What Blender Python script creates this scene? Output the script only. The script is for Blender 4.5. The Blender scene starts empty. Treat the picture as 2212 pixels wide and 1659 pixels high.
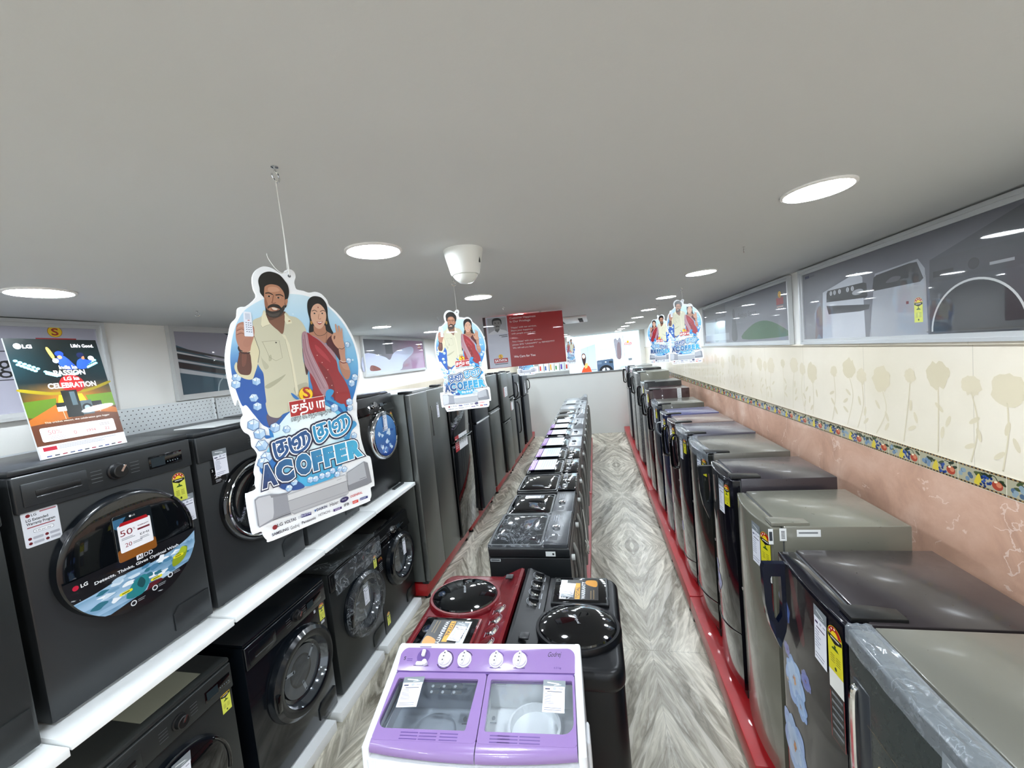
# Showroom aisle full of washing machines and refrigerators (Blender 4.5, bpy)
import bpy, bmesh, math, random
from mathutils import Matrix, Vector
from mathutils.geometry import tessellate_polygon
random.seed(7)
SC = bpy.context.scene
COL = SC.collection
PI = math.pi
CAMZ, CEIL = 2.2, 2.57

# ------------------------------------------------------------------ camera, world, exposure
cam_data = bpy.data.cameras.new('camera')
cam_data.sensor_fit = 'HORIZONTAL'
cam_data.sensor_width = 36.0
cam_data.lens = 36.0 * 851.7 / 2212.0
cam_data.clip_start = 0.02
cam = bpy.data.objects.new('camera', cam_data)
COL.objects.link(cam)
_right = Vector((0.97438751, 0.20241152, -0.09797223))
_down = Vector((-0.08133636, -0.08895157, -0.99270943))
_fwd = Vector((-0.20965061, 0.97525237, -0.07020989))
_m = Matrix((_right, -_down, -_fwd)).transposed().to_4x4()
_m.translation = (0, 0, CAMZ)
cam.matrix_world = _m
SC.camera = cam
world = bpy.data.worlds.new('world')
SC.world = world
world.use_nodes = True
_bg = world.node_tree.nodes['Background']
_bg.inputs['Color'].default_value = (0.86, 0.93, 1.0, 1)
_bg.inputs["Strength"].default_value = 1.1
vs = SC.view_settings
vs.view_transform = 'Standard'
vs.look = 'None'
vs.gamma = 1.0
vs.use_curve_mapping = False
vs.exposure = 0.6
LAMP = 132.0          # emission of the round ceiling lamps

# ------------------------------------------------------------------ materials
def lin(h):
    if not isinstance(h, str):
        return h
    c = [int(h[i:i + 2], 16) / 255 for i in (0, 2, 4)]
    return tuple(x / 12.92 if x <= 0.04045 else ((x + 0.055) / 1.055) ** 2.4 for x in c)
_MATS = {}
def mat(name, col='808080', rough=0.5, metal=0.0, coat=0.0, grain=0.06, emit=0.0, spec=0.5, bump=0.0, scale=40.0, alpha=1.0, aniso=None):
    if name in _MATS:
        return _MATS[name]
    m = bpy.data.materials.new(name)
    m.use_nodes = True
    nt = m.node_tree
    b = nt.nodes['Principled BSDF']
    c = (*lin(col), 1)
    b.inputs['Base Color'].default_value = c
    b.inputs['Roughness'].default_value = rough
    b.inputs['Metallic'].default_value = metal
    b.inputs['Coat Weight'].default_value = coat
    b.inputs['Coat Roughness'].default_value = 0.04
    b.inputs['Specular IOR Level'].default_value = spec
    if emit:
        b.inputs['Emission Color'].default_value = c
        b.inputs['Emission Strength'].default_value = emit
    if alpha < 1:
        b.inputs['Alpha'].default_value = alpha
    if grain and not emit:
        tc = nt.nodes.new('ShaderNodeTexCoord')
        no = nt.nodes.new('ShaderNodeTexNoise')
        no.inputs['Scale'].default_value = scale
        no.inputs['Detail'].default_value = 3
        if aniso:
            mp = nt.nodes.new('ShaderNodeMapping')
            mp.inputs['Scale'].default_value = aniso
            nt.links.new(tc.outputs['Object'], mp.inputs['Vector'])
            nt.links.new(mp.outputs[0], no.inputs['Vector'])
        else:
            nt.links.new(tc.outputs['Object'], no.inputs['Vector'])
        mr = nt.nodes.new('ShaderNodeMapRange')
        mr.inputs['To Min'].default_value = max(0, rough - grain)
        mr.inputs['To Max'].default_value = min(1, rough + grain)
        nt.links.new(no.outputs['Fac'], mr.inputs['Value'])
        nt.links.new(mr.outputs[0], b.inputs['Roughness'])
        if bump:
            bp = nt.nodes.new('ShaderNodeBump')
            bp.inputs['Strength'].default_value = bump
            bp.inputs['Distance'].default_value = 0.002
            nt.links.new(no.outputs['Fac'], bp.inputs['Height'])
            nt.links.new(bp.outputs[0], b.inputs['Normal'])
    _MATS[name] = m
    return m

def print_mat(name, rough=0.35, coat=0.0, emit=0.0):
    if name in _MATS:
        return _MATS[name]
    m = bpy.data.materials.new(name)
    m.use_nodes = True
    nt = m.node_tree
    b = nt.nodes['Principled BSDF']
    a = nt.nodes.new('ShaderNodeAttribute')
    a.attribute_name = 'Ink'
    gm = nt.nodes.new('ShaderNodeGamma')
    gm.inputs['Gamma'].default_value = 1.0 if emit else 1.22
    nt.links.new(a.outputs['Color'], gm.inputs['Color'])
    nt.links.new(gm.outputs[0], b.inputs['Base Color'])
    b.inputs['Roughness'].default_value = rough
    b.inputs['Coat Weight'].default_value = coat
    b.inputs['Coat Roughness'].default_value = 0.02
    if emit:
        nt.links.new(a.outputs['Color'], b.inputs['Emission Color'])
        b.inputs['Emission Strength'].default_value = emit
    _MATS[name] = m
    return m

PRINT = print_mat('printed_card', 0.45)
GLOSSPRINT = print_mat('laminated_print', 0.3, 0.6)
GLASSPRINT = print_mat('print_behind_glass', 0.45, 1.0)
BOARDPRINT = print_mat('glossy_board_print', 0.4, 0.35)
LITPRINT = print_mat('backlit_print', 0.4, 0.0, 0.9)
WHITEPL = mat('white_plastic', 'e8eae6', 0.35)
WHITEMET = mat('white_powder_coat', 'e6e9ea', 0.4)
SHELFM = mat('white_shelf', 'eff2f2', 0.3)
BLACKPL = mat('black_plastic', '0b0c0e', 0.35)
BLACKGL = mat('black_gloss', '050608', 0.06, coat=0.5, grain=0.02)
GUNMETAL = mat('gunmetal_steel', '2f3234', 0.34, 0.3, grain=0.05)
DARKPAINT = mat('dark_grey_paint', '2a2d2d', 0.32, 0.2, grain=0.02)
BLACKPAINT = mat('black_paint', '101214', 0.3, 0.1, grain=0.012)
INKBLACK = mat('blue_black_paint', '0b1016', 0.2, 0.1, coat=0.3)
CHROME = mat('chrome', 'd8dadc', 0.08, 1.0, grain=0.02)
STEEL = mat('brushed_steel', '737572', 0.36, 0.85, grain=0.08, aniso=(120, 120, 1.5))
STEELD = mat('dark_brushed_steel', '363a40', 0.34, 0.8, grain=0.08, aniso=(120, 120, 1.5))
STEELG = mat('grey_steel', '5f625f', 0.34, 0.7, grain=0.08, aniso=(120, 120, 1.5))
DRUM = mat('drum_steel', 'b4b8ba', 0.2, 1.0, grain=0.05)
RED = mat('red_enamel', 'a8141a', 0.35, coat=0.2)
SMOKE = mat('smoked_glass', '0a0d10', 0.03, coat=0.8, grain=0.01)
CORDW = mat('white_cord', 'c9c6bc', 0.6)
HOSE = mat('grey_hose', '8b8a84', 0.6)
CORDB = mat('black_cord', '0c0c0c', 0.5)

def film_mat(name, lo, hi, bump):
    m = bpy.data.materials.new(name)
    m.use_nodes = True
    nt = m.node_tree
    for n in list(nt.nodes):
        nt.nodes.remove(n)
    out = nt.nodes.new('ShaderNodeOutputMaterial')
    mx = nt.nodes.new('ShaderNodeMixShader')
    tr = nt.nodes.new('ShaderNodeBsdfTransparent')
    gl = nt.nodes.new('ShaderNodeBsdfPrincipled')
    gl.inputs['Base Color'].default_value = (0.4, 0.44, 0.48, 1)
    gl.inputs['Roughness'].default_value = 0.12
    tc = nt.nodes.new('ShaderNodeTexCoord')
    no = nt.nodes.new('ShaderNodeTexNoise')
    no.inputs['Scale'].default_value = 9
    no.inputs['Detail'].default_value = 4
    no.inputs['Distortion'].default_value = 1.6
    vo = nt.nodes.new('ShaderNodeTexVoronoi')
    vo.feature = 'DISTANCE_TO_EDGE'
    vo.inputs['Scale'].default_value = 5
    nt.links.new(tc.outputs['Object'], no.inputs['Vector'])
    va = nt.nodes.new('ShaderNodeMixRGB')
    va.inputs[0].default_value = 0.35
    nt.links.new(tc.outputs['Object'], va.inputs[1])
    nt.links.new(no.outputs['Color'], va.inputs[2])
    nt.links.new(va.outputs[0], vo.inputs['Vector'])
    bp = nt.nodes.new('ShaderNodeBump')
    bp.inputs['Strength'].default_value = bump
    bp.inputs['Distance'].default_value = 0.01
    nt.links.new(vo.outputs['Distance'], bp.inputs['Height'])
    nt.links.new(bp.outputs[0], gl.inputs['Normal'])
    mr = nt.nodes.new('ShaderNodeMapRange')
    mr.inputs['From Max'].default_value = 0.035
    mr.inputs['To Min'].default_value = hi
    mr.inputs['To Max'].default_value = lo
    nt.links.new(vo.outputs['Distance'], mr.inputs['Value'])
    nt.links.new(mr.outputs[0], mx.inputs[0])
    nt.links.new(tr.outputs[0], mx.inputs[1])
    nt.links.new(gl.outputs[0], mx.inputs[2])
    nt.links.new(mx.outputs[0], out.inputs[0])
    return m
FILM = film_mat('clear_plastic_film', 0.05, 0.42, 0.7)
MILKY = film_mat('milky_plastic_film', 0.3, 0.5, 0.3)

def glass_mat(name, tint, mixf):
    m = bpy.data.materials.new(name)
    m.use_nodes = True
    nt = m.node_tree
    for n in list(nt.nodes):
        nt.nodes.remove(n)
    out = nt.nodes.new('ShaderNodeOutputMaterial')
    mx = nt.nodes.new('ShaderNodeMixShader')
    tr = nt.nodes.new('ShaderNodeBsdfTransparent')
    tr.inputs['Color'].default_value = tint
    gl = nt.nodes.new('ShaderNodeBsdfGlossy')
    gl.inputs['Roughness'].default_value = 0.02
    fr = nt.nodes.new('ShaderNodeFresnel')
    fr.inputs['IOR'].default_value = mixf
    nt.links.new(fr.outputs[0], mx.inputs[0])
    nt.links.new(tr.outputs[0], mx.inputs[1])
    nt.links.new(gl.outputs[0], mx.inputs[2])
    nt.links.new(mx.outputs[0], out.inputs[0])
    return m
PANE = glass_mat('smoky_pane', (0.96, 0.97, 0.98, 1), 1.4)
BOWL = glass_mat('door_bowl_glass', (0.3, 0.32, 0.34, 1), 1.9)

# ------------------------------------------------------------------ mesh helpers
class B:
    """collects geometry for one mesh"""
    def __init__(self):
        self.bm = bmesh.new()
        self.mats = []
        self.ink = None
    def mi(self, m):
        if m not in self.mats:
            self.mats.append(m)
        return self.mats.index(m)
    def faces(self, vs, fs, m, M=None):
        i = self.mi(m)
        bv = [self.bm.verts.new(M @ Vector(v) if M else v) for v in vs]
        out = []
        for f in fs:
            try:
                fc = self.bm.faces.new([bv[k] for k in f])
                fc.material_index = i
                fc.smooth = True
                out.append(fc)
            except ValueError:
                pass
        return out
    def merge(self, tb, m, M=None):
        tb.verts.index_update()
        self.faces([v.co.copy() for v in tb.verts], [[v.index for v in f.verts] for f in tb.faces], m, M)
        tb.free()
    def box(self, x0, x1, y0, y1, z0, z1, m, bev=0.0, seg=2, M=None, top=None):
        tb = bmesh.new()
        bmesh.ops.create_cube(tb, size=1)
        for v in tb.verts:
            tx, ty = (top if top and v.co.z > 0 else (1, 1))
            v.co = Vector(((x0 + x1) / 2 + v.co.x * (x1 - x0) * tx, (y0 + y1) / 2 + v.co.y * (y1 - y0) * ty, (z0 + z1) / 2 + v.co.z * (z1 - z0)))
        if bev:
            bmesh.ops.bevel(tb, geom=tb.edges[:], offset=bev, segments=seg, affect='EDGES', profile=0.5)
        self.merge(tb, m, M)
        return self
    def prism(self, pts, a0, a1, m, axis='z', bev=0.0, seg=2, M=None, only=None):
        """extrude a polygon: axis z -> pts are (x,y); y -> pts are (x,z); x -> pts are (y,z)"""
        tb = bmesh.new()
        def P(p, a):
            return (p[0], p[1], a) if axis == 'z' else ((p[0], a, p[1]) if axis == 'y' else (a, p[0], p[1]))
        n = len(pts)
        lo = [tb.verts.new(P(p, a0)) for p in pts]
        hi = [tb.verts.new(P(p, a1)) for p in pts]
        tb.faces.new(lo[::-1])
        tb.faces.new(hi)
        for i in range(n):
            tb.faces.new((lo[i], lo[(i + 1) % n], hi[(i + 1) % n], hi[i]))
        bmesh.ops.recalc_face_normals(tb, faces=tb.faces[:])
        if bev:
            tb.edges.ensure_lookup_table()
            ed = [e for e in tb.edges if (e.verts[0] in lo) == (e.verts[1] in lo)]
            bmesh.ops.bevel(tb, geom=ed, offset=bev, segments=seg, affect='EDGES', profile=0.5)
        self.merge(tb, m, M)
        return self
    def ring(self, outer, inner, a0, a1, m, axis='y', M=None):
        def P(p, a):
            return (p[0], p[1], a) if axis == 'z' else ((p[0], a, p[1]) if axis == 'y' else (a, p[0], p[1]))
        n = len(outer)
        vs = [P(p, a0) for p in outer] + [P(p, a0) for p in inner] + [P(p, a1) for p in outer] + [P(p, a1) for p in inner]
        fs = []
        for i in range(n):
            j = (i + 1) % n
            fs += [(i, j, n + j, n + i), (2 * n + i, 3 * n + i, 3 * n + j, 2 * n + j), (i, 2 * n + i, 2 * n + j, j), (n + i, n + j, 3 * n + j, 3 * n + i)]
        self.faces(vs, fs, m, M)
        return self
    def lathe(self, prof, m, seg=32, M=None, squash=1.0, cap=True):
        """profile (r,h) turned about local z"""
        vs, fs = [], []
        n = len(prof)
        for k in range(seg):
            a = 2 * PI * k / seg
            for r, h in prof:
                vs.append((r * math.cos(a), r * math.sin(a) * squash, h))
        for k in range(seg):
            k2 = (k + 1) % seg
            for i in range(n - 1):
                fs.append((k * n + i, k2 * n + i, k2 * n + i + 1, k * n + i + 1))
        if cap:
            fs.append([k * n for k in range(seg)][::-1])
            fs.append([k * n + n - 1 for k in range(seg)])
        self.faces(vs, fs, m, M)
        return self
    def tube(self, path, r, m, seg=8, M=None, flat=1.0):
        path = [Vector(p) for p in path]
        vs, fs = [], []
        n = len(path)
        up = Vector((0, 0, 1))
        for i, p in enumerate(path):
            d = (path[min(i + 1, n - 1)] - path[max(i - 1, 0)]).normalized()
            if abs(d.dot(up)) > 0.95:
                up = Vector((1, 0, 0)) if abs(d.x) < 0.9 else Vector((0, 1, 0))
            s = d.cross(up).normalized()
            u = s.cross(d).normalized()
            up = u
            rr = r[i] if isinstance(r, (list, tuple)) else r
            for k in range(seg):
                a = 2 * PI * k / seg
                vs.append(p + s * math.cos(a) * rr + u * math.sin(a) * rr * flat)
        for i in range(n - 1):
            for k in range(seg):
                k2 = (k + 1) % seg
                fs.append((i * seg + k, i * seg + k2, (i + 1) * seg + k2, (i + 1) * seg + k))
        fs.append(list(range(seg))[::-1])
        fs.append([(n - 1) * seg + k for k in range(seg)])
        self.faces(vs, fs, m, M)
        return self
    def grid(self, fn, nu, nv, m, M=None):
        vs = [fn(i / nu, j / nv) for j in range(nv + 1) for i in range(nu + 1)]
        fs = [(j * (nu + 1) + i, j * (nu + 1) + i + 1, (j + 1) * (nu + 1) + i + 1, (j + 1) * (nu + 1) + i) for j in range(nv) for i in range(nu)]
        self.faces(vs, fs, m, M)
        return self
    def obj(self, name, parent=None, loc=(0, 0, 0), rz=0.0, label=None, cat=None, group=None, kind=None, sharp=35):
        if not self.ink:
            bmesh.ops.recalc_face_normals(self.bm, faces=self.bm.faces[:])
        me = bpy.data.meshes.new(name)
        self.bm.to_mesh(me)
        self.bm.free()
        for m in self.mats:
            me.materials.append(m)
        me.set_sharp_from_angle(angle=math.radians(sharp))
        o = bpy.data.objects.new(name, me)
        COL.objects.link(o)
        o.location = loc
        o.rotation_euler = (0, 0, rz)
        if parent:
            o.parent = parent
        return tag(o, label, cat, group, kind)

def tag(o, label=None, cat=None, group=None, kind=None):
    for k, v in (('label', label), ('category', cat), ('group', group), ('kind', kind)):
        if v:
            o[k] = v
    return o
def empty(name, loc, rz=0.0, label=None, cat=None, group=None):
    o = bpy.data.objects.new(name, None)
    o.empty_display_size = 0.05
    COL.objects.link(o)
    o.location = loc
    o.rotation_euler = (0, 0, rz)
    return tag(o, label, cat, group)
def struct(b, name):
    return b.obj(name, kind='structure')
def copy_tree(o, parent=None):
    c = o.copy()
    COL.objects.link(c)
    if parent:
        c.parent = parent
    for ch in list(o.children):
        copy_tree(ch, c)
    return c
def rx(a):
    return Matrix.Rotation(a, 4, 'X')
def T(x, y, z):
    return Matrix.Translation((x, y, z))
FRONT = rx(PI / 2)         # turns a lathe about z into one about -y (z -> -y)
def arc(cx, cy, r, a0, a1, n):
    return [(cx + r * math.cos(math.radians(a0 + (a1 - a0) * k / n)), cy + r * math.sin(math.radians(a0 + (a1 - a0) * k / n))) for k in range(n + 1)]
def rrect(x0, x1, y0, y1, r, n=5):
    return arc(x1 - r, y0 + r, r, -90, 0, n) + arc(x1 - r, y1 - r, r, 0, 90, n) + arc(x0 + r, y1 - r, r, 90, 180, n) + arc(x0 + r, y0 + r, r, 180, 270, n)
def smooth(pts, n=4, closed=True):
    out = []
    N = len(pts)
    for i in range(N if closed else N - 1):
        p0, p1, p2, p3 = (pts[(i - 1) % N], pts[i], pts[(i + 1) % N], pts[(i + 2) % N]) if closed else (pts[max(i - 1, 0)], pts[i], pts[i + 1], pts[min(i + 2, N - 1)])
        for k in range(n):
            t = k / n
            out.append(tuple(0.5 * (2 * p1[a] + (p2[a] - p0[a]) * t + (2 * p0[a] - 5 * p1[a] + 4 * p2[a] - p3[a]) * t * t + (3 * p1[a] - p0[a] - 3 * p2[a] + p3[a]) * t ** 3) for a in range(len(p1))))
    if not closed:
        out.append(tuple(pts[-1]))
    return out

# ------------------------------------------------------------------ lettering and flat printed artwork
_TXT = {}
def glyphs(s, off=0.0):
    k = (s, round(off, 3))
    if k not in _TXT:
        c = bpy.data.curves.new('lettering', 'FONT')
        c.body = s
        c.size = 1
        c.offset = off
        c.resolution_u = 3
        o = bpy.data.objects.new('lettering', c)
        COL.objects.link(o)
        bpy.context.view_layer.update()
        me = o.to_mesh()
        vs = [(v.co.x, v.co.y) for v in me.vertices]
        fs = [tuple(p.vertices) for p in me.polygons]
        o.to_mesh_clear()
        bpy.data.objects.remove(o)
        bpy.data.curves.remove(c)
        _TXT[k] = (vs, fs)
    return _TXT[k]
def mixc(a, b, t):
    t = max(0, min(1, t))
    a, b = lin(a), lin(b)
    return tuple(x + (y - x) * t for x, y in zip(a, b))

class Art:
    """flat printed artwork in millimetres, each stroke of ink a few microns above the last"""
    EPS = 6e-6
    def __init__(self, mirror=False, fmap=None, base=0.0):
        self.v, self.f, self.c, self.n = [], [], [], 0
        self.mir = -1 if mirror else 1
        self.fmap = fmap
        self.base = base
    def _add(self, pts, faces, col):
        self.n += 1
        y = -self.base - self.EPS * self.n
        o = len(self.v)
        for p in pts:
            if self.fmap:
                self.v.append(self.fmap(p[0] / 1000, p[1] / 1000, y))
            else:
                self.v.append((p[0] / 1000, y, p[1] / 1000))
        for f in faces:
            a, b, c = (pts[f[0]], pts[f[1]], pts[f[2]])
            ar = (b[0] - a[0]) * (c[1] - a[1]) - (b[1] - a[1]) * (c[0] - a[0])
            f = tuple(f) if ar > 0 else tuple(f)[::-1]
            self.f.append([o + k for k in f])
            self.c.append([col(*pts[k]) if callable(col) else lin(col) for k in f])
    def mx(self, pts):
        return [(p[0] * self.mir, p[1]) for p in pts]
    def poly(self, pts, col, sm=0, sub=0):
        pts = smooth(pts, 4) if sm else list(pts)
        pts = self.mx(pts)
        tr = tessellate_polygon([[Vector((x, y, 0)) for x, y in pts]])
        if sub:
            P, F = [], []
            for t in tr:
                a, b, c = (pts[k] for k in t)
                n = sub
                idx = {}
                for i in range(n + 1):
                    for j in range(n + 1 - i):
                        idx[i, j] = len(P)
                        P.append(tuple(a[q] + (b[q] - a[q]) * i / n + (c[q] - a[q]) * j / n for q in (0, 1)))
                for i in range(n):
                    for j in range(n - i):
                        F.append((idx[i, j], idx[i + 1, j], idx[i, j + 1]))
                        if i + j < n - 1:
                            F.append((idx[i + 1, j], idx[i + 1, j + 1], idx[i, j + 1]))
            self._add(P, F, col)
        else:
            self._add(pts, [t for t in tr], col)
        return self
    def rect(self, x0, y0, x1, y1, col, r=0, sub=0):
        return self.poly(rrect(x0, x1, y0, y1, r, 4) if r else [(x0, y0), (x1, y0), (x1, y1), (x0, y1)], col, 0, sub)
    def ell(self, cx, cy, a, b, col, rot=0, n=24):
        r = math.radians(rot)
        return self.poly([(cx + a * math.cos(2 * PI * k / n) * math.cos(r) - b * math.sin(2 * PI * k / n) * math.sin(r), cy + a * math.cos(2 * PI * k / n) * math.sin(r) + b * math.sin(2 * PI * k / n) * math.cos(r)) for k in range(n)], col)
    def sector(self, cx, cy, r0, r1, a0, a1, col, n=10):
        return self.poly(arc(cx, cy, r1, a0, a1, n) + arc(cx, cy, r0, a1, a0, n), col)
    def line(self, pts, w, col, sm=0):
        pts = smooth(pts, 5, False) if sm and len(pts) > 2 else list(pts)
        pts = self.mx(pts)
        L, R = [], []
        n = len(pts)
        for i in range(n):
            a, b = pts[max(i - 1, 0)], pts[min(i + 1, n - 1)]
            dx, dy = b[0] - a[0], b[1] - a[1]
            d = math.hypot(dx, dy) or 1
            L.append((pts[i][0] - dy / d * w / 2, pts[i][1] + dx / d * w / 2))
            R.append((pts[i][0] + dy / d * w / 2, pts[i][1] - dx / d * w / 2))
        P = L + R
        F = [(i, n + i, n + i + 1, i + 1) for i in range(n - 1)]
        k = len(P)
        for e in (0, n - 1):            # round ends
            P += [(pts[e][0] + w / 2 * math.cos(2 * PI * q / 8), pts[e][1] + w / 2 * math.sin(2 * PI * q / 8)) for q in range(8)]
            F.append(tuple(range(k, k + 8)))
            k += 8
        self._add(P, F, col)
        return self
    def text(self, s, x, y, h, col, w=None, bold=0, rot=0, align=0, off=None, shear=0.0):
        vs, fs = glyphs(s, off if off is not None else (0.022 if bold else 0.0))
        bx = [p[0] for p in glyphs(s, 0.0)[0]] or [0]
        x0, x1 = min(bx), max(bx)
        sy = h / 0.70
        sx = w / (x1 - x0) if w else sy
        W = (x1 - x0) * sx
        if self.mir < 0:
            x, rot = -x - W * math.cos(math.radians(rot)), -rot
        r = math.radians(rot)
        sh = W * align
        P = []
        for px, py in vs:
            u, v = (px - x0) * sx - sh + py * sy * shear, py * sy
            P.append((x + u * math.cos(r) - v * math.sin(r), y + u * math.sin(r) + v * math.cos(r)))
        if fs:
            self._add(P, fs, col)
        return self
    def lines(self, x0, y0, x1, n, dy, h, col, rag=0.3):
        """rows of print too small to read"""
        for k in range(n):
            self.rect(x0, y0 - k * dy - h, x0 + (x1 - x0) * (1 - rag * random.random()), y0 - k * dy, col)
        return self
    def ice(self, x, y, r, rot):
        x *= self.mir
        m, self.mir = self.mir, 1
        h = [(x + r * math.cos(math.radians(rot + 60 * k)), y + r * math.sin(math.radians(rot + 60 * k))) for k in range(6)]
        c = (x, y)
        self.poly(h, '4d74a8')
        i = [(c[0] + (p[0] - c[0]) * 0.9, c[1] + (p[1] - c[1]) * 0.9) for p in h]
        for k, col in ((0, 'dbe9f5'), (2, '9fc0e0'), (4, 'bcd5ec')):
            self.poly([c, i[k], i[k + 1], i[(k + 2) % 6]], col)
        self.ell(x - r * 0.25, y + r * 0.3, r * 0.22, r * 0.14, 'f6fafd', rot)
        self.line([i[1], c], r * 0.07, '5f86b8')
        self.mir = m
        return self
    def mesh(self, b, M=None, m=PRINT):
        """add the artwork to a B mesh"""
        lay = b.bm.loops.layers.float_color.get('Ink') or b.bm.loops.layers.float_color.new('Ink')
        b.ink = True
        i = b.mi(m)
        bv = [b.bm.verts.new(M @ Vector(v) if M else v) for v in self.v]
        for f, c in zip(self.f, self.c):
            try:
                fc = b.bm.faces.new([bv[k] for k in f])
            except ValueError:
                continue
            fc.material_index = i
            for lp, cc in zip(fc.loops, c):
                lp[lay] = (*cc, 1)
    def obj(self, name, parent=None, M=None, m=PRINT, plate=None, **kw):
        b = B()
        if plate:
            pts, th, pm = plate
            b.prism([(p[0] * self.mir / 1000, p[1] / 1000) for p in pts], 0, th, pm, axis='y', M=M)
            bmesh.ops.recalc_face_normals(b.bm, faces=b.bm.faces[:])
        self.mesh(b, M, m)
        return b.obj(name, parent, **kw)

CARD='-4.5,9.8 3.4,12.3 9.9,8.2 11.1,-0.4 7.5,-9.6 8,-17.5 10.4,-22.9 21.4,-24.5 31.7,-27.1 43.8,-24.6 55.3,-28 64.5,-38.4 67.6,-48.6 79.7,-60.2 92.5,-75.7 103.3,-95.3 112.2,-117.1 117.4,-144.8 117.9,-170.6 112.1,-197.8 103.8,-220.7 99.1,-240.3 100.4,-245.1 96.9,-270.3 99.3,-289.2 98.8,-307.7 100.2,-326.6 105.9,-352.4 114.4,-359.4 116.3,-376.1 116.7,-418.5 113,-422 106.8,-423.8 106.5,-438 102.2,-446.1 92.2,-450 -3.4,-449.3 -85.5,-450.4 -93.4,-446.9 -98.2,-437 -100.3,-428.7 -109.8,-427.7 -114.3,-422.4 -115.3,-365.1 -111.4,-359.7 -102.1,-358.4 -98.5,-355.9 -99.6,-349.4 -97.5,-338 -98.3,-328.7 -93.6,-313.5 -89.5,-302.5 -92.3,-292.7 -96,-285.8 -95.6,-272.4 -98,-265.9 -103.7,-260.2 -107.2,-247.8 -104.5,-236.6 -101.5,-231.2 -107,-207 -110.6,-215.8 -114.1,-195.1 -115.9,-170.6 -115.7,-145.1 -111.8,-124 -106.4,-105.8 -100.2,-85.9 -91.4,-75.7 -88.5,-62.7 -84.1,-58.2 -74.9,-56.4 -58.3,-40.8 -60.6,-27.6 -60.5,-11.3 -55.6,1 -46.3,9.5 -37.7,12.3 -26.6,10.3 -15.8,3.8 -9.5,3.7'
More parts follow.
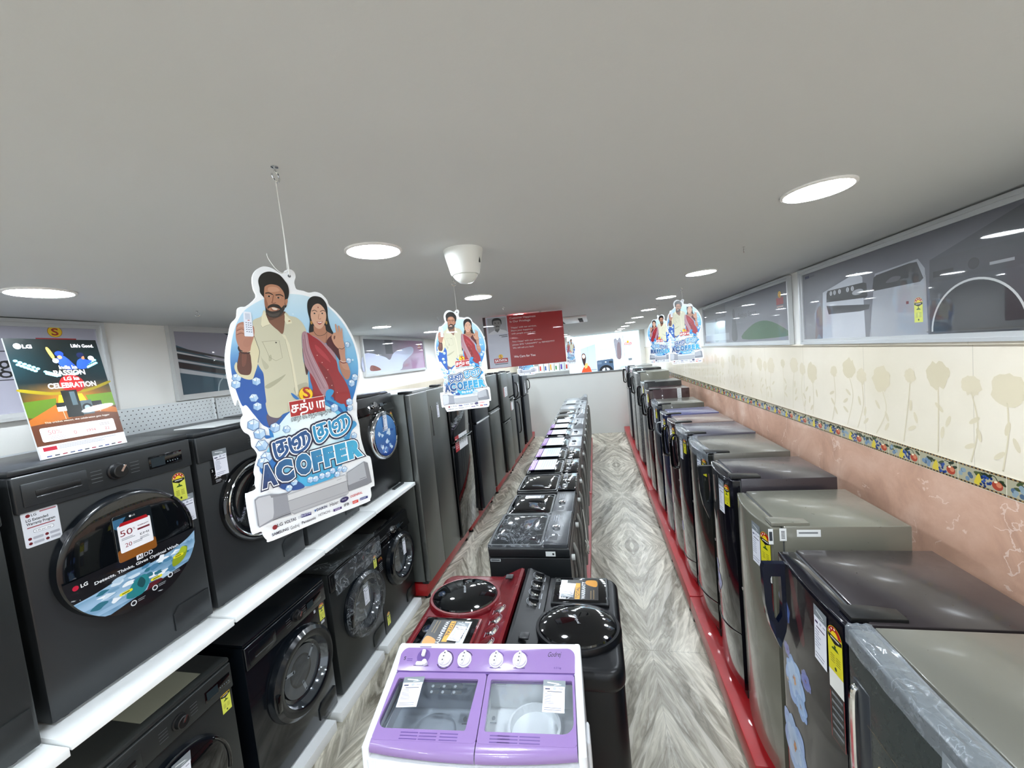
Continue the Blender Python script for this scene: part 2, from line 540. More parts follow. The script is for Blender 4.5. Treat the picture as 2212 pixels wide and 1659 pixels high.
DANG="""g|sky|-44.7,-41.5 -23.7,-34 -4,-31.9 16.4,-32.2 32.3,-35.3 51.6,-42.5 70.9,-57 86.8,-75.8 99.2,-97.1 109.9,-126.2 113.7,-161.1 110.3,-188.4 101.6,-215 89.1,-240.6 79.7,-252.7 55.1,-280.3 -24.6,-269.2 -69,-260.1 -85.2,-237.9 -95.7,-218.2 -102,-217.2 -107.1,-193.2 -109.7,-169.8 -109.3,-145.5 -105.7,-124.3 -99.9,-103 -90.1,-80 -75.5,-60.8
e|cfe6f4|2|2|0|2,-45.1
e|cfe6f4|2|2|0|14.3,-47.7
e|cfe6f4|2|2|0|-2.5,-67.6
e|cfe6f4|2|2|0|66.8,-114.2
e|cfe6f4|2|2|0|102.7,-156.7
e|cfe6f4|2|2|0|62.3,-107.2
c|7.5|10|-103.8,-171.9
c|7.5|17|-106.1,-182.4
c|7.5|28.9|-76.4,-180.7
c|7.5|49.13|-83.6,-207.4
c|7.5|23.521|-80.2,-222.2
p|6d6478|1|-67.4,-237.3 -67.2,-257.3 -60.2,-257.2 -48.9,-248.5 -45.5,-244.4
p|d8d2b4|1|-71.1,-103.5 -68.3,-87.2 -62,-79.7 -49.8,-81 -64.7,-132 -69.7,-149.8 -77.5,-168.6 -82.3,-176.7 -92.7,-174.8 -101.8,-166.6 -105,-155.2 -101.2,-146.8 -98.3,-150.6 -90.2,-125 -79.1,-119.5
p|cdcbb6|1|-48.7,-62.1 -55,-72.8 -68,-79.4 -69.8,-90.1 -70.2,-107.9 -65.9,-132.7 -70.9,-148.2 -68.2,-158.9 -64.2,-169.9 -65.5,-194 -65.9,-215.3 -67.6,-220.5 -66,-237.6 -59.9,-244.1 -50.2,-246.7 -42.2,-241.8 -31.3,-239 -16.7,-232.5 -10.8,-223.7 6,-206.3 9.1,-173.6 4.7,-153.5 5.8,-129 8.3,-104.7 16.9,-100.7 15.1,-90 9.9,-80.3 1.4,-73.1 -9.1,-70.7 -16.6,-64.9 -38.3,-79.3
p|bdbba6|1|-64.9,-133.5 -63.4,-142.7 -54.1,-157 -60.4,-162.6 -63.4,-153.3
p|bab8a2|1|-52,-140.3 -48.1,-138.2 -48.3,-146.7 -53,-148.7
p|b3b19b|1|-64,-189.7 -42.8,-179.7 -28.7,-173.3 -40.5,-184.6 -59.1,-194.8
p|b8b6a2|1|-18.3,-198.3 4.8,-191.3 4.9,-202.8 -12.6,-213.6
p|dcd8c2|0|-26.3,-104.1 -21.5,-112.9 -17.4,-156.7 -16.2,-211.5 -11.1,-212.2 -13.3,-160.2 -15.5,-121.8 -21.1,-104.2
l|a9a58c|0.5|0|-22.1,-112.1 -17.4,-156.7 -16.5,-211.5
l|9d9a86|0.6|0|-59.9,-115.7 -42.9,-114.3 -32,-114.2 -30.6,-144.4 -41.7,-149 -51.5,-141.9 -53.7,-132.6 -58.8,-115.7
p|3c3a34|0|-39.1,-116.3 -35.7,-116.7 -37.8,-119.4
l|6b6a5a|0.7|1|-70.4,-103.5 -67.2,-119.9 -65.5,-132 -70,-149.8
p|8a6552|1|-46.6,-67.3 -45.4,-79.4 -39.5,-88.5 -31.9,-96.3 -25.1,-102.9 -20.6,-91.6 -17.3,-71.2 -21.9,-65
p|6e4e40|1|-46.1,-68.8 -44,-79.4 -29,-74.5 -17.8,-68 -17.2,-63.3
p|e2dec6|0|-49.1,-62.5 -54.2,-72 -57.3,-87.9 -55.6,-91.6 -50.8,-88.9 -43.2,-86.3 -46.2,-74.9
p|e2dec6|0|-16.4,-66.4 -13.7,-71.1 -7.1,-78.9 -6.2,-83.7 -15.7,-86.1 -18.4,-79
l|a39f88|0.5|0|-57.3,-87.9 -55.6,-91.6 -50.8,-88.9 -43.2,-86.3
p|9c6a3a|0|-12.6,-79.8 -9.4,-78.9 -8.1,-80.5 -12,-81.3
p|6d4438|1|-96.3,-136.3 -94.5,-131.3 -80.9,-133.5 -79.8,-147.6 -80.7,-159.4 -84.7,-168.2 -91.9,-168.7 -99.1,-165.1 -101.1,-154
p|815446|1|-91.3,-133.6 -84.9,-134 -88.4,-151.4 -93.9,-153.9
p|b98b78|1|-93,-87.6 -84.7,-82.6 -79.8,-84.3 -72.4,-87.9 -68.5,-90.9 -69.5,-103.5 -76.3,-120.4 -79.9,-130.6 -88.4,-131.2 -93.1,-127.7 -96.4,-114.6 -96.4,-103.1
l|7d5145|0.8|1|-93.3,-90.2 -86.6,-87.7 -82.4,-89.4
l|7d5145|0.8|1|-94.1,-96.6 -87.5,-94.2 -83.2,-96
l|7d5145|0.8|1|-94.9,-103.1 -88.3,-100.7 -84.1,-102.5
p|c49a88|1|-92.7,-90.2 -86.5,-86.5 -83.1,-88 -83.5,-90.9 -88.3,-90.4 -92.4,-93
p|c49a88|1|-94.4,-98.8 -87.5,-94.5 -84.2,-96.7 -84.6,-99.6 -89.3,-98.1 -94.1,-101.7
p|b58775|1|-84.5,-110.6 -75,-107.8 -77.2,-119.6 -83.6,-123.8 -88.1,-119.2
p|e6ebf5|0|-81,-65.6 -80.2,-65.3 -69.9,-66.5 -70.9,-105.2 -72.2,-106.7 -83.6,-105.9 -84.2,-104.7
p|cfd6e4|0|-79,-68.2 -71.9,-68.7 -72.2,-78.3 -79.7,-78.4
e|7a8296|1.2|0.7|0|-79,-83.5
e|7a8296|1.2|0.7|0|-75.8,-84
e|7a8296|1.2|0.7|0|-72.6,-84.4
e|7a8296|1.2|0.7|0|-79.2,-87.2
e|7a8296|1.2|0.7|0|-76,-87.6
e|7a8296|1.2|0.7|0|-72.8,-88.1
e|7a8296|1.2|0.7|0|-79.3,-90.9
e|7a8296|1.2|0.7|0|-76.1,-91.3
e|7a8296|1.2|0.7|0|-72.9,-91.7
e|7a8296|1.2|0.7|0|-79.5,-94.5
e|7a8296|1.2|0.7|0|-76.3,-95
e|7a8296|1.2|0.7|0|-73.1,-95.4
e|7a8296|1.2|0.7|0|-79.6,-98.2
e|7a8296|1.2|0.7|0|-76.4,-98.7
e|7a8296|1.2|0.7|0|-73.2,-99.1
e|c0392b|1.8|0.6|0|-75,-79.8
l|4a1f1d|2.2|1|-95.5,-124.7 -94,-129.9 -88.7,-133.5 -80.6,-133
l|2b1413|1.6|1|-95.2,-122.6 -94.2,-127 -90.8,-130
p|1b1714|1|-52.3,-15.3 -50.3,-8.1 -45,-1.1 -35.7,3.6 -26,3.8 -16,-0.1 -9.6,-8 -4.7,-17 -4.1,-28 -6.5,-37.6 -10.1,-44.2 -11.2,-52.1 -14.7,-56.2 -14,-33.4 -22.7,-26.2 -42.7,-26.2 -45.8,-41.5 -47.9,-39.4 -51.8,-32.9 -51.5,-25.4
p|bb8d73|1|-44.7,-27.9 -42,-21.3 -33.1,-17.5 -21.7,-18.9 -15.5,-25.7 -12.9,-33.3 -13.6,-44.3 -15.8,-55.4 -21.1,-65 -28.8,-72.7 -37.5,-73.2 -44.3,-68.7 -46.8,-59.7 -47.1,-47.6
p|a0725a|1|-44.5,-39.9 -46.6,-47.6 -46.3,-59.7 -42.2,-65.6 -42,-53.5 -43.1,-45.9
p|cda289|1|-36.6,-22.7 -25,-21.8 -19.9,-27.6 -31.9,-30.7 -38.8,-29
p|bb8d73|1|-13.1,-43.5 -9,-41.3 -9.3,-47.3 -13.1,-53
p|3d3733|1|-46.5,-55.9 -44.9,-59.6 -41.8,-62.6 -36.3,-63.9 -28.9,-62.9 -22.5,-58.8 -15.4,-52.3 -15.7,-58.6 -21,-67.3 -28.8,-73.3 -37.7,-74.4 -44.4,-71.8 -47.1,-65.8
p|2a2421|1|-41.9,-55 -34.6,-51.3 -26,-52 -21.5,-56.4 -21.3,-60.3 -26.9,-58.2 -33.8,-56.2 -39.8,-57.9 -43.5,-59.6
p|5a534e|1|-45,-65.7 -36.9,-68.5 -24.8,-65.1 -28.6,-71.4 -37.5,-72.9 -42.9,-71
p|e2d8cf|1|-36.9,-57.8 -31.9,-57.6 -27.3,-59.5 -30.5,-61.3 -34.4,-60.8
l|7a4a40|0.8|1|-37.8,-59.4 -34.7,-63.1 -28.9,-62.5 -26.2,-59.7
e|c9b5a6|3.4|1.2|-8|-38.6,-38.4
e|1a1412|1.9|1.4|0|-38.6,-38.4
e|c9b5a6|3.4|1.2|-8|-23.6,-39.8
e|1a1412|1.9|1.4|0|-23.6,-39.8
l|231a16|1.8|1|-43.3,-33.5 -37.9,-32.5 -32.5,-34.9
l|231a16|1.8|1|-27.1,-35.5 -20.5,-34.4 -15.5,-36.6
l|7f543f|1|1|-31.2,-36.1 -33.9,-45.4 -35.5,-48.9 -32.3,-49.9 -29.2,-48.6
p|15100f|1|24.9,-50.8 28.2,-40.8 35.7,-34.4 44.7,-32.9 54.7,-35.6 61.8,-45.4 63,-57.3 62,-72.8 64.8,-91.7 69.2,-107 53.2,-108.8 33.2,-103.4 21.7,-101.6 25.9,-80.1 24.5,-63.6
p|b98a72|1|33.4,-86.7 52.7,-86.6 55,-97.7 66.5,-105.5 63.2,-114.1 50.6,-121.5 38.5,-114.4 25.9,-107.4 21.7,-101.6 30.4,-98.7
p|d8b29c|1|29.8,-63.5 34.9,-52.5 42.4,-47.2 49.2,-47.7 56.1,-55 59,-66 56.6,-78 50.7,-88.3 43.8,-93.9 36.4,-92 31.1,-83.3 28.8,-73.4
p|d9b29a|1|34.3,-70 39.8,-66.5 40.4,-74.9 34.8,-78.3
p|d9b29a|1|49.7,-69.6 55,-69.5 53.8,-78 48.6,-78.1
e|dccbbf|2.8|1.1|0|36.6,-65.3
e|15100f|1.8|1.3|0|36.6,-65.3
e|dccbbf|2.8|1.1|0|51.6,-64.8
e|15100f|1.8|1.3|0|51.6,-64.8
l|1d1412|1.1|1|33,-61 37.4,-59.2 41.8,-61.8
l|1d1412|1.1|1|48.2,-61.6 53.8,-59 57.5,-60.9
l|a06f58|0.8|1|45,-66.4 42.6,-74 45.4,-76.1 47.7,-74.4
p|9e2f35|1|38.8,-80.4 43.8,-81.2 50.1,-79.8 46.8,-84.6 43.2,-85.8 40.5,-84.1
p|f6f0ea|1|39.9,-81.1 43.7,-81.9 49.1,-80.6 46.1,-83.2 41.8,-83.2
e|8c1f26|0.9|1.4|0|44.9,-53.8
e|b08a4a|2|3.4|0|28.4,-82.5
e|b08a4a|2|3.4|0|57.3,-82.3
l|3a2c26|0.8|1|29.8,-96.7 34.6,-105.1 42.1,-106.9 51.1,-104.4 56.3,-98.5
l|6b4a36|0.6|1|56.3,-98.5 54.1,-108.8 50.7,-120.7
p|5a1220|1|66.5,-105.5 51.5,-120.7 65.1,-140.2 72.5,-152.9 75.8,-156.7 77.9,-133.8 68.4,-116
p|4a0d18|1|5.8,-129 5.5,-161.7 6.5,-178.3 11.1,-168.8 10.9,-145.7
p|a02734|1|17.2,-101.2 26,-106.6 41.6,-117 54,-131.1 64.7,-145.5 68.2,-160.5 69.4,-175.6 77.1,-190.5 84,-207.4 87.4,-227.6 86.6,-247.5 81.8,-251.2 60.7,-238.9 48.3,-223.1 27.1,-224.3 11.2,-217 14.6,-204.1 12.3,-183.8 15.8,-146 15.8,-121.2
p|8a1c2a|1|31.2,-155.3 47.7,-175.4 56.3,-204 54.1,-233.5 48.3,-210 39.3,-184.9
p|b5414c|1|30.5,-123.4 47,-141 55.3,-158.7 42.6,-147.6 30.8,-133.4
e|e0b8b0|0.9|0.9|0|38.7,-157.5
e|e0b8b0|0.9|0.9|0|48.1,-172
e|e0b8b0|0.9|0.9|0|43.4,-187
e|e0b8b0|0.9|0.9|0|52,-202.7
e|e0b8b0|0.9|0.9|0|60.9,-217.8
e|e0b8b0|0.9|0.9|0|31.1,-143.5
p|b08f98|1|8.5,-103.4 17.7,-101.2 19.6,-129.6 30.1,-163.7 44.3,-202.6 40.6,-221.1 30,-215.3 18.9,-184.5 7.1,-161.9 5.9,-137.2
l|8a626e|0.9|1|13.1,-104.7 12.6,-132.6 21.3,-166.3 36.4,-206.8
l|8a626e|0.7|1|9.6,-112.8 9.3,-139 17.4,-171 29.5,-205.9
l|c9b0b6|0.7|1|15.3,-103.1 16.1,-131.1 26.5,-165.1 40.3,-203.8
p|b08f98|1|26,-106.6 35.5,-110.9 53.5,-125.9 65.7,-142 67,-155.2 57.6,-141.6 41.3,-118.7
p|b98a72|1|73.5,-156.5 82.6,-161.6 92.5,-174 92.9,-184.9 88.2,-193.4 82,-194 75.9,-183.2 72.5,-167
p|c39680|1|75.8,-132 88.1,-129.8 87,-150.3 89.6,-161.2 92.6,-175.8 81.1,-173 76.6,-163.8 76.3,-149.6
p|cba088|1|63.6,-110.7 67.2,-104.7 73.1,-101.3 82.9,-104.9 87.2,-117.4 87.8,-132.5 76.1,-133.4 67.3,-123.8
p|cba088|1|74,-85.6 76.6,-85.6 77.8,-95.2 79.7,-105.7 74.4,-105.7 74,-95.2
p|cba088|1|80.2,-89.1 83.1,-89.4 83.9,-97 84.3,-108.4 79.3,-106.6
p|cba088|1|85.8,-94.3 88,-94.7 87.5,-104.1 86.8,-114.7 82.9,-111.1
p|cba088|1|66.1,-105.5 70.3,-102.1 74.6,-103.9 72.1,-109.1 68.5,-115.1 65.3,-114.2
p|7d5445|1|68.4,-108.7 71.7,-107.7 70.2,-113.4 67.7,-114.2
l|7a1c24|1.6|1|75.2,-158 80.7,-161.5 89.2,-160.8
l|e8d8d0|0.9|1|75.4,-156.3 81.1,-159.2 88.8,-158.6
l|3a1a1a|1|1|76.3,-132 82.7,-133.7 88,-130.7
c|6.5|10|94.3,-125.6
c|6.5|17|93.1,-157.9
c|8|10|101.8,-192.1
c|8|17|93.3,-203
c|8|28.9|83.4,-239.7
g|globe|-79,-305.3 -70,-289.1 -63.5,-272 -50.1,-257.6 -33.2,-241.8 -20.4,-237.6 3.8,-235 33.8,-238.2 61.1,-263.8 72.7,-289.3 72.8,-316.4 68,-337 47.3,-363.7 32.7,-377 4.1,-381.7 -23.3,-377 -45.1,-365.7 -65.1,-349.7 -76.4,-327.6
p|3a9fd2|1|35.7,-230.7 36.8,-218.8 40.1,-211.6 47.5,-209.1 54.2,-213.4 50.9,-219.9 46,-227 64.3,-240.3 73.1,-244.4 74.6,-275.2 88.7,-278.9 92.9,-287.9 80.2,-298.1 71.2,-314.2 61,-304.7 65.1,-275.2 50.1,-249.5 34.1,-236.5
p|7cc8e8|1|45.8,-241.8 65.9,-255.7 72.3,-278.4 69,-288.5 60.3,-269 48.1,-250.9
p|1e6db0|1|35.8,-229.9 46.9,-233.3 63.2,-248.2 68.9,-261.6 50.6,-246.1
p|2f7fc0|1|-24.9,-207.1 -19.9,-210.2 -12.5,-219.3 -18,-219.3 -22.7,-213.8
p|1f7fc4|1|-89,-319.3 -82.6,-312 -71,-307.4 -61.6,-322.5 -71.4,-332.2 -83.5,-339.3 -90.4,-329.6
p|145aa0|1|-59.2,-370.7 -66.5,-360.3 -57.4,-356.9 -36.9,-361.8 -23.4,-377.8 -42.2,-378
p|2274b8|1|-76.3,-273.8 -73.3,-272.2 -64.2,-276.9 -73.4,-278.3
p|2b8ccb|1|-69,-260.1 -63.3,-270.5 -62.9,-278.4 -68,-274.1 -68.2,-264.8
c|10|20|-90.2,-251.2
c|10|34|-83,-267.7
c|10|57.8|-82.2,-287.7
c|10|38.26|-77.4,-308.8
c|10|5.042|-84,-317
c|9|15|-58.7,-262.2
c|9|25.5|50.6,-246.1
c|7|5|-40.6,-269.1
c|7|8.5|63.6,-299.9
c|7|14.45|83.7,-308
c|7|24.565|82.7,-251.4
c|6.5|25|-12.4,-368.3
c|6.5|42.5|-2.7,-369.7
c|6.5|12.25|9.3,-368
c|6.5|20.825|20.5,-368.8
c|6.5|35.4025|30.8,-364.5
c|6.5|0.18425|45.3,-364.9
c|6.5|0.313225|54.2,-368.3
c|6.5|0.532482|-40.3,-364
c|6.5|0.90522|-50.3,-371.2
c|6.5|1.53887|38.6,-373.5
e|b07a1c|13|13|0|0.3,-212.5
e|f2cf1a|12|12|0|0.3,-212.5
t|b0271e|S|20|12|1|-4|-5,-219.6
l|b0271e|0.9|1|-2.9,-206.8 -0.4,-205.5 4.2,-207.4
p|f3efe9|0|-31.3,-221.7 33.4,-219.6 32.7,-249.3 -31.6,-249.6
p|b3202a|0|-30.7,-222.6 32.8,-220.5 31.9,-248.5 -30.7,-249
t|ffffff|சத்யா|16.5|62|1|1|-28.5,-242.3
t|26344a|என்றா லே சந்தோஷம்தான்|9|76|0|3.2|-31.1,-257.9
l|16224f|15|1|-64.4,-289.2 -64.2,-301.4 -62.7,-311.2 -60.3,-315.3 -54.8,-314.9 -46.4,-307.6 -44.2,-301.7 -46.3,-297.7
l|16224f|15|1|-59.5,-288.1 -46.3,-286.6
l|16224f|15|1|-52.9,-287.3 -51.9,-295.1 -51.5,-303.9
l|16224f|15|1|-52,-295.8 -56,-296.4 -58.5,-301.3 -56.4,-305.3 -52.2,-304.2
l|16224f|15|1|-38.8,-286.2 -38.6,-299.1 -35.8,-309 -29.7,-312.8 -21,-312.1 -11.5,-306.6 -5,-296.2 -4.9,-288.2 -7.9,-283.9 -13.1,-283.1
l|16224f|15|1|-27.6,-297 -31.6,-298.7 -34.2,-294.6 -31.5,-288.7 -26.2,-286.7 -22.3,-292.5 -23.1,-302.1 -26.4,-306.2
l|16224f|15|1|-26.2,-286.7 -19.5,-283 -15.6,-285.8 -14.4,-292.7 -15.2,-302.4
l|16224f|15|1|-17.7,-281.8 -9.5,-280.2
l|f4f8fb|8.6|1|-64.4,-289.2 -64.2,-301.4 -62.7,-311.2 -60.3,-315.3 -54.8,-314.9 -46.4,-307.6 -44.2,-301.7 -46.3,-297.7
l|f4f8fb|8.6|1|-59.5,-288.1 -46.3,-286.6
l|f4f8fb|8.6|1|-52.9,-287.3 -51.9,-295.1 -51.5,-303.9
l|f4f8fb|8.6|1|-52,-295.8 -56,-296.4 -58.5,-301.3 -56.4,-305.3 -52.2,-304.2
l|f4f8fb|8.6|1|-38.8,-286.2 -38.6,-299.1 -35.8,-309 -29.7,-312.8 -21,-312.1 -11.5,-306.6 -5,-296.2 -4.9,-288.2 -7.9,-283.9 -13.1,-283.1
l|f4f8fb|8.6|1|-27.6,-297 -31.6,-298.7 -34.2,-294.6 -31.5,-288.7 -26.2,-286.7 -22.3,-292.5 -23.1,-302.1 -26.4,-306.2
l|f4f8fb|8.6|1|-26.2,-286.7 -19.5,-283 -15.6,-285.8 -14.4,-292.7 -15.2,-302.4
l|f4f8fb|8.6|1|-17.7,-281.8 -9.5,-280.2
l|1d5e96|5.2|1|-64.4,-289.2 -64.2,-301.4 -62.7,-311.2 -60.3,-315.3 -54.8,-314.9 -46.4,-307.6 -44.2,-301.7 -46.3,-297.7
l|1d5e96|5.2|1|-59.5,-288.1 -46.3,-286.6
l|1d5e96|5.2|1|-52.9,-287.3 -51.9,-295.1 -51.5,-303.9
l|1d5e96|5.2|1|-52,-295.8 -56,-296.4 -58.5,-301.3 -56.4,-305.3 -52.2,-304.2
l|1d5e96|5.2|1|-38.8,-286.2 -38.6,-299.1 -35.8,-309 -29.7,-312.8 -21,-312.1 -11.5,-306.6 -5,-296.2 -4.9,-288.2 -7.9,-283.9 -13.1,-283.1
l|1d5e96|5.2|1|-27.6,-297 -31.6,-298.7 -34.2,-294.6 -31.5,-288.7 -26.2,-286.7 -22.3,-292.5 -23.1,-302.1 -26.4,-306.2
l|1d5e96|5.2|1|-26.2,-286.7 -19.5,-283 -15.6,-285.8 -14.4,-292.7 -15.2,-302.4
l|1d5e96|5.2|1|-17.7,-281.8 -9.5,-280.2
l|16224f|15|1|6.4,-274.6 6.6,-287.8 8.6,-298.3 11.4,-302.7 17.9,-302.2 27.7,-294.1 30.3,-287.8 27.7,-283.4
l|16224f|15|1|12.1,-273.2 27.6,-271.4
l|16224f|15|1|19.9,-272.3 21.2,-280.7 21.6,-290.2
l|16224f|15|1|21,-281.5 16.3,-282.2 13.4,-287.6 15.9,-291.8 20.9,-290.5
l|16224f|15|1|36.5,-270.9 36.9,-284.8 40.2,-295.5 47.5,-299.6 57.8,-298.7 69,-292.5 76.5,-281 76.6,-272.4 73,-267.7 66.8,-267
l|16224f|15|1|49.8,-282.3 45,-284.3 42,-279.8 45.1,-273.4 51.4,-271.1 56,-277.3 55.2,-287.8 51.2,-292.3
l|16224f|15|1|51.4,-271.1 59.3,-267 63.9,-270 65.4,-277.4 64.5,-288
l|16224f|15|1|61.4,-265.6 71,-263.8
l|f4f8fb|8.6|1|6.4,-274.6 6.6,-287.8 8.6,-298.3 11.4,-302.7 17.9,-302.2 27.7,-294.1 30.3,-287.8 27.7,-283.4
l|f4f8fb|8.6|1|12.1,-273.2 27.6,-271.4
l|f4f8fb|8.6|1|19.9,-272.3 21.2,-280.7 21.6,-290.2
l|f4f8fb|8.6|1|21,-281.5 16.3,-282.2 13.4,-287.6 15.9,-291.8 20.9,-290.5
l|f4f8fb|8.6|1|36.5,-270.9 36.9,-284.8 40.2,-295.5 47.5,-299.6 57.8,-298.7 69,-292.5 76.5,-281 76.6,-272.4 73,-267.7 66.8,-267
l|f4f8fb|8.6|1|49.8,-282.3 45,-284.3 42,-279.8 45.1,-273.4 51.4,-271.1 56,-277.3 55.2,-287.8 51.2,-292.3
l|f4f8fb|8.6|1|51.4,-271.1 59.3,-267 63.9,-270 65.4,-277.4 64.5,-288
l|f4f8fb|8.6|1|61.4,-265.6 71,-263.8
l|2f9dc9|5.2|1|6.4,-274.6 6.6,-287.8 8.6,-298.3 11.4,-302.7 17.9,-302.2 27.7,-294.1 30.3,-287.8 27.7,-283.4
l|2f9dc9|5.2|1|12.1,-273.2 27.6,-271.4
l|2f9dc9|5.2|1|19.9,-272.3 21.2,-280.7 21.6,-290.2
l|2f9dc9|5.2|1|21,-281.5 16.3,-282.2 13.4,-287.6 15.9,-291.8 20.9,-290.5
l|2f9dc9|5.2|1|36.5,-270.9 36.9,-284.8 40.2,-295.5 47.5,-299.6 57.8,-298.7 69,-292.5 76.5,-281 76.6,-272.4 73,-267.7 66.8,-267
l|2f9dc9|5.2|1|49.8,-282.3 45,-284.3 42,-279.8 45.1,-273.4 51.4,-271.1 56,-277.3 55.2,-287.8 51.2,-292.3
l|2f9dc9|5.2|1|51.4,-271.1 59.3,-267 63.9,-270 65.4,-277.4 64.5,-288
l|2f9dc9|5.2|1|61.4,-265.6 71,-263.8
a|A|32|18.1135|2.21476|-88,-356
a|C|32|23.326|2.70294|-64.2,-355.5
a|O|31.5|22.814|2.00955|-31.1,-352.6
a|F|31|13.6059|1.68468|-1.7,-351.9
a|F|31|14.6055|1.56935|20.3,-350.9
a|E|31|16.5076|1.7357|44,-350.3
a|R|31|21.9146|2.09207|69.7,-349.8
p|9b9fa7|0|-105,-372.5 -99.5,-369.2 -79.3,-371.3 -54.6,-380.5 -53.7,-407.9 -52.3,-418.1 -82.4,-416.5 -103.5,-420.2 -105.5,-415.5
p|c4c7cd|0|-103.5,-374.6 -98.5,-371.8 -82.3,-372.9 -77.5,-378.5 -79.4,-404.4 -81.9,-412.8 -103.2,-418
p|8f929a|0|-81,-373.4 -54.2,-377.5 -45,-376.3 -54.6,-381 -80.2,-377.9
l|55585e|1.2|0|-82.4,-416 -67.9,-414.9 -53.1,-414.9
l|8a8d93|0.8|0|-80.6,-413.3 -52.7,-411.8
p|8d9199|0|58.4,-375.9 97.6,-364.4 105.6,-369.7 109.7,-412 99.4,-413.7 57.4,-414
p|b3b7be|0|59,-377.2 96.8,-365.9 99.3,-399.5 57.2,-401.8
p|8d9097|0|96.8,-365.4 105.6,-369.7 109.7,-412 101.9,-403.2
l|55585e|0.8|0|83.6,-397.4 97.5,-397.1
p|b4b7bc|0|-54.9,-383.3 -53.7,-380.5 52.9,-377.8 56.6,-381.1 56,-416.8 51.3,-419.7 -47.6,-419.3 -52.8,-415 -54.2,-406.1
p|d2d5d8|0|-54,-382.8 54.1,-380 55.2,-391.2 -54,-393
l|6d7076|0.7|0|-54.4,-392.8 58.1,-392.4
l|8d9097|0.6|0|-52,-411.8 55.2,-412.9
l|6d7076|0.5|0|36.2,-384.8 45.5,-384.1
l|9a9da3|0.8|0|-51.5,-414.4 -47.5,-418 51.1,-418.3
e|8e1b33|4|4|0|-80.9,-428.8
t|5a5f68|LG|5.4|8.58|1|0|-77.1,-430.1
t|2a3050|VOLTAS|5|19.5|1|0|-65.5,-430.2
p|2a2f7a|0|-36.7,-424.2 -19.2,-425.7 -19.2,-431.1 -37,-429.9
t|c8ccdf|BLUE STAR|3.2|16.38|1|0|-36.2,-428.5
t|7a80a0|::|5|4.68|0|0|-42.1,-429.5
p|2f6fb0|0|-13.1,-424.6 -8.9,-425.2 -12.1,-429.6
t|1d3a70|DAIKIN|4.8|19.5|1|0|-8.7,-428.7
t|2a3050|Haier|7|17.16|0|0|16.7,-429.4
e|2a2a68|9|5|4|46.2,-426.3
t|d5d8ea|Carrier|2.8|9.36|0|0|40.9,-426.9
t|c8323a|OGENERAL|4.2|26.52|1|0|59,-427.3
t|2a3050|SAMSUNG|4.6|26.52|1|0|-86.9,-442
t|3a3f48|Godrej|6|14.82|0|0|-57.2,-443.3
t|1d2340|Panasonic|4.6|24.96|1|0|-37.4,-441.3
t|2a3050|HITACHI|4.8|21.84|0|0|-6.8,-439.7
p|4a2f7a|0|21.8,-436.9 38.7,-437.2 38.5,-441.5 21.8,-441.5
t|d8d0ea|Lloyd|3.2|10.14|1|0|25,-440.4
t|4a5058|IFB|5|10.14|1|0|44,-439.6
p|d8433a|0|62.1,-435.4 74.2,-436 74.3,-441.6 62.1,-441.2
p|2f3f8a|0|78.7,-435.4 96.3,-436 96.2,-440.5 78.7,-439.9
t|f6d8d4|Lloyd|2.6|7.02|1|0|63.5,-439.5
t|d8dcf0|MITSUBISHI|2|11.7|1|0|79.9,-438.8"""

# ------------------------------------------------------------------ the setting
def nodes_mat(name):
    m = bpy.data.materials.new(name)
    m.use_nodes = True
    return m, m.node_tree, m.node_tree.nodes['Principled BSDF']
def N(nt, t, **kw):
    n = nt.nodes.new('ShaderNode' + t)
    for k, v in kw.items():
        if k in n.inputs:
            n.inputs[k].default_value = v
        else:
            setattr(n, k, v)
    return n
def math_node(nt, op, a, b=None, c=None):
    n = nt.nodes.new('ShaderNodeMath')
    n.operation = op
    for i, v in enumerate((a, b, c)):
        if v is None:
            continue
        if isinstance(v, (int, float)):
            n.inputs[i].default_value = v
        else:
            nt.links.new(v, n.inputs[i])
    return n.outputs[0]
def ramp(nt, fac, stops):
    r = nt.nodes.new('ShaderNodeValToRGB')
    el = r.color_ramp.elements
    while len(el) < len(stops):
        el.new(0.5)
    for e, (p, c) in zip(el, stops):
        e.position = p
        e.color = (*lin(c), 1)
    nt.links.new(fac, r.inputs[0])
    return r.outputs[0]

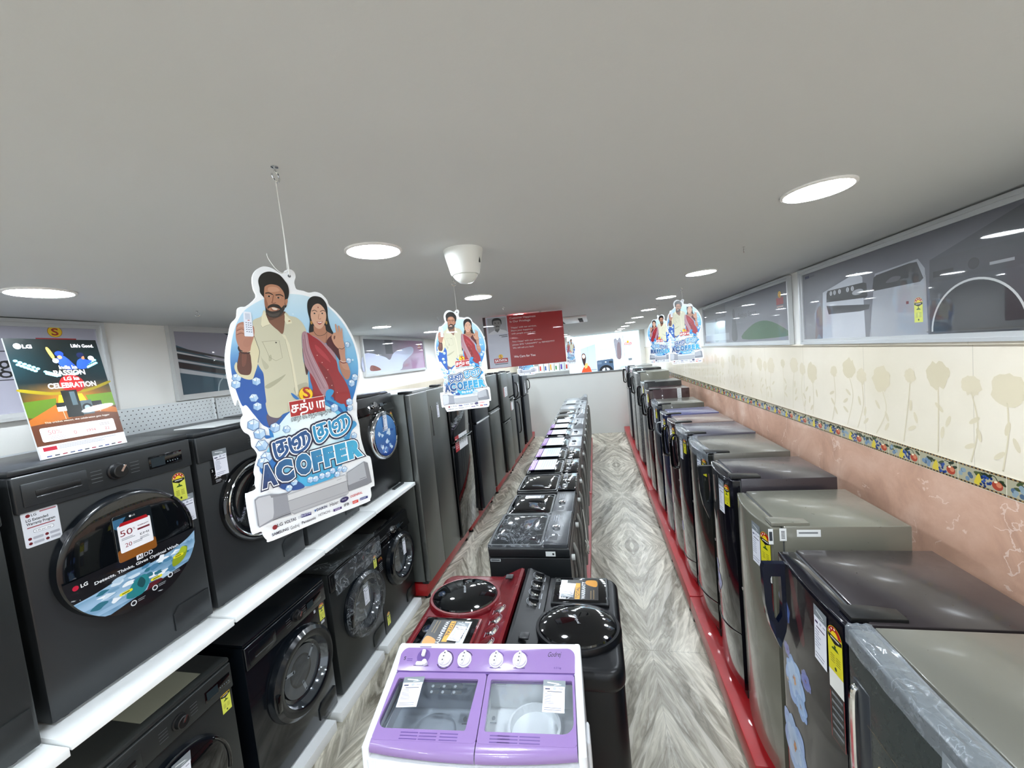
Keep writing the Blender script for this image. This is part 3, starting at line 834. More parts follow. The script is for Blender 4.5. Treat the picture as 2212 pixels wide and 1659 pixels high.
def floor_material():
    m, nt, b = nodes_mat('bookmatched_marble_tile')
    tc = N(nt, 'TexCoord')
    sp = N(nt, 'SeparateXYZ')
    nt.links.new(tc.outputs['Object'], sp.inputs[0])
    X = math_node(nt, 'SUBTRACT', sp.outputs[0], 0.23)
    Y = math_node(nt, 'SUBTRACT', sp.outputs[1], 4.34)
    U = math_node(nt, 'PINGPONG', X, 0.62)
    V = math_node(nt, 'PINGPONG', Y, 1.54)
    D = math_node(nt, 'ADD', math_node(nt, 'MULTIPLY', U, 1.0), math_node(nt, 'MULTIPLY', V, 0.42))
    A = math_node(nt, 'SUBTRACT', math_node(nt, 'MULTIPLY', V, 0.8), math_node(nt, 'MULTIPLY', U, 0.5))
    cb = N(nt, 'CombineXYZ')
    nt.links.new(math_node(nt, 'MULTIPLY', D, 5.0), cb.inputs[0])
    nt.links.new(math_node(nt, 'MULTIPLY', A, 0.95), cb.inputs[1])
    warp = N(nt, 'TexNoise', Scale=1.3, Detail=3.0)
    nt.links.new(cb.outputs[0], warp.inputs['Vector'])
    mxv = N(nt, 'MixRGB')
    mxv.inputs[0].default_value = 0.55
    nt.links.new(cb.outputs[0], mxv.inputs[1])
    sc = N(nt, 'VectorMath', operation='SCALE')
    sc.inputs[3].default_value = 1.7
    nt.links.new(warp.outputs['Color'], sc.inputs[0])
    ad = N(nt, 'VectorMath', operation='ADD')
    nt.links.new(cb.outputs[0], ad.inputs[0])
    nt.links.new(sc.outputs[0], ad.inputs[1])
    n1 = N(nt, 'TexNoise', Scale=1.15, Detail=9.0, Roughness=0.62, Distortion=0.8)
    nt.links.new(ad.outputs[0], n1.inputs['Vector'])
    n2 = N(nt, 'TexNoise', Scale=2.7, Detail=6.0, Roughness=0.62, Distortion=1.0)
    nt.links.new(ad.outputs[0], n2.inputs['Vector'])
    base = ramp(nt, n1.outputs['Fac'], [(0.3, '5c564a'), (0.4, '8c8678'), (0.47, 'a8a292'), (0.54, 'c6c1b0'), (0.6, 'ece8d8'), (0.7, 'b0aa9a')])
    vein = ramp(nt, n2.outputs['Fac'], [(0.36, '5a5448'), (0.45, '9a9484'), (0.54, 'c4beae'), (0.62, 'eeeadc')])
    mx = N(nt, 'MixRGB')
    mx.inputs[0].default_value = 0.45
    nt.links.new(base, mx.inputs[1])
    nt.links.new(vein, mx.inputs[2])
    # tile joints, a hairline darker
    jx = math_node(nt, 'LESS_THAN', math_node(nt, 'PINGPONG', X, 0.31), 0.0012)
    jy = math_node(nt, 'LESS_THAN', math_node(nt, 'PINGPONG', Y, 0.77), 0.0015)
    j = math_node(nt, 'MULTIPLY', math_node(nt, 'MAXIMUM', jx, jy), 0.45)
    m2 = N(nt, 'MixRGB')
    nt.links.new(j, m2.inputs[0])
    nt.links.new(mx.outputs[0], m2.inputs[1])
    m2.inputs[2].default_value = (0.08, 0.075, 0.065, 1)
    nt.links.new(m2.outputs[0], b.inputs['Base Color'])
    b.inputs['Roughness'].default_value = 0.3
    b.inputs['Specular IOR Level'].default_value = 0.35
    return m
def brown_marble():
    m, nt, b = nodes_mat('brown_marble_wall_tile')
    tc = N(nt, 'TexCoord')
    n1 = N(nt, 'TexNoise', Scale=3.2, Detail=8.0, Roughness=0.62, Distortion=0.6)
    nt.links.new(tc.outputs['Object'], n1.inputs['Vector'])
    vo = N(nt, 'TexVoronoi', Scale=4.5)
    vo.feature = 'DISTANCE_TO_EDGE'
    w = N(nt, 'MixRGB')
    w.inputs[0].default_value = 0.4
    nt.links.new(tc.outputs['Object'], w.inputs[1])
    n3 = N(nt, 'TexNoise', Scale=5.0, Detail=5.0)
    nt.links.new(tc.outputs['Object'], n3.inputs['Vector'])
    nt.links.new(n3.outputs['Color'], w.inputs[2])
    nt.links.new(w.outputs[0], vo.inputs['Vector'])
    base = ramp(nt, n1.outputs['Fac'], [(0.3, 'b38d78'), (0.45, 'c9a18a'), (0.58, 'd6b29c'), (0.72, 'e8cebd')])
    n4 = N(nt, 'TexNoise', Scale=6.0, Detail=2.0)
    nt.links.new(tc.outputs['Object'], n4.inputs['Vector'])
    th = math_node(nt, 'LESS_THAN', vo.outputs['Distance'], 0.012)
    th = math_node(nt, 'MULTIPLY', th, math_node(nt, 'GREATER_THAN', n4.outputs['Fac'], 0.52))
    mx = N(nt, 'MixRGB')
    nt.links.new(math_node(nt, 'MULTIPLY', th, 0.6), mx.inputs[0])
    nt.links.new(base, mx.inputs[1])
    mx.inputs[2].default_value = (*lin('e8d2c4'), 1)
    nt.links.new(mx.outputs[0], b.inputs['Base Color'])
    b.inputs['Roughness'].default_value = 0.28
    return m
def cream_tile():
    m, nt, b = nodes_mat('cream_wall_tile')
    tc = N(nt, 'TexCoord')
    n1 = N(nt, 'TexNoise', Scale=1.6, Detail=5.0)
    nt.links.new(tc.outputs['Object'], n1.inputs['Vector'])
    base = ramp(nt, n1.outputs['Fac'], [(0.3, 'dfd5bf'), (0.6, 'eae0cd'), (0.8, 'f0e8d8')])
    sp = N(nt, 'SeparateXYZ')
    nt.links.new(tc.outputs['Object'], sp.inputs[0])
    j = math_node(nt, 'LESS_THAN', math_node(nt, 'PINGPONG', math_node(nt, 'SUBTRACT', sp.outputs[1], 1.751), 0.3), 0.0012)
    mx = N(nt, 'MixRGB')
    nt.links.new(math_node(nt, 'MULTIPLY', j, 0.4), mx.inputs[0])
    nt.links.new(base, mx.inputs[1])
    mx.inputs[2].default_value = (*lin('8f8570'), 1)
    nt.links.new(mx.outputs[0], b.inputs['Base Color'])
    b.inputs['Roughness'].default_value = 0.16
    return m
def plaster(name, col, rough=0.7, bump=0.15):
    m, nt, b = nodes_mat(name)
    tc = N(nt, 'TexCoord')
    n1 = N(nt, 'TexNoise', Scale=0.9, Detail=4.0)
    nt.links.new(tc.outputs['Object'], n1.inputs['Vector'])
    c = lin(col)
    nt.links.new(ramp(nt, n1.outputs['Fac'], [(0.3, tuple(x * 0.96 for x in c)), (0.7, c)]), b.inputs['Base Color'])
    b.inputs['Roughness'].default_value = rough
    n2 = N(nt, 'TexNoise', Scale=160.0, Detail=2.0)
    nt.links.new(tc.outputs['Object'], n2.inputs['Vector'])
    bp = N(nt, 'Bump', Strength=bump, Distance=0.001)
    nt.links.new(n2.outputs['Fac'], bp.inputs['Height'])
    nt.links.new(bp.outputs[0], b.inputs['Normal'])
    return m
FLOORM, BROWN, CREAM = floor_material(), brown_marble(), cream_tile()
CEILM, WALLM, HALFM = plaster('ceiling_paint', 'cfd1cf'), plaster('white_wall_paint', 'f4f3ee'), plaster('partition_paint', 'd9dcd9')
XL, XR, YB, YF = -2.405, 1.35, -3.0, 13.2

b = B(); b.box(-3.4, 2.6, YB, YF, -0.1, 0.0, FLOORM); struct(b, 'floor')
b = B(); b.box(-3.4, 2.6, YB, YF, CEIL, CEIL + 0.1, CEILM); struct(b, 'ceiling')
# left wall: paint above, pale tile below
b = B()
b.box(XL - 0.12, XL, YB, YF, 1.96, CEIL, WALLM)
b.box(XL - 0.12, XL + 0.004, YB, YF, 0.0, 1.96, CREAM)
struct(b, 'wall_left')
# right wall: paint, cream tile with pale flowers, brown marble
b = B()
b.box(XR, XR + 0.12, YB, YF, 2.083, CEIL, WALLM)
b.box(XR - 0.006, XR + 0.12, YB, YF, 1.626, 2.083, CREAM)
b.box(XR - 0.006, XR + 0.12, YB, YF, 0.0, 1.55, BROWN)
b.box(XR - 0.02, XR, YB, YF, 2.078, 2.09, CREAM, bev=0.003)
fl = Art()
fl.EPS = 2e-6
rnd = random.Random(3)
for k in range(22):
    x0 = -9800 + k * 600 + 120
    for dx, dz, r in ((0, 1940, 62), (110, 1925, 44), (-150, 1950, 36), (230, 1935, 70)):
        cx, cz = x0 + dx + rnd.uniform(-25, 25), dz + rnd.uniform(-25, 15)
        col = rnd.choice(('e3d9c1', 'e5dbc4', 'e0d6bd'))
        fl.poly([(cx + r * rnd.uniform(0.72, 1.0) * math.cos(q * 2 * PI / 22), cz + r * rnd.uniform(0.72, 1.05) * math.sin(q * 2 * PI / 22)) for q in range(22)], col)
        fl.line([(cx, cz - r * 0.6), (cx + rnd.uniform(-30, 30), cz - 150), (cx + rnd.uniform(-50, 50), 1640)], 5, 'e0d6bd', 1)
        for q in range(3):
            zz = cz - 130 - q * 50
            fl.ell(cx + rnd.uniform(-45, 45), max(zz, 1665), 26, 9, 'e0d6bd', rnd.uniform(20, 150), 10)
WR = Matrix.Translation((XR - 0.0062, 0, 0)) @ Matrix.Rotation(-PI / 2, 4, 'Z')   # art facing -X, u runs towards -Y
fl.mesh(b, WR, print_mat('glazed_flower_print', 0.16))
b.obj('wall_right', kind='structure')
# fruit border between the tiles
b = B()
b.box(XR - 0.008, XR + 0.1, YB, YF, 1.55, 1.626, CREAM)
fr = Art()
fr.EPS = 1.5e-6
rnd = random.Random(5)
for k in range(-2, 56):
    y1 = -(1.632 + 0.1851 * k) * 1000       # u of the tile's near edge
    u0 = y1 - 185.1
    fr.rect(u0 + 1.2, 1552, y1 - 1.2, 1624, 'b3ae97')
    for z in (1553, 1617):
        fr.rect(u0 + 1.2, z, y1 - 1.2, z + 6, '4a3a2c')
        for q in range(12):
            fr.rect(u0 + 3 + q * 15, z + 1.2, u0 + 10 + q * 15, z + 4.8, 'b99a6a')
    def at(t):
        return u0 + 185.1 * t
    for q in range(9):
        fr.ell(at(rnd.uniform(0.05, 0.95)), rnd.uniform(1590, 1612), 14, 6, rnd.choice(('32402a', '3f4d35', '55613f')), rnd.uniform(-40, 40), 10)
    for q in range(6):
        fr.ell(at(rnd.uniform(0.05, 0.3)), rnd.uniform(1568, 1600), 9, 9, rnd.choice(('7d92a6', '95a6ae', '5c7288')), 0, 12)
    fr.poly([(at(0.36), 1562), (at(0.52), 1564), (at(0.5), 1590), (at(0.46), 1603), (at(0.4), 1588)], 'd4c24e', 1)
    for q in range(14):
        fr.ell(at(rnd.uniform(0.5, 0.72)), rnd.uniform(1562, 1600), 5.5, 5.5, rnd.choice(('2f4a86', '3e5c9a', '263c70')), 0, 8)
    fr.ell(at(0.83), 1580, 20, 17, 'b0543e', 0, 18); fr.ell(at(0.86), 1584, 10, 9, 'cf8a6a', 0, 14); fr.ell(at(0.8), 1592, 7, 4, 'efe0c0', 20, 10)
    fr.line([(at(0.83), 1598), (at(0.78), 1610), (at(0.68), 1612)], 3, '32402a', 1)
fr.mesh(b, Matrix.Translation((XR - 0.0082, 0, 0)) @ Matrix.Rotation(-PI / 2, 4, 'Z'), print_mat('glazed_border_print', 0.2))
b.obj('trim_1', kind='structure')
# half height partition at the end of the aisle and the far end of the shop
b = B(); b.box(-1.9, 0.72, 10.26, 10.36, 0, 1.565, HALFM); b.box(-1.92, 0.74, 10.24, 10.38, 1.565, 1.597, mat('partition_cap', '6e7070', 0.5), bev=0.004)
struct(b, 'wall_partition')
b = B(); b.box(-3.4, 2.6, 13.0, 13.1, 0, CEIL, WALLM); struct(b, 'wall_far')
b = B(); b.box(1.22, 1.36, 11.15, 11.35, 0, CEIL, WALLM, bev=0.01); struct(b, 'trim_2')

# ------------------------------------------------------------------ ceiling lamps
LAMPM = mat('lamp_diffuser', (0.835, 0.918, 1.0), 0.4, emit=LAMP)
RIM = mat('lamp_trim', 'f2f0ec', 0.4)
def lamp(x, y, label):
    t = empty('ceiling_lamp', (x, y, CEIL), label=label, cat='ceiling light', group='round recessed ceiling lamps')
    q = B(); q.lathe([(0.086, 0.0), (0.086, -0.004), (0.079, -0.0065), (0.077, -0.003), (0.077, 0.0)], RIM, 40, cap=False); q.obj('lamp_rim', t)
    q = B(); q.lathe([(0.0, -0.002), (0.0768, -0.002), (0.0768, -0.0005), (0.0, -0.0005)], LAMPM, 40, cap=False); q.obj('diffuser', t)
    return t
RY = [1.265, 2.47, 3.58, 4.69, 5.82, 6.95, 8.07, 9.2, 10.33, 11.45]
rn = ['the largest', 'second', 'third', 'fourth', 'fifth', 'sixth', 'seventh', 'eighth', 'ninth', 'tenth']
for i, y in enumerate(RY):
    lamp(0.63, y, 'round white ceiling lamp above the right aisle, %s from the camera' % (rn[i] if i else 'first and largest'))
for y, s in ((1.15, 'round white ceiling lamp left of the white dome camera'), (2.29, 'round white ceiling lamp just right of the second hanging offer cutout'),
             (3.56, 'round ceiling lamp at the top edge of the red customer board'), (4.5, 'first small ceiling lamp hidden just behind the red customer board'), (5.7, 'second small ceiling lamp hidden behind the red customer board'), (6.8, 'third small ceiling lamp hidden behind the red customer board'), (7.95, 'fourth small ceiling lamp hidden behind the red customer board'), (9.1, 'fifth small ceiling lamp, in front of the partition, middle row'), (10.2, 'small ceiling lamp right over the partition, middle row'), (11.3, 'small ceiling lamp past the partition by the backlit panel'), (12.3, 'small ceiling lamp farthest past the partition')):
    lamp(-0.645, y, s)
for y, s in ((1.0, 'round white ceiling lamp above the leaning cricket poster at far left'), (3.19, 'round white ceiling lamp in front of the pink wall poster'), (4.26, 'round white ceiling lamp behind the remote of the second cutout'),
             (5.4, 'small round ceiling lamp above the grey fourth tall fridge'), (6.5, 'small round ceiling lamp above the fifth tall fridge'), (7.6, 'small round ceiling lamp above the seventh tall fridge'), (8.7, 'small round ceiling lamp above the last tall fridge by the left wall'), (9.8, 'small ceiling lamp over the left end of the partition'), (11.0, 'small ceiling lamp above the far white display rack')):
    lamp(-1.8, y, s)
for x in (-1.8, -0.645, 0.63):           # the rows run on behind the photographer
    for y in (0.02, -1.1, -2.2):
        lamp(x, y, 'round white ceiling lamp of the rows behind the photographer')

# ------------------------------------------------------------------ things on the ceiling
t = empty('dome_camera', (-0.402, 1.30, CEIL), label='white plastic dome camera fixed to the ceiling left of centre', cat='security camera')
q = B(); q.lathe([(0.066, 0.0), (0.066, -0.004), (0.0645, -0.012), (0.049, -0.078), (0.045, -0.083), (0.0, -0.083)][::-1], WHITEPL, 40, cap=False); q.obj('housing', t)
q = B(); q.lathe([(0.04, -0.082), (0.042, -0.086), (0.036, -0.096), (0.022, -0.108), (0.0, -0.113)][::-1], mat('frosted_dome', 'dfe2dc', 0.12, coat=0.5), 36, M=Matrix.Rotation(0.0, 4, 'X'), cap=False); q.obj('dome', t)
q = B(); q.box(0.052, 0.058, -0.014, -0.006, -0.05, -0.03, BLACKPL); q.obj('latch', t)
t = empty('ceiling_cassette', (-0.15, 4.85, CEIL), label='white cassette vent panel on the ceiling behind the red board', cat='vent')
q = B(); q.box(-0.3, 0.1, -0.42, 0.42, -0.022, -0.001, WHITEPL, bev=0.008); q.obj('panel', t)
q = B()
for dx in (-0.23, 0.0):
    q.box(dx, dx + 0.05, -0.3, 0.3, -0.026, -0.02, mat('vent_slot_shade', '2d2f30', 0.7), bev=0.002)  # dark bars stand in for the shade inside the vent slots
q.obj('louver_shade', t)
def hook_bm(q, M=None):
    pts = [(0, 0, 0), (0, 0, -0.008)] + [(0.009 * math.sin(a), 0, -0.017 + 0.009 * math.cos(a)) for a in [0.3 + k * 0.42 for k in range(12)]]
    q.tube(pts, 0.0016, CHROME, 7, M)
def ceiling_hook(x, y, rz, label):
    q = B()
    q.lathe([(0.006, 0.0), (0.006, -0.0015), (0.002, -0.0025)], CHROME, 14)
    hook_bm(q)
    return q.obj('ceiling_hook', loc=(x, y, CEIL), rz=rz, label=label, cat='hook', group='ceiling hooks')
ceiling_hook(-1.879, 1.602, 0.6, 'empty metal hook in the ceiling between the left wall posters')
ceiling_hook(0.664, 1.911, 1.3, 'empty metal hook in the ceiling above the near wall poster at right')
ceiling_hook(-0.62, 2.85, 1.0, 'small empty hook in the ceiling between second cutout and red board')
ceiling_hook(-1.2, 3.0, 0.4, 'small empty metal hook in the ceiling above the pink wall poster')

# ------------------------------------------------------------------ hanging offer cutouts
CARDPTS = [tuple(map(float, p.split(','))) for p in CARD.split()]
def sky(u, v):
    c = mixc('d6ebf6', '7fbde2', -(v + 30) / 130) if v > -160 else mixc('7fbde2', '2f86c8', -(v + 160) / 60)
    if v < -110 and u < -20:
        c = mixc(c, '1c63b0', min(1, (-110 - v) / 60) * min(1, (-20 - u) / 30))
    return c
def globe(u, v):
    d = math.hypot(u / 85, (v + 275) / 80)
    c = mixc('f2f8fa', 'cfe9f2', d * 1.1)
    c = mixc(c, '62bfe2', (d - 0.72) / 0.3)
    return mixc(c, '4fb4dd', (-v - 335) / 30)
def offer_fill(u, v):
    t = (u + 90) / 190
    c = mixc('1c5288', '2f97c4', t * 1.6)
    c = mixc(c, '55c2e0', (t - 0.5) * 1.4)
    return mixc(c, '123a70', max(0, 1 - t * 1.5) * min(1, (-338 - v) / 14 if v < -338 else 0))
def offer_art(mirror=False):
    a = Art(mirror)
    big = []
    nm = lambda s: [tuple(map(float, p.split(','))) for p in s.split()]
    fn = {'sky': lambda u, v: sky(u * (-1 if mirror else 1), v), 'globe': globe}
    for ln in DANG.strip().split('\n'):
        f = ln.split('|')
        if f[0] == 'p':
            a.poly(nm(f[3]), f[1], int(f[2]))
        elif f[0] == 'g':
            a.poly(nm(f[2]), fn[f[1]], 1, 4)
        elif f[0] == 'l':
            a.line(nm(f[4]), float(f[2]), f[1], int(f[3]))
        elif f[0] == 'e':
            p = nm(f[5])[0]
            a.ell(p[0], p[1], float(f[2]), float(f[3]), f[1], float(f[4]), 18)
        elif f[0] == 'c':
            p = nm(f[3])[0]
            a.ice(p[0], p[1], float(f[1]), float(f[2]))
        elif f[0] == 't':
            p = nm(f[7])[0]
            a.text(f[2], p[0], p[1], float(f[3]), f[1], float(f[4]), int(f[5]), float(f[6]))
        elif f[0] == 'a':
            big.append(f)
            if len(big) == 7:
                for off, col in ((0.165, '14224f'), (0.118, 'f4f8fb'), (0.078, offer_fill)):
                    for g in big:
                        p = nm(g[5])[0]
                        a.text(g[1], p[0], p[1], float(g[2]), col, float(g[3]), 0, float(g[4]), off=off)
    return a
CARDM = mat('white_foam_card', 'eef2f6', 0.4)
STRINGM = mat('white_string', 'd8d8d4', 0.7)
_D = {}
def cutout(x, y, zh, ang, label, hk):
    th = 0.004
    t = empty('hanging_cutout', (x, y, zh), ang, label, 'hanging sign', 'hanging AC offer cutouts')
    if not _D:
        q = B()
        hole = [(-0.0 + 3.2 * math.cos(2 * PI * k / 16), 3.2 * math.sin(2 * PI * k / 16)) for k in range(16)]
        pts = smooth(CARDPTS, 3)
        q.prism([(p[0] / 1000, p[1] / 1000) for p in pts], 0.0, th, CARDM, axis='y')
        q.lathe([(0.0, 0.0003), (0.0028, 0.0003)], mat('hole_shade', '5d6268', 0.8), 14, M=FRONT, cap=False)  # flat grey disc, painted shade of the string hole
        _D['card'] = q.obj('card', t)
        _D['front'] = offer_art().obj('printed_face', t, m=GLOSSPRINT)
        o = offer_art(True).obj('printed_back', t, m=GLOSSPRINT)
        o.location = (0, th, 0)
        o.rotation_euler = (0, 0, PI)
        _D['back'] = o
    else:
        for k in ('card', 'front', 'back'):
            c = _D[k].copy()
            COL.objects.link(c)
            c.parent = t
    q = B()
    top = CEIL - 0.026 - zh
    q.tube([(0.001, th / 2, -0.002), (0.0, th / 2 - 0.004, 0.004), (0.0005, 0, top * 0.5), (-0.001, 0, top)], 0.0009, STRINGM, 6)
    q.tube([(-0.001, 0, top), (0.0015, 0.001, top * 0.5), (0.001, th / 2 + 0.004, 0.004), (0.001, th / 2, -0.002)], 0.0007, STRINGM, 6)
    if zh == ZH1:
        q.tube(smooth([(0.0, 0, 0.01), (-0.012, 0.0, 0.004), (-0.022, 0.002, 0.013), (-0.03, 0.003, 0.028), (-0.0305, 0.004, 0.036)], 4, False), 0.0006, STRINGM, 6)
    q.obj('string', t)
    ceiling_hook(x, y, ang + 0.5, 'ceiling hook holding the %s' % hk)
    return t
ZH1 = CAMZ + 0.1807
cutout(-0.519, 0.6225, ZH1, math.radians(65.7), 'large nearest hanging AC offer cutout with a couple, at left of the aisle', 'nearest offer cutout')
cutout(-0.599, 1.74, CAMZ + 0.224, math.radians(22), 'second hanging AC offer cutout, left of the red customer board', 'second offer cutout')
cutout(0.644, 3.05, CAMZ + 0.273, math.radians(-8), 'right aisle hanging AC offer cutout with its front showing, beside the far wall poster', 'right aisle cutout showing its front')
cutout(0.632, 4.07, CAMZ + 0.244, math.radians(180 - 30), 'right aisle hanging AC offer cutout with its mirrored back showing', 'right aisle cutout showing its back')
cutout(-0.86, 4.95, CAMZ + 0.19, math.radians(12), 'small hanging AC offer cutout half behind the red board, over the tall fridges', 'small cutout behind the red board')
cutout(-0.42, 7.4, CAMZ + 0.2, math.radians(140), 'small far hanging AC offer cutout at the right edge of the red board', 'far cutout right of the red board')

# ------------------------------------------------------------------ red customer board under the ceiling
def s_logo(a, cx, cy, r):
    a.ell(cx, cy, r, r, 'b07a1c'); a.ell(cx, cy, r * 0.92, r * 0.92, 'f2cf1a')
    a.text('S', cx - r * 0.42, cy - r * 0.62, r * 1.2, 'b0271e', r * 0.84, 1)
def sathya(a, cx, cy, w, tag_=True):
    h = w * 0.32
    a.rect(cx - w / 2, cy, cx + w / 2, cy + h, 'b3202a')
    a.text('SATHYA', cx - w * 0.43, cy + h * 0.22, h * 0.56, 'ffffff', w * 0.86, 1)
    s_logo(a, cx, cy + h + w * 0.13, w * 0.16)
    if tag_:
        a.lines(cx - w * 0.45, cy - w * 0.06, cx + w * 0.48, 1, 1, w * 0.05, '4a4d55', 0.0)
BW, BH = 702, 452
a = Art()
a.rect(0, 0, BW, BH, lambda u, v: mixc('a01822', 'b01c28', v / BH), 0, 4)
a.rect(0, 0, 22, BH, '3a0a0e')
a.rect(24, 4, 212, BH - 2, 'c9cbd6')
a.rect(40, 300, 204, 440, 'a9a9ae')
a.poly([(44, 300), (60, 318), (96, 335), (100, 345), (140, 345), (150, 338), (190, 325), (204, 312), (204, 300)], 'd3d3d8', 1)
a.poly([(98, 330), (106, 365), (138, 365), (140, 335), (120, 312)], '6b6a6a')
a.poly([(84, 395), (88, 365), (105, 345), (122, 340), (140, 350), (152, 375), (156, 400), (150, 418), (92, 418)], '8f8d8c', 1)
a.poly([(78, 400), (82, 425), (105, 438), (140, 436), (160, 420), (162, 390), (156, 380), (152, 408), (135, 418), (100, 416), (88, 408), (86, 384), (80, 386)], '1c1b1c', 1)
a.ell(107, 392, 7, 3, '2a2828'); a.ell(135, 390, 7, 3, '2a2828'); a.line([(98, 400), (112, 401)], 3, '1f1d1d'); a.line([(128, 399), (144, 399)], 3, '1f1d1d')
a.poly([(106, 366), (122, 371), (140, 365), (136, 359), (122, 363), (110, 359)], '1f1d1d', 1); a.line([(121, 388), (117, 374), (125, 372)], 2, '6b6968')
a.lines(130, 288, 204, 1, 1, 6, '3a3c44', 0.0); a.lines(150, 274, 204, 1, 1, 6, '3a3c44', 0.0)
sathya(a, 126, 46, 122)
for s, y, h, w, x, bo in (('Customer Happiness', 418, 17, 228, 236, 0), ('Is Our Privilege', 388, 17, 180, 236, 0), ("'Happy' with our services,", 336, 13, 226, 240, 0), ('Share your happiness', 310, 13, 194, 238, 0),
                          ('with people around you', 284, 13, 210, 240, 0), ("'Not Happy' with our services,", 214, 13, 262, 240, 0), ('please SMS "UNHAPPY" to 9894557777', 186, 13, 372, 240, 0), ('We will call you back', 158, 13, 186, 240, 0), ('We Care for You', 78, 19, 188, 244, 1)):
    a.text(s, x, y, h, 'e9dfe0', w, bo)
ang = math.atan2(0.17, 0.70)
t = empty('customer_board', (-0.928, 3.36, 2.105), ang, 'red hanging board with a grey portrait and customer care text', 'sign')
q = B(); q.box(0, BW / 1000, 0.0002, 0.022, 0, BH / 1000, mat('red_board_edge', '7d1219', 0.4)); q.obj('backing', t)
a.obj('printed_face', t, m=BOARDPRINT)
q = B(); q.box(0.2, 0.22, 0.004, 0.016, BH / 1000, CEIL - 2.105, CHROME); q.obj('bracket', t)
q = B(); q.box(0.5, 0.52, 0.004, 0.016, BH / 1000, CEIL - 2.105, CHROME); q.obj('bracket', t)

# ------------------------------------------------------------------ framed posters on the walls
ALU = mat('brushed_aluminium', 'cfd1d1', 0.35, 0.45)
def poster(loc, rz, w, h, art, label, fr=0.032):
    t = empty('framed_poster', loc, rz, label, 'poster', 'framed posters along the walls')
    q = B()
    o = [(0, 0), (w, 0), (w, h), (0, h)]
    i = [(fr, fr), (w - fr, fr), (w - fr, h - fr), (fr, h - fr)]
    i2 = [(fr * .45, fr * .45), (w - fr * .45, fr * .45), (w - fr * .45, h - fr * .45), (fr * .45, h - fr * .45)]
    q.ring(o, i2, -0.0, 0.028, ALU); q.ring(i2, i, 0.008, 0.02, ALU)
    q.obj('frame', t)
    q = B(); q.box(fr, w - fr, 0.0152, 0.02, fr, h - fr, WHITEPL); q.obj('backing', t)
    o = art.obj('poster_print', t, m=GLASSPRINT)
    o.location = (0, 0.0148, 0)
    return t
def energy(a, x, y, w, stars=5, body='dfe36a'):
    """yellow star rating label, (x,y) its lower left corner, height 2.35 w"""
    h, r = w * 2.35, w / 2
    cx, cy = x + r, y + h - r
    a.poly([(x, y), (x + w, y), (x + w, cy)] + arc(cx, cy, r, 0, 180, 16)[1:-1] + [(x, cy)], body)
    a.sector(cx, cy, r * 0.52, r * 0.96, 8, 172, 'b3261f', 14)
    a.sector(cx, cy, 0.0, r * 0.5, 0, 180, 'f0d43a', 12)
    for k in range(5):
        th = math.radians(158 - k * 34)
        if k < stars:
            a.ell(cx + r * 0.75 * math.cos(th), cy + r * 0.75 * math.sin(th), r * 0.11, r * 0.11, 'f6e8dc', 0, 6)
    a.poly([(x + w * 0.02, cy), (x + w * 0.98, cy), (x + w * 0.98, cy - r * 0.34), (cx, cy - r * 0.75), (x + w * 0.02, cy - r * 0.34)], '15151a')
    a.rect(x + w * 0.2, cy - r * 0.3, x + w * 0.8, cy - r * 0.16, 'd8d8d0')
    a.ell(cx, cy - r * 0.95, r * 0.13, r * 0.12, '20301c', 0, 8)
    a.poly([(x + w * 0.24, cy - r * 1.35), (x + w * 0.76, cy - r * 1.35), (x + w * 0.66, cy - r * 1.12), (cx, cy - r * 1.05), (x + w * 0.34, cy - r * 1.12)], '3f6a2a')
    for k in range(4):
        yy = y + h * 0.36 - k * h * 0.05
        a.rect(x + w * 0.16, yy, x + w * 0.44, yy + h * 0.014, '6a7030'); a.rect(x + w * 0.56, yy, x + w * 0.84, yy + h * 0.014, '6a7030')
    a.ell(cx, y + h * 0.1, w * 0.08, w * 0.1, '3a4a2a', 0, 8)
    return a

# near poster on the right wall; u runs towards the camera from its far edge (Y = 2.92)
PW, PH = 1900, 470
a = Art()
a.rect(30, 30, PW - 30, PH - 30, lambda u, v: mixc('84858c', '6a6b73', u / 900), 0, 4)
a.rect(60, 408, 110, 424, '3d4668'); a.rect(116, 410, 170, 420, '70707c')
a.poly([(150, 30), (190, 60), (230, 40), (230, 200), (205, 225), (175, 190)], '7a6a6c', 1)
a.poly([(230, 30), (610, 30), (600, 330), (560, 360), (250, 300)], 'bdc0c6')  # machine body greys lightened to imitate a bright reflection in the glass
a.poly([(283, 240), (288, 290), (300, 303), (605, 303), (628, 296), (634, 235), (622, 226)], '16171a')
a.poly([(282, 220), (648, 190), (640, 168), (575, 163), (300, 170)], '2f3038')
for k, u in enumerate((330, 365, 410, 480, 520)):
    a.ell(u, 285, 12, 13, 'b9bbbf'); a.line([(u, 276), (u, 294)], 3, '54565a')
a.ell(560, 262, 44, 14, 'a4a6aa', 2)
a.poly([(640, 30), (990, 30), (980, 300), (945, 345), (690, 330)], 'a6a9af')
a.poly([(668, 250), (680, 312), (700, 322), (900, 336), (940, 334), (972, 262), (955, 250)], '121316', 0)
a.poly([(760, 276), (830, 274), (850, 290), (800, 296)], '5c5d60', 1)
a.line([(648, 30), (650, 180)], 2, '4a4c52')
energy(a, 921, 84, 44)
a.rect(878, 166, 892, 178, '7a1f24')
a.line([(986, 40), (980, 270)], 8, 'a6a7aa')
a.poly([(996, 30), (1870, 30), (1870, 438), (1400, 438), (1004, 326)], '4b4d52')
a.poly([(1004, 326), (1600, 326), (1600, 236), (1000, 236)], '48494d')
a.rect(1020, 254, 1110, 277, '17191b')
a.ell(1190, 276, 22, 20, '0e0f11'); a.ell(1192, 277, 16, 15, '1d1f22')
a.rect(1248, 258, 1330, 268, '9fa1a3')
a.sector(1190, 42, 176, 184, 0, 180, 'c9cac9', 30)
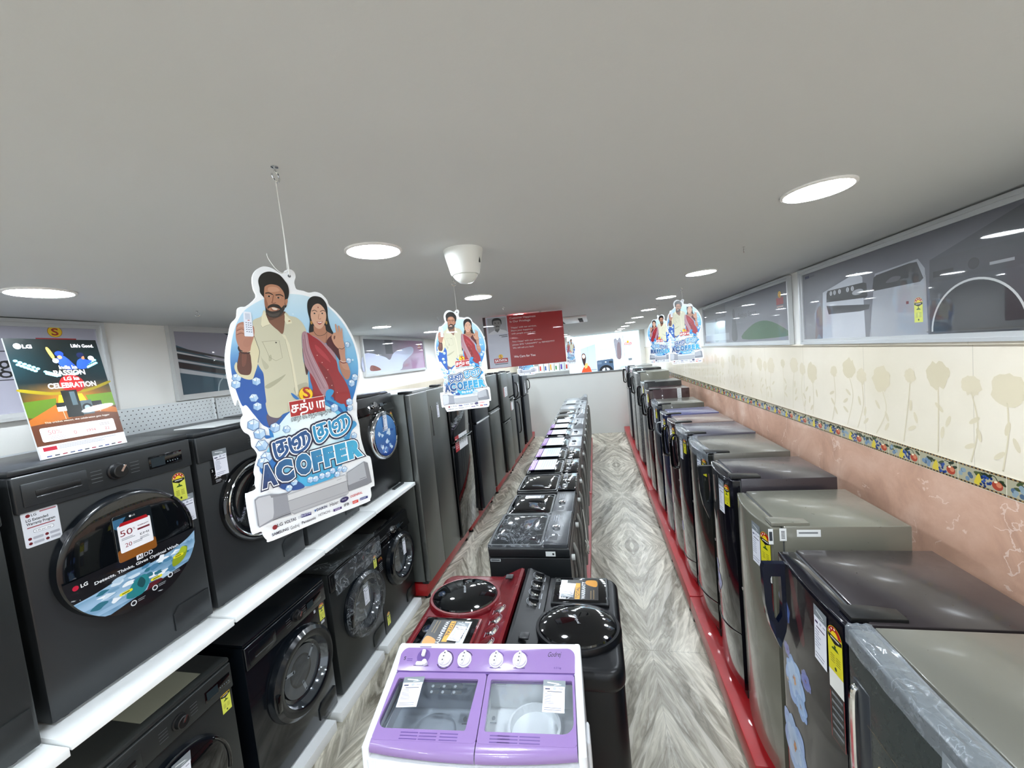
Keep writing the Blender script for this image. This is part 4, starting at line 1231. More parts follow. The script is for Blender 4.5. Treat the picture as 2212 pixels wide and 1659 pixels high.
a.sector(1190, 42, 0, 176, 0, 180, '23262b', 30)
a.poly([(1372, 30), (1870, 30), (1870, 326), (1372, 326)], '101315')
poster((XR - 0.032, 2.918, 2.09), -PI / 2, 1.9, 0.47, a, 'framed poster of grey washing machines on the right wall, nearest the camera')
a = Art()
PW2 = 2180
a.rect(30, 30, PW2 - 30, 440, lambda u, v: mixc('8f9097', '6e6f78', v / 440), 0, 3)
a.rect(PW2 - 210, 290, PW2 - 100, 340, 'a3343a'); s_logo(a, PW2 - 155, 362, 24); a.lines(PW2 - 205, 280, PW2 - 105, 1, 1, 10, 'c8b0a8', 0.0)
a.text('Sathya Space', 1180, 255, 44, '56575d', 420, 0)
a.poly([(1250, 60), (1500, 175), (1800, 190), (2100, 110), (2100, 60)], '3e6a48', 1)
for u in (420, 980):
    a.poly([(u, 60), (u + 30, 230), (u + 80, 300), (u + 130, 230), (u + 150, 60)], '5e6168', 1); a.ell(u + 80, 310, 34, 40, '595c63')
a.poly([(30, 290), (820, 300), (830, 420), (30, 420)], '5f6068')
a.rect(30, 60, 900, 130, 'a7aab2')
poster((XR - 0.032, 5.24, 2.09), -PI / 2, PW2 / 1000, 0.47, a, 'framed poster with a green hill on the right wall, farther from the camera')
# left wall posters face +X: u runs away from the camera
a = Art()
a.rect(30, 30, 1620, 430, 'b9b8c4')
for v in (170, 290):
    a.rect(30, v, 1620, v + 4, '2f3038')
a.text('Enliven your living', 620, 205, 75, '15161a', 692, 0)
s_logo(a, 1468, 380, 26); a.rect(1400, 300, 1540, 350, 'b3202a')
poster((XL + 0.03, -0.115, 2.135), PI / 2, 1.65, 0.43, a, 'framed lilac poster with a black letter g behind the cricket standee')
a = Art()
a.rect(30, 30, 1470, 420, '39606e')
a.poly([(30, 420), (330, 420), (800, 200), (560, 130), (30, 330)], 'aaa9b6')
a.poly([(330, 420), (1470, 420), (1470, 150), (900, 160)], '1f4450')
for v0, v1, col in ((318, 300, '3a3c40'), (292, 282, 'd6d6d8'), (280, 250, '0c0d0f'), (246, 232, 'c4c5c9'), (230, 195, '101114'), (192, 165, 'c2c6ca')):
    a.poly([(30, v0), (900, v0 - 190), (1000, v1 - 190), (30, v1)], col)
a.line([(260, 30), (300, 110), (480, 200), (760, 240)], 8, 'a9bcc2', 1)
poster((XL + 0.03, 1.84, 2.13), PI / 2, 1.5, 0.44, a, 'framed teal poster with black and white stripes on the left wall')
a = Art()
PW3 = 1560
a.rect(30, 30, PW3 - 30, 420, lambda u, v: mixc('74767c', 'b58fb0', (u - 600) / 500), 0, 4)
a.poly([(30, 250), (430, 210), (560, 170), (700, 260), (1150, 330), (1200, 250), (900, 130), (760, 30), (30, 30)], 'ccd3ea', 1)
a.rect(480, 240, 650, 420, '474a50')
a.poly([(120, 60), (140, 120), (260, 100), (330, 60)], '8a4a3a', 1)
sathya(a, PW3 - 150, 300, 120, False)
poster((XL + 0.03, 3.775, 2.13), PI / 2, PW3 / 1000, 0.44, a, 'framed pink and grey poster on the left wall beyond the teal one')

# white perforated back boards of the display shelves
def perf_mat():
    m, nt, b_ = nodes_mat('perforated_white_board')
    tc = N(nt, 'TexCoord')
    sp = N(nt, 'SeparateXYZ')
    nt.links.new(tc.outputs['Object'], sp.inputs[0])
    row = math_node(nt, 'FLOOR', math_node(nt, 'DIVIDE', sp.outputs[2], 0.021))
    off = math_node(nt, 'MULTIPLY', math_node(nt, 'MODULO', row, 2.0), 0.0125)
    py = math_node(nt, 'SUBTRACT', math_node(nt, 'MODULO', math_node(nt, 'ADD', math_node(nt, 'ADD', sp.outputs[1], off), 10.0), 0.025), 0.0125)
    pz = math_node(nt, 'SUBTRACT', math_node(nt, 'MODULO', sp.outputs[2], 0.021), 0.0105)
    d = math_node(nt, 'SQRT', math_node(nt, 'ADD', math_node(nt, 'POWER', py, 2.0), math_node(nt, 'POWER', pz, 2.0)))
    h = math_node(nt, 'LESS_THAN', d, 0.0028)
    mx = N(nt, 'MixRGB')
    nt.links.new(h, mx.inputs[0])
    mx.inputs[1].default_value = (*lin('e4e9ea'), 1)
    mx.inputs[2].default_value = (0.05, 0.05, 0.055, 1)
    nt.links.new(mx.outputs[0], b_.inputs['Base Color'])
    b_.inputs['Roughness'].default_value = 0.4
    return m
PERF = perf_mat()
for y0, y1, zt, s in ((0.55, 1.235, 2.0, 'white perforated back board behind the cricket standee, nearest the camera'), (1.245, 2.03, 2.125, 'white perforated back board under the wall between the two left posters'), (2.04, 2.6, 2.118, 'white perforated back board mostly hidden by the near cutout')):
    q = B(); q.box(XL + 0.03, XL + 0.045, y0, y1, 0.9, zt, PERF); q.box(XL + 0.03, XL + 0.055, y0, y0 + 0.005, 0.0, zt, SHELFM); q.box(XL + 0.03, XL + 0.055, y1 - 0.005, y1, 0.0, zt, SHELFM)
    for z in (0.03, 0.06, 0.09):
        q.box(XL + 0.055, XL + 0.0562, y1 - 0.0045, y1 - 0.0005, zt - z - 0.012, zt - z, BLACKPL)
    q.obj('pegboard', label=s, cat='pegboard', group='white perforated back boards')
q = B(); q.box(XL + 0.005, XL + 0.012, 3.4, 4.0, 1.9, 2.06, mat('pinned_paper', 'eceee9', 0.6)); q.obj('paper_sheet', label='white paper panel on the left wall tiles under the pink poster', cat='paper')

# ------------------------------------------------------------------ beyond the partition
t = empty('backlit_panel', (-0.72, 11.3, 1.3), 0, 'bright backlit wall panel with a woman in red and two washing machines', 'illuminated sign')
LW, LH = 1940, 1262
q = B(); q.box(0, LW / 1000, 0.001, 0.08, 0, LH / 1000, WHITEMET); q.obj('light_box', t)
a = Art()
a.rect(0, 0, LW, LH, 'd8f0fa')
a.poly([(330, 0), (760, 0), (760, 1010), (330, 900)], '9fb6cc'); a.line([(545, 250), (545, 980)], 5, '7f98b0'); a.rect(600, 290, 760, 305, '56606c')
a.poly([(280, 0), (360, 0), (350, 1000), (300, 900)], 'b8c8d8')
a.poly([(330, 250), (430, 420), (520, 430), (590, 330), (640, 0), (330, 0)], 'e2401c', 1)
a.poly([(420, 420), (470, 500), (520, 480), (500, 380), (440, 350)], 'f39a5c', 1)
a.poly([(365, 640), (372, 740), (420, 780), (470, 740), (480, 620), (450, 480), (420, 430), (390, 500)], '2a1a1c', 1)
a.ell(420, 690, 42, 60, 'f0c4a4'); a.ell(420, 665, 18, 7, 'ffffff')
a.poly([(770, 0), (1220, 0), (1220, 540), (1200, 560), (790, 540), (770, 520)], '3c5068')
a.rect(790, 430, 900, 500, '55697f'); a.rect(1100, 440, 1200, 500, '1c2630'); a.ell(1010, 480, 22, 22, 'aab6c0')
a.ell(1005, 205, 195, 195, '0e1218'); a.ell(1005, 205, 125, 125, 'aeb9c6'); a.ell(1005, 205, 60, 60, '12161c')
for k in range(5):
    th = math.radians(k * 72 + 20)
    a.line([(1005, 205), (1005 + 125 * math.cos(th), 205 + 125 * math.sin(th))], 34, '12161c')
a.rect(1240, 0, 1760, 560, 'e8f4fa'); a.ell(1490, 190, 190, 190, 'c2d2de'); a.ell(1490, 190, 150, 150, '9fb4c4'); a.ell(1490, 190, 90, 90, 'd8e6ee'); a.rect(1620, 470, 1720, 530, '5a6670')
a.poly([(1270, 1040), (1300, 1100), (1340, 1100), (1370, 1050), (1430, 1120), (1470, 1000), (1440, 560), (1320, 560), (1290, 800)], '7d808c', 1)
a.poly([(1340, 560), (1350, 900), (1400, 1000), (1440, 900), (1440, 560)], '6a5f66', 1)
a.line([(1520, 1180), (1530, 900), (1535, 560), (1510, 520)], 12, '8a8e98', 1)
a.text('Enliven your', 890, 810, 56, '5a6a76', 360, 0); a.text('with our best appliances', 890, 735, 34, '7d8c96', 400, 0)
sathya(a, 1640, 900, 190)
a.obj('printed_face', t, m=LITPRINT)
q = B()
for z in (0.35, 0.8, 1.25, 1.62):
    q.box(-2.2, -0.75, 11.6, 12.0, z, z + 0.03, SHELFM)
q.box(-2.2, -0.75, 12.0, 12.02, 0, 1.65, SHELFM)
q.box(-2.23, -2.2, 11.6, 12.02, 0, 1.65, SHELFM); q.box(-0.75, -0.72, 11.6, 12.02, 0, 1.65, SHELFM)
q.obj('display_rack', label='white display rack beyond the partition, under the red board', cat='shelf')
cols = ['f0f3f5', 'e9eef0', 'f4f5f2', 'dfe8ea']
for k in range(9):
    x = -2.1 + k * 0.155
    hgt = (0.2, 0.26, 0.17, 0.24, 0.22, 0.28, 0.2, 0.25, 0.22)[k]
    q = B(); q.box(x, x + 0.135, 11.63, 11.85, 1.6505, 1.65 + hgt, mat('carton_%d' % (k % 4), cols[k % 4], 0.5), bev=0.004)
    a = Art()
    a.rect(x * 1000 + 20, 1650 + 30, x * 1000 + 60, 1650 + hgt * 700, ('e4b020', '3a9a50', '6a3ac0', 'e0402a', '2f60b0')[k % 5])
    a.mesh(q, Matrix.Translation((0, 11.6295, 0)))
    q.obj('product_carton', label='white carton with %s mark on the far rack, %s from its left end' % (('yellow', 'green', 'violet', 'orange', 'blue')[k % 5], ('first', 'second', 'third', 'fourth', 'fifth', 'sixth', 'seventh', 'eighth', 'ninth')[k]), cat='box', group='cartons on the far rack')

# ------------------------------------------------------------------ small printed parts
def energy_label(t, u, v, w, y=-0.0155, stars=5, M=None, tall=False):
    a = Art()
    if tall:
        a.rect(u, v - w * 1.9, u + w, v + w * 0.3, 'e8e8e4')
        a.rect(u, v - w * 3.6, u + w, v - w * 0.75, '14161a')
        a.line([(u, v - w * 3.6), (u + w, v - w * 3.6), (u + w, v - w * 1.0)], w * 0.05, 'c2404a')
        for k in range(5):
            a.rect(u + w * 0.12, v - w * (1.2 + k * 0.45), u + w * 0.88, v - w * (1.06 + k * 0.45), '8a8f94'); a.rect(u + w * 0.3, v - w * (1.34 + k * 0.45), u + w * 0.8, v - w * (1.28 + k * 0.45), '54585e')
    energy(a, u, v, w, stars)
    o = a.obj('energy_label', t, M=(Matrix.Translation((0, y, 0)) if M is None else M), m=GLOSSPRINT)
    return o
def price_tag(t, u, v, w, h, y=-0.016, M=None, rot=0.0):
    """clear pocket with a white printed sheet, (u,v) its top left corner in mm"""
    a = Art()
    a.rect(u, v - h * 0.25, u + w, v, '8f969b'); a.line([(u + w * 0.2, v - h * 0.08), (u + w * 0.7, v - h * 0.12)], w * 0.05, 'e6eaec'); a.line([(u + w * 0.5, v - h * 0.17), (u + w * 0.8, v - h * 0.14)], w * 0.03, 'd0d5d8')
    a.rect(u + w * 0.03, v - h, u + w * 0.97, v - h * 0.2, 'eceef6')
    a.rect(u + w * 0.1, v - h * 0.31, u + w * 0.32, v - h * 0.27, '3b3f6a'); a.ell(u + w * 0.52, v - h * 0.27, w * 0.08, w * 0.07, 'b9bdcc'); a.rect(u + w * 0.7, v - h * 0.28, u + w * 0.9, v - h * 0.26, '8d91a4')
    a.lines(u + w * 0.2, v - h * 0.36, u + w * 0.9, 1, 1, h * 0.022, '4a4d62', 0.1)
    a.lines(u + w * 0.1, v - h * 0.43, u + w * 0.55, 7, h * 0.05, h * 0.014, '8a8ea6', 0.4)
    a.lines(u + w * 0.1, v - h * 0.86, u + w * 0.9, 2, h * 0.06, h * 0.016, '7a7e96', 0.4)
    M = (Matrix.Translation((0, y, 0)) if M is None else M)
    if rot:
        M = M @ Matrix.Translation((u / 1000, 0, v / 1000)) @ Matrix.Rotation(math.radians(rot), 4, 'Y') @ Matrix.Translation((-u / 1000, 0, -v / 1000))
    return a.obj('price_tag', t, M=M, m=GLOSSPRINT)

# ------------------------------------------------------------------ front loading washing machines, fronts facing +X
def front_loader(label, yc, z0, xf, w, h, d, body, style, cz, R, cx=0.0, panel=None, slant=False, group='front loading washing machines on the left display', flap=True, knob=0.0, disp=0.12, drawer=True):
    t = empty('washing_machine', (xf, yc, z0), PI / 2, label, 'washing machine', group)
    panel = panel or body
    W = w / 2
    q = B(); q.box(-W, W, 0.0, d, 0.016, h - 0.022, body, bev=0.008); q.obj('cabinet', t)
    q = B()
    if slant:
        q.prism([(-0.012, h - 0.165), (-0.02, h - 0.15), (0.03, h - 0.012), (0.05, h), (d, h), (d, h - 0.165)], -W, W, panel, axis='x', bev=0.008)
    else:
        q.box(-W, W, -0.008, d, h - 0.022, h, body, bev=0.007)
    q.obj('top_cover', t)
    py = -0.014
    if not slant:
        q = B(); q.box(-W + 0.002, W - 0.002, py, 0.004, h - 0.142, h - 0.024, panel, bev=0.006, seg=3); q.obj('control_panel', t)
    SL = Matrix.Identity(4)
    if slant:
        SL = T(0, -0.02, h - 0.15) @ rx(-math.atan2(0.05, 0.138)) @ T(0, 0.0136, -(h - 0.142))
    if drawer:
        q = B(); q.box(-W + 0.02, -W + 0.185, py - 0.004, py + 0.002, h - 0.125, h - 0.05, panel, bev=0.003, M=SL); o = q.obj('detergent_drawer', t)
        q = B(); q.box(-W + 0.05, -W + 0.165, py - 0.0055, py - 0.003, h - 0.098, h - 0.078, BLACKPL, bev=0.001, M=SL)
        q.box(-W + 0.05, -W + 0.165, py - 0.008, py - 0.003, h - 0.102, h - 0.098, mat('drawer_lip', '6a6d70', 0.25, 0.6), bev=0.001, M=SL); q.obj('handle', o)
    q = B(); q.lathe([(0.031, 0), (0.03, 0.006), (0.0255, 0.008), (0.0235, 0.026), (0.021, 0.028), (0, 0.028)], CHROME if slant else BLACKPL, 36, M=SL @ T(knob, py, h - 0.083) @ FRONT, cap=False); o = q.obj('knob', t)
    q = B(); q.box(-0.0035, 0.0035, py - 0.03, py - 0.026, -0.002, 0.024, CHROME, M=SL @ T(knob, 0, h - 0.083) @ Matrix.Rotation(0.6, 4, 'Y')); q.obj('pointer', o)
    q = B(); q.box(disp, min(disp + 0.13, W - 0.015), py - 0.0015, py + 0.002, h - 0.112, h - 0.062, BLACKGL, bev=0.001, M=SL); o = q.obj('display', t)
    a = Art(base=0.0018)
    for k in range(4):
        a.rect(knob * 1000 - 78, (h - 0.105) * 1000 + k * 13, knob * 1000 - 45, (h - 0.105) * 1000 + k * 13 + 2, '6f7376'); a.rect(knob * 1000 + 45, (h - 0.105) * 1000 + k * 13, knob * 1000 + 75, (h - 0.105) * 1000 + k * 13 + 2, '6f7376')
    a.obj('panel_lettering', t, M=SL @ Matrix.Translation((0, py, 0)))
    a = Art(base=0.0018)
    a.rect(disp * 1000 + 8, (h - 0.106) * 1000, disp * 1000 + 60, (h - 0.07) * 1000, '1d3038')
    for k in range(5):
        a.ell(disp * 1000 + 70 + k * 10, (h - 0.097) * 1000, 2.5, 2.5, '7d8a90', 0, 8)
    a.obj('readout', o, M=SL @ Matrix.Translation((0, py, 0)))
    C = T(cx, 0.002, cz) @ FRONT
    if style == 'smoked':
        q = B(); q.lathe([(R, 0.0), (R + 0.004, 0.006), (R, 0.03), (R - 0.008, 0.036), (R - 0.016, 0.037)], INKBLACK, 64, M=C, cap=False); o = q.obj('door', t)
        q = B(); q.lathe([(R - 0.015, 0.036), (R - 0.03, 0.0385), (R * 0.5, 0.0425), (0, 0.043)], SMOKE, 64, M=C, cap=False); q.obj('door_glass', o)
        q = B(); q.tube([(cx + (R - 0.008) * math.cos(x), -0.036, cz + (R - 0.008) * math.sin(x)) for x in [0.35 + 0.1 * k for k in range(-6, 5)]], 0.006, BLACKGL, 8); q.obj('door_handle', o)
    elif style in ('chrome', 'sticker'):
        q = B(); q.lathe([(R, 0.0), (R + 0.003, 0.008), (R - 0.002, 0.028), (R - 0.012, 0.037), (R - 0.022, 0.036), (R - 0.026, 0.03)], CHROME if style == 'sticker' else BLACKGL, 64, M=C, cap=False); o = q.obj('door', t)
        q = B(); q.lathe([(R - 0.02, 0.0362), (R - 0.025, 0.039), (R - 0.03, 0.036)], CHROME, 64, M=C, cap=False); q.obj('door_trim', o)
        q = B(); q.lathe([(R - 0.026, 0.031), (R * 0.72, 0.03), (R * 0.66, 0.022), (R * 0.3, 0.012), (0, 0.01)], SMOKE, 64, M=C, cap=False); q.obj('door_glass', o)
        q = B(); q.box(cx + R - 0.04, cx + R - 0.012, -0.046, -0.03, cz - 0.04, cz + 0.04, BLACKGL, bev=0.005); q.obj('door_handle', o)
    else:
        q = B(); q.lathe([(R, 0.0), (R + 0.004, 0.01), (R - 0.004, 0.04), (R - 0.024, 0.056), (R - 0.05, 0.057), (R - 0.062, 0.05)], INKBLACK, 64, M=C, cap=False); o = q.obj('door', t)
        q = B(); q.lathe([(R - 0.06, 0.052), (R - 0.07, 0.03), (R - 0.082, 0.012)], mat('bowl_rim_glass', '4a4f54', 0.1, 0.6, coat=0.8), 64, M=C, cap=False); q.obj('door_trim', o)
        q = B(); q.lathe([(R - 0.08, 0.014), (R - 0.09, 0.008), (R * 0.4, 0.004), (0, 0.003)], mat('drum_behind_glass', '3c4146', 0.16, 0.6, coat=0.9), 64, M=C, cap=False); q.obj('door_glass', o)
        a = Art(); rr = (R - 0.1) * 1000; ux, uz = cx * 1000, cz * 1000
        a.ell(ux, uz, rr, rr, '565c62', 0, 40); a.ell(ux - 8, uz + 8, rr * 0.6, rr * 0.64, '2e3338', 0, 32); a.ell(ux - 10, uz + 10, rr * 0.52, rr * 0.55, '454b51', 0, 32)
        for k in range(3):
            th = 0.5 + k * 2.09
            a.line([(ux + rr * 0.5 * math.cos(th), uz + rr * 0.5 * math.sin(th)), (ux + rr * 0.93 * math.cos(th + 0.15), uz + rr * 0.93 * math.sin(th + 0.15))], rr * 0.13, '8d959b')
        for k in range(40):
            th = k * 0.61; r_ = rr * (0.12 + 0.38 * (k % 8) / 8)
            a.ell(ux - 10 + r_ * math.cos(th), uz + 10 + r_ * math.sin(th), 2, 2, '1d2125', 0, 6)
        a.obj('drum', o, M=T(0, -0.0105, 0), m=print_mat('drum_through_glass', 0.25, 0.9))
        q = B(); q.box(cx - R + 0.004, cx - R + 0.03, -0.064, -0.05, cz - 0.045, cz + 0.045, BLACKGL, bev=0.005); q.obj('door_handle', o)
    if flap:
        q = B(); q.prism([(W - 0.165, 0.05), (W - 0.012, 0.05), (W - 0.012, 0.145), (W - 0.14, 0.145), (W - 0.165, 0.12)], -0.0045, 0.002, body, axis='y', bev=0.002); q.obj('filter_flap', t)
    for sx in (-1, 1):
        for yy in (0.05, d - 0.05):
            q = B(); q.lathe([(0.0, 0.0), (0.02, 0.0), (0.018, 0.018), (0.0, 0.018)], BLACKPL, 14, M=T(sx * (W - 0.05), yy, 0), cap=False); q.obj('foot', t)
    return t, o, SL

UZ, UX = 1.146, -1.80
SH = 'white display shelf boards under the upper machines'
for k, (y0, y1, zt) in enumerate(((0.1, 0.812, 1.133), (0.816, 1.385, 1.146), (1.395, 2.0, 1.15), (2.008, 2.575, 1.152), (2.583, 3.235, 1.154))):
    q = B()
    q.box(-2.342, -1.68, y0, y1, zt - 0.028, zt, SHELFM, bev=0.002)
    q.obj('display_shelf', label='white shelf board under %s, left side' % ('the cut off machine at the photo edge', 'the machine with the cricket standee', 'the machine with a black door ring', 'the machine hidden by the near cutout', 'the black machine with the blue door sticker')[k], cat='shelf', group=SH)
    if k:
        q = B(); q.box(-2.3, -1.745, y0 + 0.02, y1 - 0.02, 0.0, 0.065, SHELFM, bev=0.003); q.obj('display_plinth', label='white low plinth under the lower machine, %s from the camera' % ('first', 'second', 'third', 'fourth')[k - 1], cat='plinth', group='white plinths under the lower machines')
# upper tier
t, o, SL = front_loader('dark grey washing machine cut off at the left edge of the photo', 0.525, 1.133, -1.765, 0.55, 0.855, 0.52, DARKPAINT, 'smoked', 0.43, 0.2)
a = Art(); a.rect(205, 740, 262, 780, '26384a'); a.rect(210, 748, 250, 757, '8fa3b4'); a.obj('sticker', t, M=Matrix.Translation((0, -0.0145, 0)), m=GLOSSPRINT)
price_tag(t, 120, 560, 80, 110, y=-0.004)
t, o, SL = front_loader('gunmetal washing machine under the cricket standee, water picture band on its round door', 1.12, UZ, UX, 0.555, 0.854, 0.5, GUNMETAL, 'smoked', 0.465, 0.222, knob=-0.005, disp=0.105)
energy_label(t, 190, 572, 52, y=-0.0011)
price_tag(t, 205, 590, 62, 120, y=-0.0008)
# warranty sticker
a = Art(); a.rect(-262, 598, -174, 712, 'dfe2e8', 6); a.ell(-246, 699, 5.5, 5.5, '8a1f2c'); a.text('LG', -238, 695, 7.5, '4a4d55', None, 1)
a.text('LG Extended', -252, 680, 8.5, '23262e', 52, 1); a.text('Warranty Program', -252, 668, 8.5, '23262e', 68, 1); a.lines(-252, 662, -186, 1, 1, 3, 'a0404a', 0.0); a.rect(-218, 702, -178, 706, 'b06a74')
a.rect(-240, 640, -190, 652, '9a9ca4', 5); a.rect(-239, 641, -191, 651, 'eef0f4', 5); a.text('2.45 per day', -235, 643.5, 5, '3a3d46', 38)
for i in range(2):
    for j in range(2):
        a.ell(-250 + i * 40, 625 - j * 15, 4.5, 4.5, '7a2030'); a.rect(-243 + i * 40, 621 - j * 15, -218 + i * 40, 629 - j * 15, 'b9bbc4', 3)
a.obj('warranty_sticker', t, M=Matrix.Translation((0, -0.001, 0)), m=GLOSSPRINT, plate=(rrect(-262, -174, 598, 712, 6), 0.0008, WHITEPL))
# picture band over the lower half of the door
R = 222.0
cz = 465.0
def band(v):
    return math.sqrt(max(0, R * R - v * v))
lo = [(R * math.cos(math.radians(x)), cz + R * math.sin(math.radians(x))) for x in range(184, 357, 5)]
a = Art(); top = cz - 14
pts = [(-band(-14), top), (band(-14), top)] + [(R * math.cos(math.radians(x)), cz + R * math.sin(math.radians(x))) for x in range(355, 184, -5)]
a.poly(pts, '14161d')
wt = smooth([(-205, cz - 92), (-160, cz - 90), (-110, cz - 84), (-40, cz - 70), (30, cz - 76), (80, cz - 70), (130, cz - 62), (180, cz - 46), (214, cz - 26)], 4, False)
wb = [p for p in ((R * math.cos(math.radians(x)), cz + R * math.sin(math.radians(x))) for x in range(350, 200, -5))]
low = [(p[0], max(p[1], cz - 178 + 0.16 * (p[0] + 60))) for p in wb]
a.poly([(max(-band(p[1] - cz) , p[0]), p[1]) for p in wt] + [p for p in low if p[0] < 214], lambda u, v: mixc('a9c6dd', '4f86a8', (v % 37) / 37 * 0.6 + 0.2 * math.sin(u * 0.11)), 0, 6)
rnd = random.Random(11)
for k in range(46):
    u, v = rnd.uniform(-150, 170), rnd.uniform(cz - 150, cz - 72)
    if u * u + (v - cz) ** 2 < 195 ** 2 and v < cz - 70 + 0.1 * u and v > cz - 168 + 0.16 * (u + 60):
        a.poly([(u + rnd.uniform(8, 30) * math.cos(x), v + rnd.uniform(4, 12) * math.sin(x)) for x in [0.9 * q for q in range(7)]], rnd.choice(('d7e4ee', 'bcd2e2', 'eef3f7', '7fa8c2', '5b8fae', '3c7f90')), 1)
a.poly([(-60, cz - 160), (-30, cz - 115), (10, cz - 105), (20, cz - 140), (-10, cz - 172)], '2f8f96', 1); a.poly([(-20, cz - 130), (-5, cz - 108), (8, cz - 130), (-4, cz - 150)], '1d5f66', 1)
a.poly([(5, cz - 172), (20, cz - 148), (60, cz - 150), (70, cz - 160)], '6a2530', 0)
a.poly([(110, cz - 132), (115, cz - 100), (150, cz - 80), (175, cz - 78), (165, cz - 110), (140, cz - 130)], '9aa832', 1); a.poly([(140, cz - 92), (152, cz - 70), (170, cz - 76), (165, cz - 96)], 'b3c23e', 1)
for u, v in ((-78, cz - 142), (25, cz - 146), (115, cz - 104)):
    a.rect(u, v, u + 42, v + 10, 'e8e03a', 5); a.rect(u + 8, v + 3.5, u + 32, v + 6.5, '4a4a20')
for u, v in ((-40, cz - 190), (35, cz - 176), (95, cz - 158)):
    a.ell(u, v, 10, 10, 'dfe3e6'); a.ell(u, v, 6.5, 6.5, '2a2f36'); a.lines(u + 14, v + 5, u + 42, 2, 6, 2, 'aab0b6')
a.ell(-190, cz - 40, 8.5, 8.5, 'c22a4a'); a.text('LG', -176, cz - 46, 12, 'f2f4f6', None, 1)
a.rect(-8, cz - 42, 14, cz - 23, 'e8eaee', 2); a.text('AI', -4, cz - 38, 11, '20242c', 14, 1); a.text('DD', 18, cz - 40, 15, 'eef0f4', 30, 0)
a.text('Detects, Thinks, Gives Optimal Wash', -140, cz - 59, 10.5, 'e8ebef', 282, 1)
a.obj('picture_band', o, M=Matrix.Translation((0, -0.0445, 0)), m=GLOSSPRINT)
# offer card on the door
a = Art(); a.rect(-62, 440, 66, 612, '12222a', 8); a.poly([(-62, 600), (-20, 600), (-50, 560), (-62, 570)], '4a7a98'); a.rect(-62, 440, 66, 485, '9a6428', 8); a.rect(-52, 472, 58, 574, 'f1f1f4', 5)
a.poly([(-46, 570), (52, 570), (46, 582), (-40, 582)], 'b8202c'); a.ell(-6, 597, 4, 4, 'e8e8ea'); a.text('LG', 0, 594, 6, 'e8e8ea')
a.text('50', -46, 532, 22, '8a1f30', 40, 0); a.text('%', -4, 544, 8, '8a1f30'); a.lines(-44, 524, 0, 2, 5, 2, '8a8e98'); a.text('20', -36, 488, 15, 'a03040', 22, 0); a.lines(-10, 498, 22, 2, 5, 2, '8a8e98')
a.text('WARRANTY', 12, 548, 5, '6a2436', 38, 1); a.rect(10, 534, 52, 541, '7a2036'); a.text('EMI', 16, 512, 8, '30343c', 30, 0); a.lines(14, 505, 50, 2, 5, 2, '8a8e98')
a.obj('offer_card', o, M=Matrix.Translation((0, -0.0448, 0)), m=GLOSSPRINT, plate=(rrect(-62, 66, 440, 612, 8), 0.0005, WHITEPL))
t, o, SL = front_loader('dark grey washing machine with black ringed door beside the near hanging cutout', 1.705, 1.15, UX, 0.57, 0.845, 0.5, GUNMETAL, 'chrome', 0.445, 0.215, cx=0.005, drawer=False, knob=0.06, disp=0.13)
price_tag(t, -215, 745, 72, 125, y=-0.0146)
a = Art(); a.rect(-225, 585, -150, 662, '0e0f11'); a.text('2', -218, 645, 11, 'e8e8ea', None, 1); a.rect(-200, 648, -160, 654, '9a9ca0'); a.text('20', -208, 612, 18, 'f0f0f2', 34, 1); a.lines(-205, 604, -172, 3, 5, 2.5, 'b0b2b6')
a.obj('years_sticker', t, M=Matrix.Translation((0, -0.001, 0)), m=GLOSSPRINT)
q = B(); q.box(-0.13, 0.13, 0.05, 0.3, 0.8455, 0.849, mat('paper_leaflet', 'dfe2e0', 0.5)); q.obj('leaflet', t)
t, o, SL = front_loader('grey washing machine mostly hidden behind the near hanging cutout', 2.29, 1.152, UX, 0.54, 0.845, 0.5, GUNMETAL, 'chrome', 0.45, 0.2)
a = Art(); a.rect(90, 120, 215, 300, '3a3d40'); a.lines(100, 280, 200, 8, 18, 4, '6a6e72'); a.obj('notice_sheet', t, M=Matrix.Translation((0, -0.001, 0)), m=GLOSSPRINT)
t, o, SL = front_loader('black machine with blue picture sticker in its chrome ringed door, upper tier', 2.93, 1.154, UX, 0.56, 0.85, 0.5, BLACKPAINT, 'sticker', 0.49, 0.205, cx=0.06, panel=BLACKGL, slant=True, drawer=False, flap=False, knob=-0.03, disp=0.06)
a = Art(); Rg = 172
a.ell(60, 490, Rg, Rg, lambda u, v: mixc('1a4f9a', '6fa6d8', (v - 330) / 320), 0, 48)
rnd = random.Random(4)
for k in range(26):
    u, v = rnd.uniform(-60, 170), rnd.uniform(345, 520)
    if (u - 60) ** 2 + (v - 490) ** 2 < 140 ** 2:
        a.poly([(u + rnd.uniform(8, 28) * math.cos(x), v + rnd.uniform(6, 26) * math.sin(x)) for x in [0.9 * z for z in range(7)]], rnd.choice(('d8e8f4', 'a9c9e6', 'eaf2f8', '4c86c4', '2f66ac')), 1)
a.lines(15, 560, 110, 3, 14, 6, 'dfe8f2')
a.obj('door_sticker', o, M=Matrix.Translation((0, -0.0335, 0)), m=GLOSSPRINT)
price_tag(o, 20, 690, 62, 150, y=-0.045)
energy_label(t, 212, 560, 44, y=-0.0012)
q = B(); q.box(0.1, 0.27, -0.03, -0.004, 0.0, 0.012, mat('dark_shelf_strip', '2e3133', 0.4)); q.obj('foot_strip', t)
